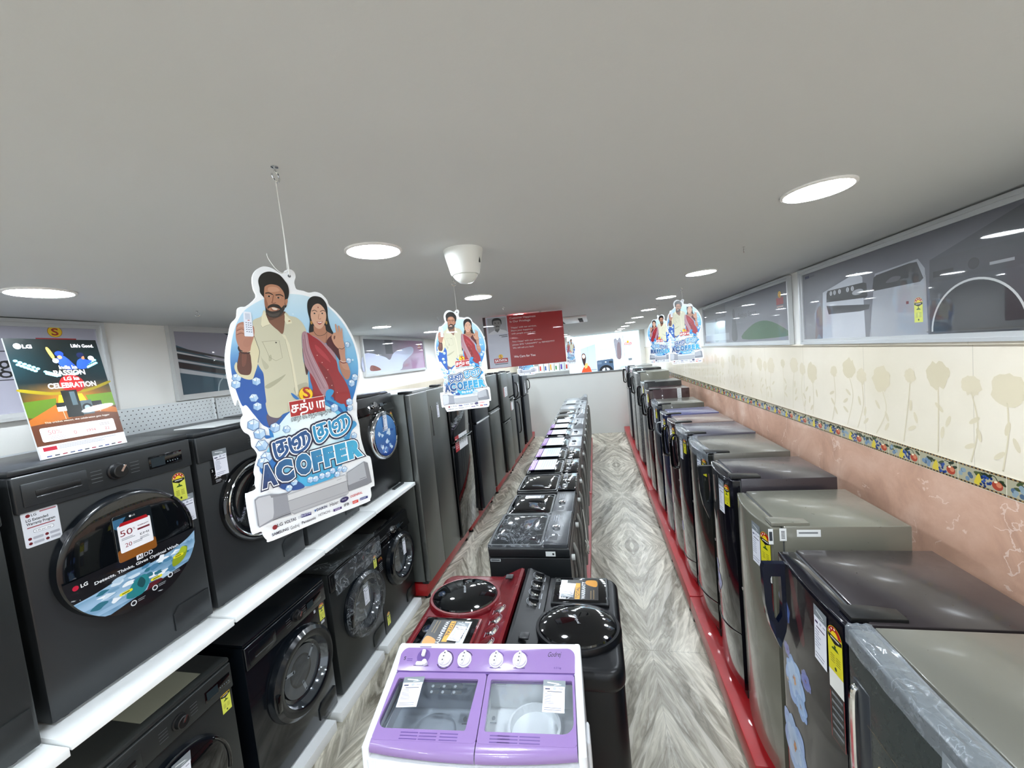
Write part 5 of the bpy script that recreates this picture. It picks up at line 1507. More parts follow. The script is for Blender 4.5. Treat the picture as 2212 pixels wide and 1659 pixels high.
# lower tier
LZ = 0.0655
t, o, SL = front_loader('dark grey lower machine directly below the machine with the standee', 1.14, LZ, UX, 0.57, 0.862, 0.5, DARKPAINT, 'smoked', 0.46, 0.21, knob=0.04, disp=0.15)
energy_label(t, 225, 625, 45, y=-0.0012)
price_tag(o, -32, 660, 74, 180, y=-0.045, rot=4)
q = B(); q.box(-0.06, 0.18, 0.03, 0.2, 0.8622, 0.864, mat('clear_sleeve', '8f8f80', 0.2)); q.obj('leaflet', t)
t, o, SL = front_loader('blue black lower machine with unwrapped deep porthole, second on the lower tier', 1.79, LZ, UX, 0.585, 0.862, 0.5, INKBLACK, 'porthole', 0.455, 0.235, cx=0.035, knob=0.045, disp=0.12)
energy_label(t, 232, 610, 45, y=-0.0012)
a = Art(); a.rect(238, 588, 268, 604, 'c9ccd0'); a.rect(190, 690, 205, 708, 'c9ccd0'); a.obj('sticker', t, M=Matrix.Translation((0, -0.001, 0)), m=GLOSSPRINT)
t, o, SL = front_loader('dark lower machine with clear film over panel and door, lower left tier', 2.41, LZ, UX, 0.556, 0.862, 0.5, DARKPAINT, 'porthole', 0.455, 0.22, cx=0.04, panel=BLACKPAINT, knob=0.045, disp=0.12)
energy_label(t, 228, 600, 42, y=-0.0012)
price_tag(o, -25, 620, 62, 150, y=-0.066)
q = B(); q.box(-0.27, 0.275, -0.05, -0.046, 0.70, 0.85, FILM); q.grid(lambda u, v: (-0.275 + 0.55 * u, -0.046 + 0.35 * v, 0.866 + 0.01 * math.sin(9 * u + 4 * v)), 14, 8, FILM); q.obj('plastic_wrap', t)
q = B(); q.lathe([(0.225, 0.03), (0.215, 0.062), (0.14, 0.07), (0.0, 0.072)], FILM, 40, M=T(0.04, 0.002, 0.455) @ FRONT, cap=False); q.obj('plastic_wrap', o)
t, o, SL = front_loader('black lower machine beside the tall silver fridge, star label low on its front', 2.962, LZ, UX, 0.54, 0.862, 0.5, BLACKPAINT, 'porthole', 0.5, 0.215, cx=0.045, panel=BLACKGL, slant=True, knob=0.0, disp=0.06)
energy_label(t, -235, 70, 44, y=-0.0012)
price_tag(o, 20, 670, 50, 140, y=-0.066)
a = Art()
for k, c in enumerate(('c9a23a', 'b8602a', '8f3020')):
    a.line([(-262, 640 - k * 9), (-215, 640 - k * 9), (-205, 622 - k * 6)], 3, c)
a.lines(-255, 595, -205, 5, 14, 5, '8a9094'); a.lines(150, 640, 240, 3, 16, 6, '7a8a86')
a.obj('feature_sticker', t, M=Matrix.Translation((0, -0.001, 0)), m=GLOSSPRINT)

# standee on the grey machine: leaning card with a cricket picture
SW, SHH = 269, 432
def standee():
    a = Art()
    def sky_(u, v):
        if v > 250:
            return mixc('0d1413', '12343a', abs(u - 134) / 134 * (1 - abs(v - 320) / 110))
        c = mixc('c98a1c', '5a4a10', abs(u - 140) / 140)
        if v > 225:
            return mixc(c, '12343a', (v - 225) / 25)
        return mixc('6a3a12', c, (v - 130) / 90)
    a.rect(0, 44, SW, SHH, sky_, 0, 12)
    a.poly([(0, 252), (60, 238), (100, 232), (190, 236), (SW, 262), (SW, 252), (190, 226), (100, 222), (60, 226), (0, 242)], '8f8216', 1)
    a.poly([(0, 205), (90, 210), (80, 160), (40, 140), (0, 150)], '5d7a1a', 0); a.poly([(SW, 215), (180, 212), (190, 165), (SW, 160)], '6a8a1e', 0)
    a.poly([(100, 220), (170, 220), (190, 150), (80, 150)], 'e8b82a', 0); a.poly([(110, 130), (170, 150), (SW, 130), (SW, 150), (180, 190), (90, 190), (0, 140), (0, 120)], 'b06c1c', 0)
    for pts, r in ((((14, 352), (66, 322)), 4.2), (((18, 338), (58, 314)), 4.2), (((84, 310), (120, 294)), 4), (((86, 302), (112, 292)), 3.5), (((150, 288), (184, 304)), 4), (((204, 330), (244, 350)), 4.2), (((214, 322), (246, 338)), 4.2)):
        for k in range(6):
            t_ = k / 5
            a.ell(pts[0][0] + (pts[1][0] - pts[0][0]) * t_, pts[0][1] + (pts[1][1] - pts[0][1]) * t_, r * 1.5, r * 1.1, '7fd0e0', 0, 8)
            a.ell(pts[0][0] + (pts[1][0] - pts[0][0]) * t_, pts[0][1] + (pts[1][1] - pts[0][1]) * t_, r * .9, r * .7, 'f4fcff', 0, 8)
    a.ell(30, 404, 10, 10, 'f4f4f4'); a.text('LG', 43, 397, 13, 'f4f4f4', 24, 1); a.text("Life's Good.", 182, 402, 12, 'f0f0f0', 72, 1)
    # batsmen
    a.poly([(104, 396), (112, 398), (122, 366), (114, 358)], 'e0b050', 1); a.poly([(126, 350), (136, 368), (152, 366), (170, 340), (178, 318), (140, 318)], '2f4fb4', 1); a.ell(138, 376, 13, 10, '2440a0'); a.poly([(130, 366), (140, 370), (144, 360), (134, 356)], 'b07a58', 1); a.ell(122, 350, 9, 9, 'd8dcec')
    a.poly([(182, 318), (186, 346), (204, 358), (222, 350), (236, 356), (232, 342), (214, 330), (210, 318)], '2f56c4', 1); a.ell(202, 370, 12, 11, '20284a'); a.poly([(204, 362), (212, 366), (212, 354), (204, 354)], 'b07a58', 1); a.ell(234, 358, 10, 9, 'eef0f4')
    a.ell(150, 260, 38, 34, '9a1c1c')
    a.text('India ka', 126, 318, 13, 'f6f6f6', 54, 1); a.text('PASSION', 106, 294, 19, 'ffffff', 94, 1); a.text('LG ka', 130, 274, 13, 'f6f6f6', 46, 1); a.text('CELEBRATION', 78, 246, 19, 'ffffff', 146, 1)
    # products
    a.rect(108, 134, 156, 236, '1f2420'); a.rect(132, 178, 148, 230, '5a6a70'); a.rect(156, 138, 192, 192, '5c686c'); a.ell(174, 164, 16, 16, '15181c'); a.ell(174, 164, 9, 9, '9aaab0')
    a.rect(84, 160, 110, 178, 'f0f0ec'); a.rect(84, 176, 108, 192, '15171a'); a.rect(192, 168, 224, 186, '15171a'); a.line([(98, 160), (100, 130)], 1.5, 'd8d0b8'); a.line([(208, 168), (212, 142)], 1.5, 'd8d0b8')
    a.text('This cricket season, the celebration gets bigger', 38, 122, 6, 'efe8dc', 200)
    a.rect(18, 58, 246, 108, 'e9e6e4', 6); a.text('50%', 38, 82, 16, 'c08080', 38); a.text('0', 110, 70, 14, 'c06060', 8); a.text('1994', 150, 70, 11, 'b84848', 28); a.text('22', 208, 68, 11, 'b84848', 16); a.lines(40, 76, 96, 3, 6, 2, 'b0a8a8'); a.lines(195, 96, 236, 2, 6, 2, '9a9090')
    a.rect(0, 0, SW, 46, 'e8ebf0'); a.rect(12, 26, 50, 40, 'b81c3c'); a.lines(54, 40, 240, 3, 5, 2, '9aa0aa'); a.lines(56, 24, 250, 2, 4, 1.2, 'b8bec6')
    for k in range(11):
        a.rect(16 + k * 22, 5, 30 + k * 22, 9, ('3a4a8a', '2a2f3a', 'a03040', '4a5a7a')[k % 4])
    return a
SA = math.atan2(1.24069764 - 0.97202682, -1.90303021 + 1.88313151)
t = empty('standee', (-1.8831, 0.972, UZ + 0.854 + 0.003), SA, 'leaning cricket picture card on top of the gunmetal washing machine', 'standee card')
TL = rx(-math.radians(9))
o = standee().obj('printed_face', t, M=TL, m=GLOSSPRINT)
q = B(); q.box(0, SW / 1000, 0.0003, 0.006, 0, SHH / 1000, CARDM, M=TL); q.obj('card', t)
q = B(); q.prism([(0.006, 0.01), (0.1, 0.0195), (0.105, 0.0235), (0.012, 0.25)], 0.12, 0.15, CARDM, axis='x', M=TL @ T(0, 0, 0)); q.obj('back_strut', t)

# ------------------------------------------------------------------ tall fridges on red bases, fronts facing +X
def red_base(x0, x1, y0, y1, label, z1=0.16):
    t = empty('display_platform', ((x0 + x1) / 2, (y0 + y1) / 2, 0), 0, label, 'display platform', 'red display platforms')
    hx, hy = (x1 - x0) / 2, (y1 - y0) / 2
    q = B(); q.box(-hx, hx, -hy, hy, 0.04, z1, RED, bev=0.006); q.obj('deck', t)
    n = max(2, int((y1 - y0) / 0.5))
    for k in range(n):
        for sx in (-1, 1):
            yy = -hy + 0.06 + (2 * hy - 0.12) * k / (n - 1)
            q = B(); q.lathe([(0, 0), (0.028, 0), (0.026, 0.02), (0.016, 0.041), (0, 0.041)], BLACKPL, 12, M=T(sx * (hx - 0.03), yy, 0), cap=False); q.obj('foot', t)
    return t
for k, (y0, y1) in enumerate(((3.27, 4.52), (4.64, 5.75), (6.02, 7.2), (7.24, 8.3), (8.34, 10.2))):
    red_base(-2.33, -1.705, y0, y1, 'red platform under the left tall fridges, %s' % ('under the silver fridge', 'under the black glass fridge', 'third from the camera', 'fourth from the camera', 'last, touching the partition')[k])
LG_ = 'tall fridges along the left wall'
BZ = 0.162
def tall_fridge(label, y0, y1, h, doors, body, handle=None, xf=-1.64, d=0.64, feet=True):
    """doors: list of (x0,x1,z0,z1,material) as fractions"""
    w = y1 - y0
    t = empty('refrigerator', (xf, (y0 + y1) / 2, BZ), PI / 2, label, 'refrigerator', LG_)
    q = B(); q.box(-w / 2, w / 2, 0.062, d, 0.03, h, body, bev=0.006); q.obj('cabinet', t)
    for x0, x1, z0, z1, m in doors:
        q = B(); q.box(-w / 2 + w * x0 + 0.002, -w / 2 + w * x1 - 0.002, 0, 0.056, 0.035 + (h - 0.04) * z0 + 0.003, 0.035 + (h - 0.04) * z1 - 0.003, m, bev=0.01, seg=3); q.obj('door', t)
    q = B(); q.box(-w / 2 + 0.02, w / 2 - 0.02, 0.04, 0.1, 0.004, 0.034, BLACKPL); q.obj('base_grille', t)
    for sx in (-1, 1):
        for yy in (0.1, d - 0.06):
            q = B(); q.lathe([(0, 0), (0.02, 0), (0.02, 0.03), (0, 0.03)], BLACKPL, 12, M=T(sx * (w / 2 - 0.06), yy, 0), cap=False); q.obj('foot', t)
    for sx in (-1, 1):
        q = B(); q.box(sx * (w / 2 - 0.06) - 0.04, sx * (w / 2 - 0.06) + 0.04, 0.02, 0.13, h, h + 0.022, BLACKPL, bev=0.006); q.obj('hinge_cover', t)
    return t, w
t, w = tall_fridge('tall silver double door fridge nearest the camera, beside the stacked washing machines', 3.245, 4.07, 1.79, [(0, 0.44, 0, 1, STEEL), (0.44, 1, 0, 1, STEEL)], STEELG)
q = B(); q.box(0.005, 0.025, -0.003, 0.002, 1.32, 1.62, BLACKGL, bev=0.001); q.obj('recessed_handle', t)
price_tag(t, 150, 1640, 60, 160, y=-0.0008)
q = B(); q.box(-0.3, 0.35, 0.15, 0.6, 1.7901, 1.792, mat('fridge_top_sheet', 'c4c8c8', 0.4)); q.obj('top_sheet', t)
t, w = tall_fridge('black glass fridge with a red and white offer sticker, right of the silver one', 4.10, 4.74, 1.66, [(0, 1, 0, 0.66, BLACKGL), (0, 1, 0.67, 1, BLACKGL)], BLACKPAINT, xf=-1.62)
a = Art(); a.rect(-250, 1010, -120, 1190, 'b02430'); a.text('3rd', -236, 1140, 22, 'f4e4e4', 60, 1); a.lines(-236, 1120, -136, 4, 22, 9, 'e0b8b8'); a.rect(-120, 1010, 180, 1190, 'e6e8ea')
for k in range(3):
    a.rect(-85 + k * 85, 1110, -60 + k * 85, 1150, '5a6068'); a.lines(-95 + k * 85, 1090, -45 + k * 85, 2, 14, 5, 'a0a6ae')
a.obj('offer_sticker', t, M=Matrix.Translation((0, -0.0006, 0)), m=GLOSSPRINT)
q = B(); q.tube(smooth([(-0.28, -0.02, 1.145), (-0.1, -0.035, 1.15), (0.15, -0.035, 1.15), (0.29, -0.02, 1.145)], 4, False), 0.012, BLACKGL, 8); q.obj('handle', t)
t, w = tall_fridge('dark blue grey two door fridge with a bright horizontal handle strip', 4.95, 5.58, 1.66, [(0, 1, 0, 0.71, STEELD), (0, 1, 0.72, 1, STEELD)], BLACKPAINT, xf=-1.6)
q = B(); q.box(-0.3, 0.3, -0.012, 0.004, 1.185, 1.205, mat('bright_handle_strip', 'e2e4e6', 0.25, 0.4), bev=0.003); q.obj('handle', t)
t, w = tall_fridge('grey two door fridge with pale handle, fourth along the left wall', 5.82, 6.42, 1.775, [(0, 1, 0, 0.68, STEELG), (0, 1, 0.69, 1, STEELG)], BLACKPAINT)
q = B(); q.box(-0.28, 0.28, -0.012, 0.004, 1.17, 1.19, mat('pale_handle_strip', 'c4c8ca', 0.25, 0.5), bev=0.003); q.obj('handle', t)
t, w = tall_fridge('black sided two door fridge with an offer sticker, fifth along the left wall', 6.62, 7.12, 1.765, [(0, 1, 0, 0.5, STEELG), (0, 1, 0.51, 1, STEELG)], BLACKPAINT, xf=-1.61)
a = Art(); a.rect(-150, 1330, -90, 1500, 'b02430'); a.rect(-90, 1330, 130, 1500, 'dfe2e6'); a.lines(-70, 1470, 110, 5, 28, 9, '8a9098'); a.obj('offer_sticker', t, M=Matrix.Translation((0, -0.0006, 0)), m=GLOSSPRINT)
q = B(); q.box(-0.23, 0.23, -0.008, 0.004, 0.87, 0.89, BLACKGL, bev=0.003); q.obj('handle', t)
t, w = tall_fridge('silver two door fridge with sticker below its black handle, sixth along the left wall', 7.2, 7.68, 1.73, [(0, 1, 0, 0.72, STEEL), (0, 1, 0.73, 1, STEEL)], BLACKPAINT)
a = Art(); a.rect(-120, 1000, -70, 1160, 'b02430'); a.rect(-70, 1000, 120, 1160, 'dfe2e6'); a.obj('offer_sticker', t, M=Matrix.Translation((0, -0.0006, 0)), m=GLOSSPRINT)
q = B(); q.tube(smooth([(-0.16, -0.02, 1.21), (0, -0.05, 1.22), (0.16, -0.02, 1.21)], 4, False), 0.012, BLACKGL, 8); q.obj('handle', t)
t, w = tall_fridge('dark fridge with long curved door handles, seventh along the left wall', 7.82, 8.36, 1.66, [(0, 1, 0, 0.68, STEELD), (0, 1, 0.69, 1, STEELD)], BLACKPAINT)
for z0, z1 in ((0.45, 1.1), (1.18, 1.5)):
    q = B(); q.tube(smooth([(-0.2, -0.004, z0), (-0.2, -0.045, z0 + 0.06), (-0.2, -0.05, (z0 + z1) / 2), (-0.2, -0.045, z1 - 0.06), (-0.2, -0.004, z1)], 4, False), 0.011, BLACKGL, 8); q.obj('handle', t)
price_tag(t, 60, 1480, 120, 220, y=-0.0008)
t, w = tall_fridge('last tall fridge by the left wall, nearest the partition', 8.75, 9.42, 1.6, [(0, 1, 0, 0.68, STEELD), (0, 1, 0.69, 1, STEELD)], BLACKPAINT)
q = B(); q.tube(smooth([(0.28, -0.004, 1.2), (0.28, -0.05, 1.25), (0.28, -0.05, 1.4), (0.28, -0.004, 1.45)], 4, False), 0.011, BLACKGL, 8); q.obj('handle', t)
price_tag(t, -100, 1450, 110, 300, y=-0.0008)

# ------------------------------------------------------------------ middle row
def plain_base(x0, x1, y0, y1, label):
    return red_base(x0, x1, y0, y1, label, 0.13 if y0 > 2 else 0.121)
plain_base(-0.76, -0.2, 2.2, 5.6, 'long red platform under the near half of the middle top loaders')
plain_base(-0.76, -0.2, 5.62, 9.25, 'long red platform under the far half of the middle top loaders')
plain_base(-0.9, -0.06, 0.98, 2.12, 'red platform under the purple, red and black twin tubs')

# the purple twin tub at the front
PURP = mat('purple_plastic', '8a70a4', 0.22, coat=0.3)
PURPD = mat('purple_seam', '5e4484', 0.4)
WHT = mat('white_gloss_plastic', 'e4e6ea', 0.25, coat=0.2)
KNOB = mat('knob_white', 'e6e6ea', 0.3)
t = empty('washing_machine', (-0.476, 1.015, 0.122), math.radians(4.0), 'purple and white twin tub washing machine at the front of the middle row', 'washing machine', 'twin tub washing machines')
W = 0.362
q = B()
o_ = rrect(-W, W, 0.045, 0.395, 0.05, 6)
i_ = rrect(-W + 0.02, W - 0.02, 0.065, 0.378, 0.035, 6)
q.ring(o_, i_, 0.02, 0.835, WHT, axis='z')
q.ring(i_, [(p[0] * 0.96, 0.22 + (p[1] - 0.22) * 0.96) for p in i_], 0.78, 0.835, WHT, axis='z')
q.obj('cabinet', t)
q = B(); q.prism([(-W + 0.004, 0.1), (-W + 0.006, 0.06), (-W + 0.03, 0.036)] + [(-0.32 + 0.64 * k / 14, 0.046 - 0.02 * (1 - (k / 7 - 1) ** 2)) for k in range(15)] + [(W - 0.03, 0.036), (W - 0.006, 0.06), (W - 0.004, 0.1)], 0.03, 0.836, WHT, axis='z', bev=0.006); q.obj('front_panel', t)
# slope of the lids
S0, Z0, S1, Z1 = 0.07, 0.873, 0.285, 0.922
sl = math.atan2(Z1 - Z0, S1 - S0)
SLM = T(0, S0, Z0) @ rx(sl)
LS = math.hypot(S1 - S0, Z1 - Z0)
q = B()
for x0, x1 in ((-W, -W + 0.027), (W - 0.027, W)):
    q = B(); q.prism([(0.044, 0.79), (0.05, 0.87), (S1, Z1 + 0.012), (0.375, 0.965), (0.392, 0.962), (0.396, 0.79)], x0, x1, WHT, axis='x', bev=0.009, seg=4); q.obj('side_rim', t)
q = B(); q.prism([(S1 + 0.002, 0.85), (S1 + 0.002, Z1 + 0.004), (0.365, 0.958), (0.388, 0.964), (0.396, 0.955), (0.396, 0.85)], -W + 0.001, W - 0.001, WHT, axis='x', bev=0.012, seg=4); q.obj('control_housing', t)
q = B(); q.box(-W + 0.028, W - 0.028, S1 - 0.003, S1 + 0.008, Z1 - 0.01, Z1 + 0.0065, PURPD); q.obj('hinge_strip', t)
ps = math.atan2(0.958 - Z1 - 0.004, 0.365 - S1 - 0.002)
PM = T(0, S1 + 0.002, Z1 + 0.004) @ rx(ps)
pl = math.hypot(0.365 - S1 - 0.002, 0.958 - Z1 - 0.004)
q = B()
pp = [(-W + 0.02, 0.004), (W - 0.022, 0.004), (W - 0.022, pl * 0.72)] + arc(W - 0.05, pl * 0.72, 0.028, 20, 90, 6) + [(0, pl * 1.0)] + arc(-W + 0.05, pl * 0.72, 0.028, 90, 160, 6) + [(-W + 0.02, pl * 0.72)]
q.prism(pp, -0.002, 0.004, PURP, axis='z', bev=0.0015, M=PM); pan = q.obj('control_panel', t)
for kx in (-0.155, -0.078, 0.045, 0.135):
    M = PM @ T(kx, pl * 0.52, 0.004)
    q = B(); q.lathe([(0.027, 0.0), (0.027, 0.004), (0.0245, 0.006), (0.0235, 0.014), (0.021, 0.016), (0, 0.016)], KNOB, 36, M=M, cap=False); kn = q.obj('knob', t)
    q = B(); q.box(-0.0055, 0.0055, -0.023, 0.023, 0.015, 0.026, KNOB, bev=0.004, M=M @ Matrix.Rotation(-0.15, 4, 'Z')); q.obj('grip', kn)
    q = B()
    for yy in (-0.013, 0.0, 0.012):
        q.lathe([(0.0, 0.0263), (0.0032, 0.0263)], mat('knob_mark', '4a4650', 0.4), 8, M=M @ Matrix.Rotation(-0.15, 4, 'Z') @ T(0, yy, 0), cap=False)
    q.obj('grip_mark', kn)
q = B(); q.lathe([(0.0, 0.0), (0.026, 0.0)], PURPD, 24, M=PM @ T(-0.245, pl * 0.66, 0.0042), cap=False); q.box(-0.252, -0.238, pl * 0.62, pl * 0.9, 0.004, 0.018, KNOB, bev=0.004, M=PM); q.obj('water_selector', t)
q = B(); q.box(-0.268, -0.222, pl * 0.27, pl * 0.43, 0.003, 0.008, KNOB, bev=0.004, M=PM); q.lathe([(0.0095, 0), (0.0095, 0.012), (0, 0.013)], KNOB, 18, M=PM @ T(-0.232, pl * 0.35, 0.006), cap=False); q.obj('drain_slider', t)
a = Art()
a.text('Godrej', 238, 58, 17, '1c1626', 48, 0, 2, shear=0.35); a.text('5', -322, 42, 12, '241a34', None, 1); a.lines(-308, 47, -285, 2, 6, 2.5, '6a4f92', 0.1)
for kx in (-155, -78, 45, 135):
    a.sector(kx, pl * 520, 30, 33, (-150 if kx == -155 else 30), (150 if kx != 135 else 100), '2c1840' if kx in (-155, -78) else '6a4a92', 20)
    a.lines(kx - 22, 20, kx + 24, 1, 1, 3.5, '5b3f85', 0.1)
a.lines(-270, 92, -222, 1, 1, 3, '5b3f85', 0.0); a.lines(-276, 24, -216, 1, 1, 2.5, '3a2a58', 0.0); a.text('Water', -262, 62, 5, '5b3f85', 30)
a.text('6.0 kg', 262, 18, 6, '5b3f85', 26)
a.obj('panel_lettering', t, M=PM @ T(0, 0, 0.0042) @ rx(-PI / 2) @ Matrix.Identity(4))
def lid(x0, x1, win, name):
    q = B()
    n = 6
    r = 0.012
    outer = rrect(x0, x1, 0.0, LS, r, n)
    inner = win
    q.ring(outer, inner, -0.012, 0.008, PURP, axis='z', M=SLM)
    # front skirt rolls down over the front edge and bulges towards the middle of the machine
    def f(u, v):
        x = x0 + (x1 - x0) * u
        bul = 0.02 * (1 - (x / W) ** 2)
        ang = v * math.radians(96)
        R_ = 0.02
        yy = S0 + 0.004 - R_ * math.sin(ang) - bul * math.sin(ang)
        zz = Z0 + 0.008 - R_ + R_ * math.cos(ang) - 0.005 * max(0, v - 0.5) * 2 - 0.006 * (1 - (x / W) ** 2) * v
        return (x, yy, zz)
    q.grid(f, 16, 12, PURP)
    o = q.obj(name, t)
    q = B(); q.prism([(p[0] * 1.0, p[1]) for p in win], -0.003, 0.001, PANE, axis='z', M=SLM); q.obj('lid_window', o)
    return o
def win(x0, x1, y0, y1, lean0, lean1, rc):
    """window outline with the same point count as rrect(..., n=6)"""
    p = [(x1 - lean1, y0), (x1, y1), (x0, y1), (x0 + lean0, y0)]
    out = []
    for (cx, cy), (s0, s1), r in ((p[0], (-90, 0), rc[0]), (p[1], (0, 90), rc[1]), (p[2], (90, 180), rc[2]), (p[3], (180, 270), rc[3])):
        ox = cx - r if s0 in (-90, 0) else cx + r
        oy = cy + r if s0 in (-90, 180) else cy - r
        out += arc(ox, oy, r, s0, s1, 6)
    return out
XS = 0.018
l1 = lid(-W + 0.028, XS - 0.0015, win(-0.318, -0.012, 0.034, 0.2, -0.012, 0.012, (0.006, 0.006, 0.006, 0.03)), 'wash_lid')
l2 = lid(XS + 0.0015, W - 0.028, win(0.035, 0.326, 0.034, 0.2, 0.004, 0.0, (0.035, 0.006, 0.006, 0.006)), 'spin_lid')
for lo_, xa, nn in ((l1, (-0.24, -0.175, -0.105), 0.06), (l2, (0.06, 0.085, 0.155), 0.065)):
    q = B()
    for x in xa:
        for k in range(3):
            q.box(x, x + nn, 0.004 + k * 0.009, 0.007 + k * 0.009, 0.0078, 0.0085, PURPD, M=SLM)
    q.obj('vent_slot', lo_)
q = B(); q.box(-W + 0.03, XS - 0.01, 0.08, 0.28, 0.79, 0.792, mat('wash_tub_grey', 'a4abb2', 0.3)); q.box(-W + 0.03, -W + 0.032, 0.08, 0.28, 0.7, 0.85, mat('wash_tub_grey', '6f757c')); q.box(XS - 0.012, XS - 0.01, 0.08, 0.28, 0.7, 0.85, mat('wash_tub_grey', ''))
q.box(-W + 0.03, XS - 0.01, 0.28, 0.282, 0.7, 0.9, mat('wash_tub_grey', '')); q.box(-W + 0.03, XS - 0.01, 0.08, 0.082, 0.7, 0.85, mat('wash_tub_grey', '')); q.lathe([(0.08, 0.792), (0.07, 0.802), (0.03, 0.81), (0, 0.812)], mat('wash_tub_grey', ''), 24, M=T(-0.17, 0.18, 0), cap=False); q.obj('wash_tub', t)
TUB = mat('spin_tub_white', 'eef1f1', 0.3)
q = B(); q.box(XS, W - 0.03, 0.08, 0.28, 0.8, 0.802, TUB); q.box(XS, XS + 0.002, 0.08, 0.28, 0.8, 0.86, TUB); q.box(W - 0.032, W - 0.03, 0.08, 0.28, 0.8, 0.86, TUB); q.box(XS, W - 0.03, 0.28, 0.282, 0.8, 0.9, TUB); q.box(XS, W - 0.03, 0.08, 0.082, 0.8, 0.86, TUB)
q.lathe([(0.09, 0.802), (0.09, 0.835), (0.082, 0.838), (0.078, 0.81), (0, 0.806)], TUB, 32, M=T(0.19, 0.18, 0), cap=False); q.obj('spin_tub', t)
for o, u, v in ((l1, -0.295, 0.192), (l2, 0.225, 0.192)):
    price_tag(o, u * 1000, v * 1000 + 10, 78, 105, M=SLM @ T(0, 0, 0.0085) @ rx(-PI / 2) , rot=-3 if o == l1 else 2)
a = Art()
for i in range(3):
    for j in range(2):
        a.rect(-185 + i * 42, 150 + j * 20, -150 + i * 42, 163 + j * 20, '4a5056'); a.ell(-178 + i * 42, 157 + j * 20, 5, 5, '8b9298')
a.lines(-70, 190, -20, 1, 1, 4, '5a6066', 0.0); a.ell(-34, 72, 7, 8, '3a4046'); a.lines(-42, 60, -24, 1, 1, 4, '3a4046', 0)
a.obj('window_lettering', l1, M=SLM @ T(0, 0, 0.0012) @ rx(-PI / 2))
a = Art(); a.lines(52, 190, 92, 1, 1, 4, '6a7076', 0.0); a.ell(62, 78, 6, 7, '6a7076'); a.lines(52, 66, 74, 1, 1, 4, '6a7076', 0)
a.obj('window_lettering', l2, M=SLM @ T(0, 0, 0.0012) @ rx(-PI / 2))
q = B(); q.box(W - 0.001, W + 0.012, 0.12, 0.2, 0.7, 0.84, WHT, bev=0.008); q.obj('lint_clip', t)
for sx in (-1, 1):
    for yy in (0.1, 0.34):
        q = B(); q.lathe([(0, 0), (0.022, 0), (0.02, 0.03), (0, 0.03)], BLACKPL, 12, M=T(sx * 0.29, yy, 0), cap=False); q.obj('foot', t)

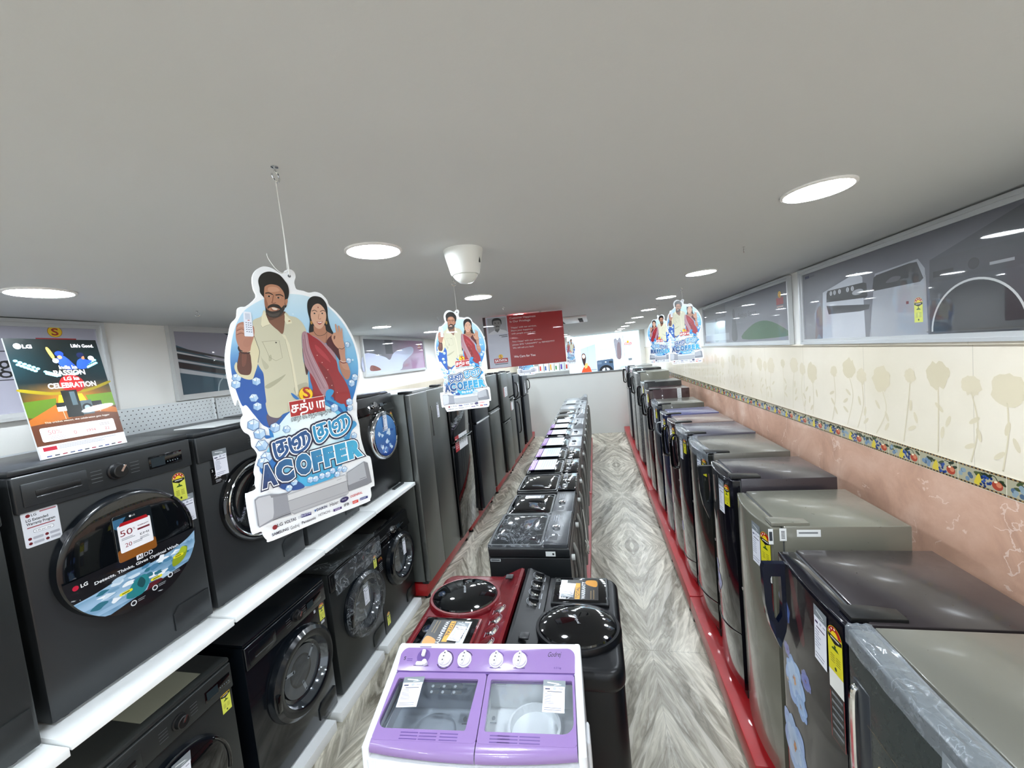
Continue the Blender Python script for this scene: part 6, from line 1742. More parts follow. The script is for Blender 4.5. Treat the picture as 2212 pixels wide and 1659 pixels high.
# red and black twin tubs standing back to back
def twin(label, x, rz, body, lidm, side, word):
    """side: +1 round lid at local -x"""
    t = empty('washing_machine', (x, 1.775, 0.122), rz, label, 'washing machine', 'twin tub washing machines')
    w2, d = 0.325, 0.474
    s = -side
    q = B(); q.prism(rrect(-w2, w2, 0.0, d, 0.06, 6), 0.03, 0.77, body, axis='z', bev=0.01); q.obj('cabinet', t)
    q = B(); q.prism(rrect(-w2 - 0.006, w2 + 0.006, -0.006, d, 0.07, 6), 0.74, 0.835, body, axis='z', bev=0.03, seg=4); q.obj('top_deck', t)
    cx, cy, r = s * 0.095, 0.185, 0.178
    q = B(); q.lathe([(r + 0.014, 0.825), (r + 0.014, 0.845), (r + 0.006, 0.858), (r - 0.006, 0.858)], body, 56, M=T(cx, cy, 0) @ Matrix.Scale(0.84, 4, (1, 0, 0)), cap=False); ld = q.obj('wash_lid', t)
    q = B(); q.lathe([(r - 0.004, 0.852), (r - 0.012, 0.864), (r * 0.75, 0.876), (r * 0.4, 0.884), (0, 0.887)], lidm, 56, M=T(cx, cy, 0) @ Matrix.Scale(0.84, 4, (1, 0, 0)), cap=False); q.obj('lid_dome', ld)
    a = Art(); a.text(word, -32, -7, 13, 'b9bcc0', 64, 0, 0, shear=0.3)
    a.obj('lid_lettering', ld, M=T(cx, cy, 0.8885) @ Matrix.Rotation(PI if side > 0 else 0, 4, 'Z') @ Matrix.Rotation(0.4, 4, 'Z') @ rx(-PI / 2))
    x0, x1 = (-s * 0.065, -s * 0.295) if s < 0 else (-0.295, -0.065)
    x0, x1 = min(x0, x1), max(x0, x1)
    q = B(); q.box(x0, x1, 0.04, 0.325, 0.825, 0.85, body, bev=0.008); sp = q.obj('spin_lid', t)
    q = B(); q.box(x0 + 0.012, x1 - 0.012, 0.052, 0.313, 0.8495, 0.8515, BLACKGL, bev=0.001); q.obj('lid_window', sp)
    a = Art()
    # sticker read from the front of the machine
    L, R_ = (x0 + 0.03) * 1000, (x1 - 0.03) * 1000
    ww = R_ - L
    a.rect(L, 90, R_, 285, '15171a'); a.rect(L + 4, 250, R_ - 4, 283, 'd3d8dc'); a.text('2 Years', L + 14, 258, 16, '2a2d32', ww * 0.6, 1)
    a.text('YEARS', L + 8, 214, 26, 'e8eaec', ww * 0.62, 1); a.rect(L + 6, 182, R_ - 30, 206, 'e0a81e'); a.text('TOTAL', L + 12, 186, 16, '1a1a1a', ww * 0.55, 1)
    a.text('WARRANTY', L + 8, 156, 18, 'd8dcde', ww * 0.85, 1); a.poly([(R_ - 60, 100), (R_ - 6, 100), (R_ - 6, 150), (R_ - 40, 150)], 'c9932a', 1); a.lines(L + 8, 130, R_ - 66, 2, 14, 6, '7a6a4a')
    a.obj('warranty_sticker', sp, M=T(0, 0, 0.852) @ rx(-PI / 2), m=GLOSSPRINT)
    price_tag(sp, L + 12, 215, 62, 120, M=T(0, 0, 0.8545) @ rx(-PI / 2), rot=-84 if side > 0 else -80)
    q = B(); q.prism([(0.345, 0.83), (0.35, 0.846), (0.455, 0.895), (0.47, 0.89), (0.473, 0.83)], -w2 + 0.02, w2 - 0.02, body, axis='x', bev=0.008, seg=3); q.obj('control_panel', t)
    PMt = T(0, 0.35, 0.846) @ rx(math.atan2(0.049, 0.105))
    for k in range(4):
        kx = -s * (0.03 + k * 0.075)
        q = B(); q.lathe([(0.027, 0.0), (0.025, 0.008), (0.02, 0.012), (0, 0.012)], CHROME, 28, M=PMt @ T(kx, 0.06, 0), cap=False); kn = q.obj('knob', t)
        q = B(); q.box(-0.007, 0.007, -0.026, 0.026, 0.006, 0.026, body, bev=0.006, M=PMt @ T(kx, 0.06, 0) @ Matrix.Rotation(0.3, 4, 'Z')); q.obj('grip', kn)
    a = Art()
    for k in range(4):
        kx = -s * (0.03 + k * 0.075) * 1000
        a.lines(kx - 22, 26, kx + 22, 1, 1, 4, 'a9adb2', 0.1); a.sector(kx, 60, 31, 33, 20, 160, '9a9ea4', 10)
    a.obj('panel_lettering', t, M=PMt @ T(0, 0, 0.001) @ rx(-PI / 2))
    q = B(); q.box(s * 0.22 - 0.02, s * 0.22 + 0.02, 0.38, 0.42, 0.885, 0.893, BLACKPL, bev=0.003); q.obj('selector_switch', t)
    for sx in (-1, 1):
        for yy in (0.07, d - 0.07):
            q = B(); q.lathe([(0, 0), (0.022, 0), (0.02, 0.035), (0, 0.035)], BLACKPL, 12, M=T(sx * 0.26, yy, 0), cap=False); q.obj('foot', t)
    return t
WINE = mat('wine_red_plastic', '620d16', 0.25, coat=0.2)
BLKT = mat('charcoal_plastic', '0c0d10', 0.34, coat=0.0, spec=0.3)
twin('wine red twin tub machine with a round black lid, behind the purple one at left', -0.948, -PI / 2, WINE, BLACKGL, 1, 'Whirlpool')
twin('black twin tub machine with chrome knobs, behind the purple one at right', 0.012, PI / 2, BLKT, BLACKGL, 1, 'Whirlpool')

# row of top loading machines, fronts facing -X
GREYP = mat('grey_plastic', '85888a', 0.35)
SILV = mat('silver_panel', 'a6a9ac', 0.3, 0.4)
DGREY = mat('dark_grey_plastic', '33363a', 0.3)
TLG = 'top loading washing machines in the middle row'
def top_loader(label, y0, w, h, body, lidm, panelm, console, sticker, film=False, knob=True, tagc=None, purple=False):
    t = empty('washing_machine', (-0.75, y0 + w / 2, 0.132), -PI / 2, label, 'washing machine', TLG)
    w2, d = w / 2, 0.515
    q = B(); q.prism([(-w2, 0.02), (-w2 * 0.8, 0.004), (0, 0.0), (w2 * 0.8, 0.004), (w2, 0.02), (w2, d), (-w2, d)], 0.03, h - 0.075, body, axis='z', bev=0.006); q.obj('cabinet', t)
    q = B(); q.prism([(-w2 - 0.002, 0.022), (-w2 * 0.8, 0.002), (0, -0.004), (w2 * 0.8, 0.002), (w2 + 0.002, 0.022), (w2 + 0.002, d), (-w2 - 0.002, d)], h - 0.074, h - 0.012, body, axis='z', bev=0.012, seg=3); q.obj('top_frame', t)
    # lid: shallow glass dome
    q = B()
    def f(u, v):
        x = (-1 + 2 * u) * (w2 - 0.022)
        y = 0.02 + v * 0.325
        ed = min(1, 7 * min(u, 1 - u)) * min(1, 6 * min(v + 0.02, 1.02 - v))
        return (x, y, h - 0.014 + 0.02 * math.sin(PI / 2 * max(0, min(1, ed))) + 0.012 * math.sin(PI * u) * math.sin(PI * min(1, v + 0.1)))
    q.grid(f, 18, 18, lidm); ld = q.obj('lid', t)
    q = B(); q.ring(rrect(-w2 + 0.016, w2 - 0.016, 0.014, 0.351, 0.02, 4), rrect(-w2 + 0.03, w2 - 0.03, 0.028, 0.338, 0.014, 4), h - 0.02, h - 0.004, panelm if console != 'flat' else body, axis='z'); q.obj('lid_frame', ld)
    if sticker:
        a = Art()
        sw = (w2 - 0.05) * 1000
        a.rect(-sw, 90, sw, 285, sticker); a.lines(-sw + 20, 270, sw - 10, 6, 24, 8, 'b4bcc8', 0.5); a.rect(-sw + 20, 110, -sw + 80, 140, 'c9ced8')
        if purple:
            a.rect(-sw, 30, sw, 86, '8a5aa8'); a.lines(-sw + 20, 76, sw, 3, 16, 8, 'd9c4e8', 0.5)
        if tagc:
            a.rect(20, 180, 50, 240, tagc)
        a.obj('lid_sheet', ld, M=T(0, 0, h + 0.0195) @ rx(-PI / 2), m=GLOSSPRINT)
    if console == 'flat':
        q = B(); q.box(-w2 + 0.004, w2 - 0.004, 0.36, d - 0.006, h - 0.03, h + 0.012, panelm, bev=0.008, seg=3); cp = q.obj('control_panel', t)
        zt = h + 0.012
        PMt = T(0, 0, zt)
    else:
        q = B(); q.prism([(0.355, h - 0.02), (0.36, h - 0.004), (0.455, h + 0.075), (0.48, h + 0.078), (d - 0.002, h + 0.06), (d - 0.002, h - 0.02)], -w2 + 0.003, w2 - 0.003, panelm, axis='x', bev=0.006, seg=3); cp = q.obj('control_panel', t)
        PMt = T(0, 0.36, h - 0.004) @ rx(math.atan2(0.079, 0.095)) @ T(0, -0.36, 0)
    if knob:
        q = B(); q.lathe([(0.026, 0), (0.025, 0.012), (0.019, 0.016), (0, 0.016)], DGREY if panelm in (GREYP, SILV) else CHROME, 24, M=PMt @ T(0.03, 0.42, 0), cap=False); q.obj('knob', cp)
    a = Art(); a.lines(-w2 * 700, 425, -w2 * 150, 3, 14, 5, '9aa0a6'); a.rect(w2 * 450, 395, w2 * 800, 440, '1a2228'); a.rect(w2 * 480, 402, w2 * 560, 420, 'd8dcde')
    a.obj('panel_lettering', cp, M=PMt @ T(0, 0, 0.0008) @ rx(-PI / 2))
    if film:
        q = B()
        def g(u, v):
            x = (-1 + 2 * u) * (w2 - 0.002)
            y = 0.004 + v * (d - 0.02)
            ed = min(1, 8 * min(u, 1 - u)) * min(1, 8 * min(v, 1 - v))
            return (x, y, h - 0.008 + 0.036 * ed + 0.003 * math.sin(23 * u + 9 * v) * ed)
        q.grid(g, 26, 26, FILM); q.obj('plastic_wrap', t)
    # back: hoses and power cord
    rnd = random.Random(int(y0 * 100))
    hx = rnd.uniform(-0.1, 0.1)
    q = B(); q.tube(smooth([(hx, d - 0.005, h - 0.12), (hx + 0.02, d + 0.02, h - 0.2), (hx - 0.03, d + 0.024, h * 0.5), (hx + 0.02, d + 0.022, 0.25), (hx - 0.02, d + 0.012, 0.12)], 5, False), 0.014, HOSE, 10); q.obj('drain_hose', t)
    hx -= 0.12
    q = B(); q.tube(smooth([(hx, d - 0.002, h - 0.2), (hx + 0.05, d + 0.015, h - 0.35), (hx - 0.03, d + 0.016, h * 0.45), (hx + 0.06, d + 0.014, 0.3), (hx, d + 0.01, 0.16)], 5, False), 0.005, CORDB, 8); q.obj('power_cord', t)
    q = B(); q.lathe([(0, 0), (0.018, 0), (0.018, 0.02), (0, 0.02)], WHITEPL, 16, M=T(w2 * 0.6, d, h - 0.12) @ rx(-PI / 2), cap=False); q.obj('water_inlet', t)
    for sx in (-1, 1):
        for yy in (0.07, d - 0.06):
            q = B(); q.lathe([(0, 0), (0.022, 0), (0.02, 0.03), (0, 0.03)], BLACKPL, 10, M=T(sx * (w2 - 0.05), yy, 0), cap=False); q.obj('foot', t)
    return t
TY = [2.235, 2.745, 3.195, 3.655, 4.13, 4.62, 5.19, 5.61, 6.03, 6.47, 6.98, 7.55, 8.1, 8.66]
CHAR = mat('charcoal_metal', '1d2022', 0.35, 0.2)
t = top_loader('black top loader wrapped in wrinkled clear film, nearest of the middle row', TY[0], 0.495, 0.93, CHAR, BLACKGL, DGREY, 'flat', None, film=True)
a = Art(); SM = Matrix.Translation((0.2502, 0.2525, 0)) @ Matrix.Rotation(PI / 2, 4, 'Z')
a.rect(120, 868, 178, 898, 'dfe3e2'); a.ell(165, 882, 6, 7, '30343a'); a.obj('side_sticker', t, M=SM, m=GLOSSPRINT); a = Art(); a.rect(-225, 832, -160, 849, 'b9bec0'); a.lines(-220, 845, -166, 1, 1, 8, '54585c', 0)
a.obj('side_sticker', t, M=Matrix.Translation((0.2502, 0.2525, 0)) @ Matrix.Rotation(PI / 2, 4, 'Z'), m=GLOSSPRINT)
top_loader('black top loader with one white strip sheet on its dark lid, middle row', TY[1], 0.43, 0.91, CHAR, BLACKGL, DGREY, 'flat', None)
price_tag(bpy.data.objects['washing_machine.%03d' % 0] if False else [o for o in bpy.data.objects if o.get('label', '').startswith('black top loader with one white strip')][0], -70, 275, 60, 150, M=T(0, 0, 0.945) @ rx(-PI / 2))
top_loader('black glossy top loader with mirrored lamp streaks, third of the middle row', TY[2], 0.44, 0.925, BLACKPAINT, BLACKGL, BLACKGL, 'flat', None)
top_loader('black top loader with a violet printed panel and white sheet, fourth of the middle row', TY[3], 0.45, 0.93, BLACKPAINT, BLACKGL, BLACKGL, 'flat', 'd5d9e2', purple=True)
top_loader('black top loader with blue tinted white sheet, fifth of the middle row', TY[4], 0.46, 0.93, BLACKPAINT, SMOKE, BLACKGL, 'flat', 'c9d8ea', purple=True)
top_loader('dark top loader with a wide white sheet over its lid, sixth of the middle row', TY[5], 0.5, 0.935, DGREY, BLACKGL, SILV, 'flat', 'e6ebf0', purple=True)
top_loader('dark top loader with white sheet and pale panel, seventh of the middle row', TY[6], 0.4, 0.945, DGREY, BLACKGL, SILV, 'flat', 'e2e7ee', purple=True)
top_loader('grey top loader with raised console and a yellow marked sheet, eighth of the middle row', TY[7], 0.4, 0.95, GREYP, BLACKGL, GREYP, 'raised', 'eef0f2', tagc='d8c22a', purple=True)
top_loader('grey top loader with pale framed lid, ninth of the middle row', TY[8], 0.41, 0.95, GREYP, SMOKE, SILV, 'flat', 'dfe2ea')
top_loader('grey top loader with black lid and silver rim, tenth of the middle row', TY[9], 0.48, 0.955, GREYP, BLACKGL, SILV, 'raised', None)
top_loader('grey top loader with flat dark lid, eleventh of the middle row', TY[10], 0.54, 0.955, GREYP, BLACKGL, GREYP, 'raised', None)
top_loader('grey top loader with grey lid and white slip, twelfth of the middle row', TY[11], 0.52, 0.955, GREYP, GREYP, GREYP, 'flat', None)
top_loader('grey top loader with two white slips on its lid, second last of the middle row', TY[12], 0.53, 0.955, GREYP, GREYP, GREYP, 'flat', 'c9cccd')
top_loader('last grey top loader of the middle row, in front of the partition', TY[13], 0.55, 0.96, GREYP, GREYP, GREYP, 'raised', None, knob=False)
q = B()
for k, (r_, ph) in enumerate(((0.035, 0.0), (0.03, 0.8), (0.038, 1.7), (0.028, 2.4))):
    pts = [(0.006 * math.sin(3 * x + ph), r_ * 0.8 * math.cos(x), r_ * 1.4 * math.sin(x)) for x in [2 * PI * m_ / 20 for m_ in range(20)]]
    q.tube([(p[0] + 0.004 * k, p[1], p[2]) for p in pts] + [(pts[0][0] + 0.004 * k, pts[0][1], pts[0][2])], 0.0035, CORDW, 7)
q.tube(smooth([(0.006, 0.0, 0.045), (0.0, 0.06, 0.14), (-0.012, 0.1, 0.26)], 6, False), 0.0035, CORDW, 7)
q.tube([(0.0, -0.012, 0.0), (0.006, 0.014, 0.004)], 0.012, CORDW, 8)
q.obj('coiled_cord', loc=(-0.182, 3.02, 0.66), label='coil of white cord hanging behind the third top loader of the middle row', cat='cord')

# ------------------------------------------------------------------ right row: single door fridges, fronts facing -X
XD, RB = 0.635, 0.162
for k, (y0, y1) in enumerate(((0.3, 1.89), (1.895, 3.2), (3.21, 5.6), (5.61, 10.2))):
    red_base(0.585 if k else 0.63, 1.2, y0, y1, 'red platform under the right row of fridges, %s' % ('nearest stretch, below the frame edge', 'second stretch with its bright top in view', 'third stretch along the aisle', 'far stretch reaching the partition')[k])
RG = 'single door fridges along the right wall'
def paint(name, top, rough=0.3, coat=0.25):
    return mat(name, top, rough, 0.1, coat=coat + 0.15)
def flower(a, cx, cy, r, pal=('8fb8e6', '6f9ad8', 'b4d2f2'), cen='b0702a', st=1.0):
    rnd = random.Random(int(cx * 7 + cy))
    for ring_, n, col in ((1.0, 8, pal[1]), (0.86, 7, pal[0]), (0.62, 6, pal[2])):
        for k in range(n):
            th = 2 * PI * k / n + rnd.uniform(-0.2, 0.2) + ring_
            L_ = r * ring_ * rnd.uniform(0.85, 1.1)
            wd = L_ * 0.36
            c_, s_ = math.cos(th), math.sin(th)
            pts = [(0, 0), (0.4 * L_, wd), (0.8 * L_, wd * 0.95), (L_, 0.15 * wd), (0.95 * L_, -0.4 * wd), (0.7 * L_, -wd), (0.35 * L_, -wd * 0.8)]
            P = [(cx + (p[0] * c_ - p[1] * s_), cy + (p[0] * s_ + p[1] * c_) * st) for p in pts]
            tip, base_ = mixc(col, 'e4eefa', 0.25), mixc(col, '1a2a50', 0.3)
            a.poly(P, lambda u, v, cx=cx, cy=cy, r=r, tip=tip, base_=base_: mixc(base_, tip, math.hypot(u - cx, (v - cy) / st) / r), 1, 3)
    for k in range(14):
        th = rnd.uniform(0, 2 * PI)
        rr = r * 0.16 * rnd.random()
        a.ell(cx + rr * math.cos(th), cy + rr * math.sin(th) * st, r * 0.05, r * 0.07, rnd.choice((cen, 'd0923a', '8a4a1c')), 0, 7)
def fridge(label, y0, y1, ztop, body, door, handle=None, bulge=0.02, xd=XD, depth=0.52, tag_=True, lab=True, flowers=None, curve=None, split=None, side=None, xbody=0.072, film=False, group=RG, tall=False):
    w = y1 - y0
    h = ztop - RB
    t = empty('refrigerator', (xd, (y0 + y1) / 2, RB), -PI / 2, label, 'refrigerator', group)
    w2 = w / 2
    q = B(); q.box(-w2, w2, xbody, depth, 0.03, h, body, bev=0.005); q.obj('cabinet', t)
    def fy(x):
        return bulge * (x / w2) ** 2
    arcp = [(-w2 + 0.001 + (w - 0.002) * k / 14, fy(-w2 + w * k / 14)) for k in range(15)]
    zs = [(0.06, h - 0.006)] if not split else [(0.06, split - 0.004), (split + 0.004, h - 0.006)]
    doors = []
    for z0, z1 in zs:
        q = B(); q.prism(arcp + [(w2 - 0.001, xbody - 0.006), (-w2 + 0.001, xbody - 0.006)], z0, z1, door, axis='z', bev=0.006, seg=3)
        doors.append(q.obj('door', t))
    dm = doors[-1]
    q = B(); q.box(-w2 + 0.005, w2 - 0.005, xbody - 0.012, xbody + 0.002, 0.06, h - 0.01, mat('door_gasket', '4a4c4e', 0.6)); q.obj('gasket', t)
    q = B(); q.box(-w2 + 0.01, w2 - 0.01, 0.045, 0.12, 0.006, 0.055, BLACKPL, bev=0.004); q.obj('base_grille', t)
    for sx in (-1, 1):
        for yy in (0.12, depth - 0.06):
            q = B(); q.lathe([(0, 0), (0.02, 0), (0.02, 0.032), (0, 0.032)], BLACKPL, 10, M=T(sx * (w2 - 0.05), yy, 0), cap=False); q.obj('foot', t)
    q = B(); q.prism([(w2 - 0.012, 0.03), (w2 - 0.012, xbody + 0.1), (w2 - 0.06, xbody + 0.1), (w2 - 0.075, xbody + 0.03), (w2 - 0.075, 0.03)], h - 0.004, h + 0.012, body if 'beige' in label else BLACKPL, axis='z', bev=0.003); q.obj('hinge_cover', t)
    def fm(off):
        return lambda u, v, y: (u, fy(u) + y - off, v)
    if lab:
        lw = 50 if not tall else 64
        u0 = (w2 - 0.075) * 1000 - 4
        a = Art(fmap=fm(0.0032))
        v0 = (h - 0.045) * 1000 - lw * 2.35
        if tall:
            a.rect(u0, v0 - lw * 1.5, u0 + lw, v0 + lw * 0.2, 'e8e8e4', 0, 1)
            a.rect(u0, v0 - lw * 3.6, u0 + lw, v0 - lw * 0.95, '14161a', 0, 1)
            a.line([(u0 + 1, v0 - lw * 1.2), (u0 + 1, v0 - lw * 3.6), (u0 + lw - 1, v0 - lw * 3.6), (u0 + lw - 1, v0 - lw * 1.0)], 1.6, 'c2404a')
            for k in range(6):
                a.rect(u0 + lw * 0.12, v0 - lw * (1.3 + k * 0.38), u0 + lw * 0.88, v0 - lw * (1.16 + k * 0.38), '7d8288')
                a.rect(u0 + lw * 0.3, v0 - lw * (1.42 + k * 0.38), u0 + lw * 0.8, v0 - lw * (1.36 + k * 0.38), '4c5056')
        energy(a, u0, v0, lw, 3, 'dfd83a')
        a.obj('energy_label', dm, m=GLOSSPRINT)
    if tag_:
        u0 = (w2 - 0.165) * 1000 if w > 0.44 else (w2 - 0.15) * 1000
        M = T(u0 / 1000, fy(u0 / 1000 + 0.03) - 0.0045, (h - 0.035)) @ Matrix.Rotation(math.atan(2 * bulge * (u0 / 1000 + 0.03) / w2 ** 2), 4, 'Z')
        price_tag(dm, 0, 0, 68, 190, M=M, rot=2)
    if flowers:
        a = Art(fmap=fm(0.0012))
        for f_ in flowers:
            if f_[0] == 'f':
                flower(a, *f_[1:])
            elif f_[0] == 'p':
                a.poly(f_[2], f_[1], 1, 4)
            elif f_[0] == 'g':
                a.rect((-w2 + 0.012) * 1000, 80, (w2 - 0.012) * 1000, (h - 0.02) * 1000, f_[1], 0, 10)
        a.obj('door_picture', dm, m=print_mat('glossy_door_print', 0.3, 0.5))
    if curve:
        q = B()
        pts = [(-w2 + 0.004 + (w - 0.008) * k / 16, fy(-w2 + w * k / 16) - 0.0005, curve + 0.09 * (k / 16) ** 1.6) for k in range(17)]
        q.tube(pts, 0.0035, BLACKGL, 6); q.obj('door_groove', dm)
    hx = -w2 + 0.06
    if handle in ('blade', 'blueblade'):
        m = INKBLACK if handle == 'blade' else mat('navy_gloss', '070d20', 0.12, coat=0.5)
        oz = h - 0.02
        y_ = fy(hx)
        outer = [(y_ + 0.002, oz), (y_ - 0.074, oz), (y_ - 0.08, oz - 0.02), (y_ - 0.076, oz - 0.16), (y_ - 0.062, oz - 0.25), (y_ - 0.03, oz - 0.34), (y_ - 0.008, oz - 0.27), (y_ + 0.002, oz - 0.2)]
        inner = [(y_ - 0.018, oz - 0.05), (y_ - 0.05, oz - 0.05), (y_ - 0.053, oz - 0.06), (y_ - 0.052, oz - 0.15), (y_ - 0.047, oz - 0.21), (y_ - 0.034, oz - 0.235), (y_ - 0.02, oz - 0.21), (y_ - 0.017, oz - 0.15)]
        q = B(); q.ring(outer, inner, hx - 0.012, hx + 0.012, m, axis='x')
        q.obj('handle', dm)
    elif handle == 'arch':
        oz = h - 0.1
        y_ = fy(hx)
        q = B()
        q.tube(smooth([(hx, y_ + 0.002, oz), (hx, y_ - 0.03, oz + 0.015), (hx, y_ - 0.05, oz - 0.03), (hx, y_ - 0.05, oz - 0.2), (hx, y_ - 0.045, oz - 0.26), (hx, y_ - 0.02, oz - 0.28), (hx, y_ + 0.002, oz - 0.275)], 5, False), 0.013, BLACKGL, 10)
        q.tube(smooth([(hx + 0.036, y_ + 0.002, oz), (hx + 0.036, y_ - 0.018, oz + 0.01), (hx + 0.034, y_ - 0.03, oz - 0.06), (hx + 0.03, y_ - 0.02, oz - 0.2), (hx + 0.02, y_ + 0.002, oz - 0.27)], 5, False), 0.007, INKBLACK, 8)
        q.obj('handle', dm)
    elif handle == 'bow':
        q = B(); y_ = fy(hx)
        q.tube(smooth([(hx - 0.02, y_ + 0.002, h - 0.14), (hx, y_ - 0.04, h - 0.15), (hx + 0.1, y_ - 0.055, h - 0.21), (hx + 0.19, y_ - 0.03, h - 0.235), (hx + 0.2, y_ - 0.008, h - 0.235)], 6, False), 0.012, DGREY, 10); q.obj('handle', dm)
    elif handle == 'recess':
        q = B(); y_ = fy(hx)
        q.box(hx - 0.035, hx + 0.035, y_ - 0.004, y_ + 0.01, h - 0.46, h - 0.13, DGREY, bev=0.003)
        q.obj('handle_plate', dm)
        q = B(); q.tube(smooth([(hx - 0.02, y_ - 0.002, h - 0.15), (hx - 0.02, y_ - 0.012, h - 0.17), (hx - 0.02, y_ - 0.014, h - 0.3), (hx - 0.02, y_ - 0.012, h - 0.41), (hx - 0.02, y_ - 0.002, h - 0.43)], 5, False), 0.009, CHROME, 10); q.obj('handle', dm)
    if not split or True:
        q = B(); q.lathe([(0.008, 0), (0.008, 0.003), (0, 0.004)], CHROME, 16, M=T(-w2 + 0.05, fy(-w2 + 0.05), h - 0.5) @ FRONT, cap=False); q.obj('lock', dm)
    if film:
        q = B()
        def g(u, v):
            x = -w2 - 0.004 + (w + 0.008) * u
            s = v * 0.115
            if s < 0.05:
                return (x, fy(x) - 0.006 + 0.0012 * math.sin(31 * u), h - 0.05 + s)
            return (x, fy(x) - 0.006 + (s - 0.05), h + 0.0065 + 0.0022 * math.sin(13 * u + 30 * v))
        q.grid(g, 40, 10, MILKY); q.obj('plastic_wrap', t)
    return t, dm, w, h
def top(z):
    return CAMZ + z
NIGHT = paint('night_door', '0a0a14', 0.15, 0.6)
t, dm, w, h = fridge('grey fridge at the lower right corner with clear film along its door top', 0.74, 1.232, top(-0.86), paint('warm_grey_top', '66655c'), paint('slate_grey_door', '3b403e', 0.28), 'recess', bulge=0.008, lab=False, film=True)
a = Art(base=0.0); u = -w / 2 * 1000
a.text('Godrej', u + 120, (h - 0.31) * 1000, 20, 'b7a984', 75, 0, 0, shear=0.3); a.line([(u + 85, (h - 0.22) * 1000), (w / 2 * 1000 - 20, (h - 0.225) * 1000)], 2, '7d6f5c')
a.obj('door_lettering', dm, M=T(0, -0.0005, 0))
def night(u, v):
    c = mixc('15121a', '2c2828', 0.5 + 0.5 * math.sin(u * 0.013 + v * 0.011))
    return mixc(c, '0b0c1c', min(1, max(0, (u + 30) / 150)))
fridge('black fridge with large pale blue flowers on its door and a pointed navy handle', 1.245, 1.677, top(-0.863), paint('aubergine_black_top', '2c2628'), NIGHT, 'blueblade', bulge=0.01, tall=True,
       flowers=[('g', night), ('p', '5a1626', [(-110, 1130), (-80, 1140), (-10, 960), (-40, 930)]), ('f', -175, 960, 60, ('3f6fd0', '2a4fae', '6f9be4'), '2a3a8a'), ('f', -165, 800, 30, ('5a5ac0', '44449a', '7a7ad8'), '3a3a8a'), ('f', -15, 795, 38, ('3f4fb0', '2c3a90', '5f6fca'), '2a2a7a', 1.0),
                ('f', -105, 720, 88, ('8fb8e6', '6f9ad8', 'b4d2f2'), 'b0702a', 1.15), ('f', -60, 655, 48, ('7fb0e0', '5f90d0', 'a4c8ee'), '8fb0d8'), ('f', -130, 425, 105, ('8fb8e6', '6f9ad8', 'b4d2f2'), 'b0702a', 1.2), ('f', 0, 420, 42, ('3a55b4', '2a3f94', '5573cc'), '2a3a8a'), ('f', -60, 150, 80, ('8fb8e6', '6f9ad8', 'b4d2f2'), 'b0702a', 1.1)])
t, dm, w, h = fridge('beige grey fridge with white barcode stickers on its side, third from the camera', 1.768, 2.19, top(-0.813), paint('beige_grey', '706f64'), paint('beige_grey_door', '6a695e', 0.22), None, bulge=0.03, tall=True)
a = Art(); a.rect(118, (h - 0.042) * 1000, 205, (h - 0.012) * 1000, 'e6e8e8'); a.lines(125, (h - 0.022) * 1000, 195, 1, 1, 7, '8a8d90', 0); a.rect(12, (h - 0.075) * 1000, 30, (h - 0.008) * 1000, 'e6e8e8'); a.rect(15, (h - 0.06) * 1000, 27, (h - 0.02) * 1000, '50545a'); a.rect(54, (h - 0.06) * 1000, 80, (h - 0.006) * 1000, 'e6e8e8')
for k in range(6):
    a.rect(60, (h - 0.05) * 1000 + k * 6, 74, (h - 0.05) * 1000 + k * 6 + 3, '30343a')
a.obj('barcode_sticker', t, M=T(w / 2 + 0.0004, 0, 0) @ Matrix.Rotation(PI / 2, 4, 'Z') @ T(-0.0, 0, 0), m=GLOSSPRINT)
FL2 = [('f', -90, 640, 40, ('4a6fc8', '3a55a8', '8aa6e2'), '2a3a8a'), ('f', -60, 560, 55, ('3f5fc0', '5a4a9a', '7f9be0'), '2a3a8a'), ('f', -110, 480, 40, ('a04a7a', '7a3a6a', 'c07a9a'), '5a2a4a')]
fridge('black violet fridge with a glossy black loop handle, fourth from the camera', 2.25, 2.648, top(-0.772), paint('violet_black_top', '332e34'), NIGHT, 'blade', bulge=0.03, tall=False, flowers=FL2, curve=0.3)
fridge('black door fridge with taupe top and torn clear film, fifth from the camera', 2.74, 3.26, top(-0.764), paint('taupe_top', '625f58'), paint('dark_olive_door', '20221f', 0.2, 0.5), None, bulge=0.04, film=True, curve=0.16)
fridge('black door fridge with dark arch handle and violet grey top, sixth from the camera', 3.285, 3.735, top(-0.755), paint('violet_grey_top', '504e5a'), NIGHT, 'arch', bulge=0.03, film=True, flowers=[('f', -120, 700, 55, ('2f7fae', '1f5f8e', '5fa6ce'), '1a3a5a'), ('f', -60, 420, 45, ('4a5fc0', '3a4aa0', '7a8ae0'), '2a3a8a')], curve=0.14)
fridge('dark red flowered fridge with pinkish top and slim loop handle, seventh from the camera', 3.745, 4.15, top(-0.751), paint('pinkish_top', '7d6963'), paint('wine_door', '2a1216', 0.18, 0.5), 'arch', bulge=0.03, flowers=[('f', -60, 520, 90, ('b05a68', '8a2f3e', 'd08a94'), '7a2a2a'), ('f', -90, 340, 80, ('a84a58', '7a2433', 'c87a86'), '6a2424')])
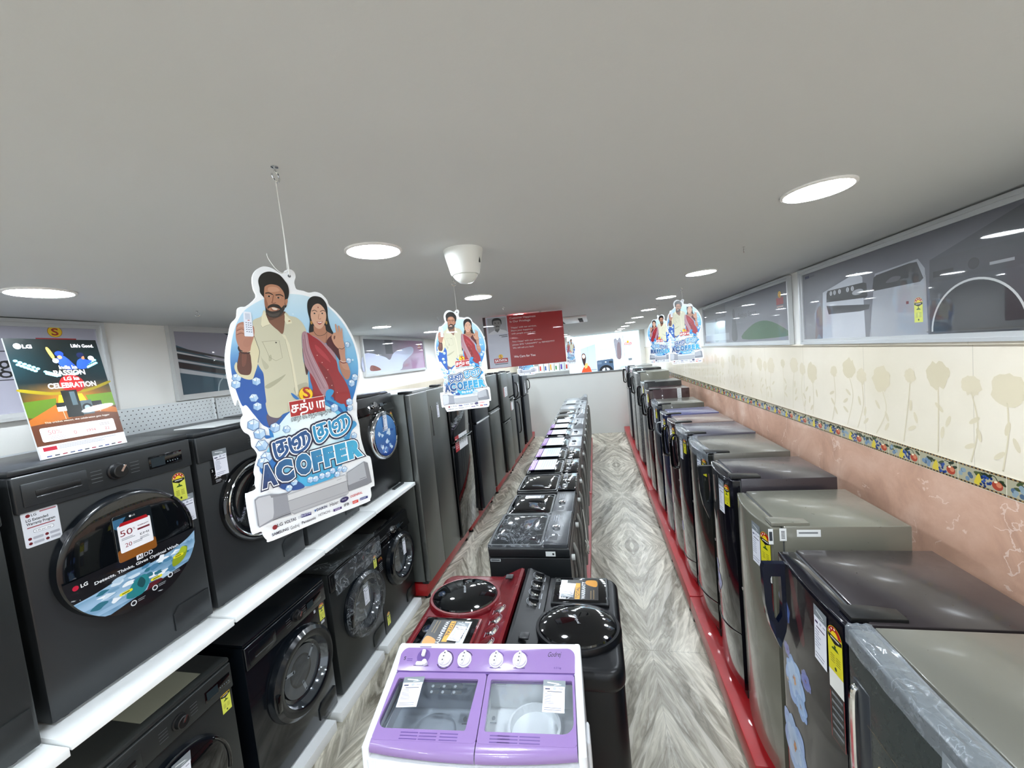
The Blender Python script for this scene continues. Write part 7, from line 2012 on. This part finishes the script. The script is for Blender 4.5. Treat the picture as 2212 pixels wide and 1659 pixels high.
fridge('dark blue fridge with curved grey handle and violet blue top, eighth from the camera', 4.19, 4.565, top(-0.747), paint('violet_blue_top', '50507a'), paint('navy_door', '101838', 0.18, 0.5), 'bow', bulge=0.025, flowers=[('f', -50, 420, 60, ('3f4fb0', '2c3a90', '6f8ada'), '2a3a8a')])
fridge('grey fridge with film on its door top, ninth from the camera', 4.73, 5.23, top(-0.722), paint('olive_grey_top', '5c5c54'), paint('blue_black_door', '141826', 0.2, 0.5), 'arch', bulge=0.025, film=True, flowers=[('f', -70, 520, 70, ('b04a3a', '8a2a2a', 'd07a5a'), '6a2a1a')])
t, dm, w, h = fridge('dark maroon fridge with a white paper strip down its side, tenth from the camera', 5.4, 5.8, top(-0.6225), paint('maroon_cabinet', '35191d'), paint('maroon_door', '2a1418', 0.18, 0.5), 'arch', bulge=0.025)
a = Art(); a.rect(370, (h - 0.2) * 1000, 420, h * 1000, 'dfe2e2'); a.lines(376, (h - 0.02) * 1000, 414, 6, 26, 6, '9a9ea4'); a.obj('paper_strip', t, M=T(w / 2 + 0.0005, 0, 0) @ Matrix.Rotation(PI / 2, 4, 'Z'), m=GLOSSPRINT)
fridge('black cabinet fridge with pale top and thick arch handle, eleventh from the camera', 5.86, 6.3, top(-0.564), paint('black_cabinet', '1b1b1c'), paint('grey_door', '5a5e60', 0.25, 0.4), 'arch', bulge=0.02)
fridge('olive grey two door fridge, third last along the right wall', 6.76, 7.3, top(-0.48), paint('olive_cabinet', '77776a'), paint('grey_steel_door', '6d706f', 0.28, 0.3), 'arch', split=1.05, bulge=0.015, lab=False, tag_=False)
fridge('black cabinet two door fridge, second last along the right wall', 7.5, 8.05, top(-0.455), paint('black_cabinet', ''), paint('grey_steel_door', ''), 'arch', split=1.1, bulge=0.015, lab=False, tag_=False)
fridge('pale topped two door fridge, last along the right wall before the partition', 8.6, 9.2, top(-0.45), paint('pale_grey_cabinet', 'a0a29f'), paint('dark_steel_door', '3a3c40', 0.25, 0.4), 'arch', split=1.1, bulge=0.015, lab=False, tag_=False)
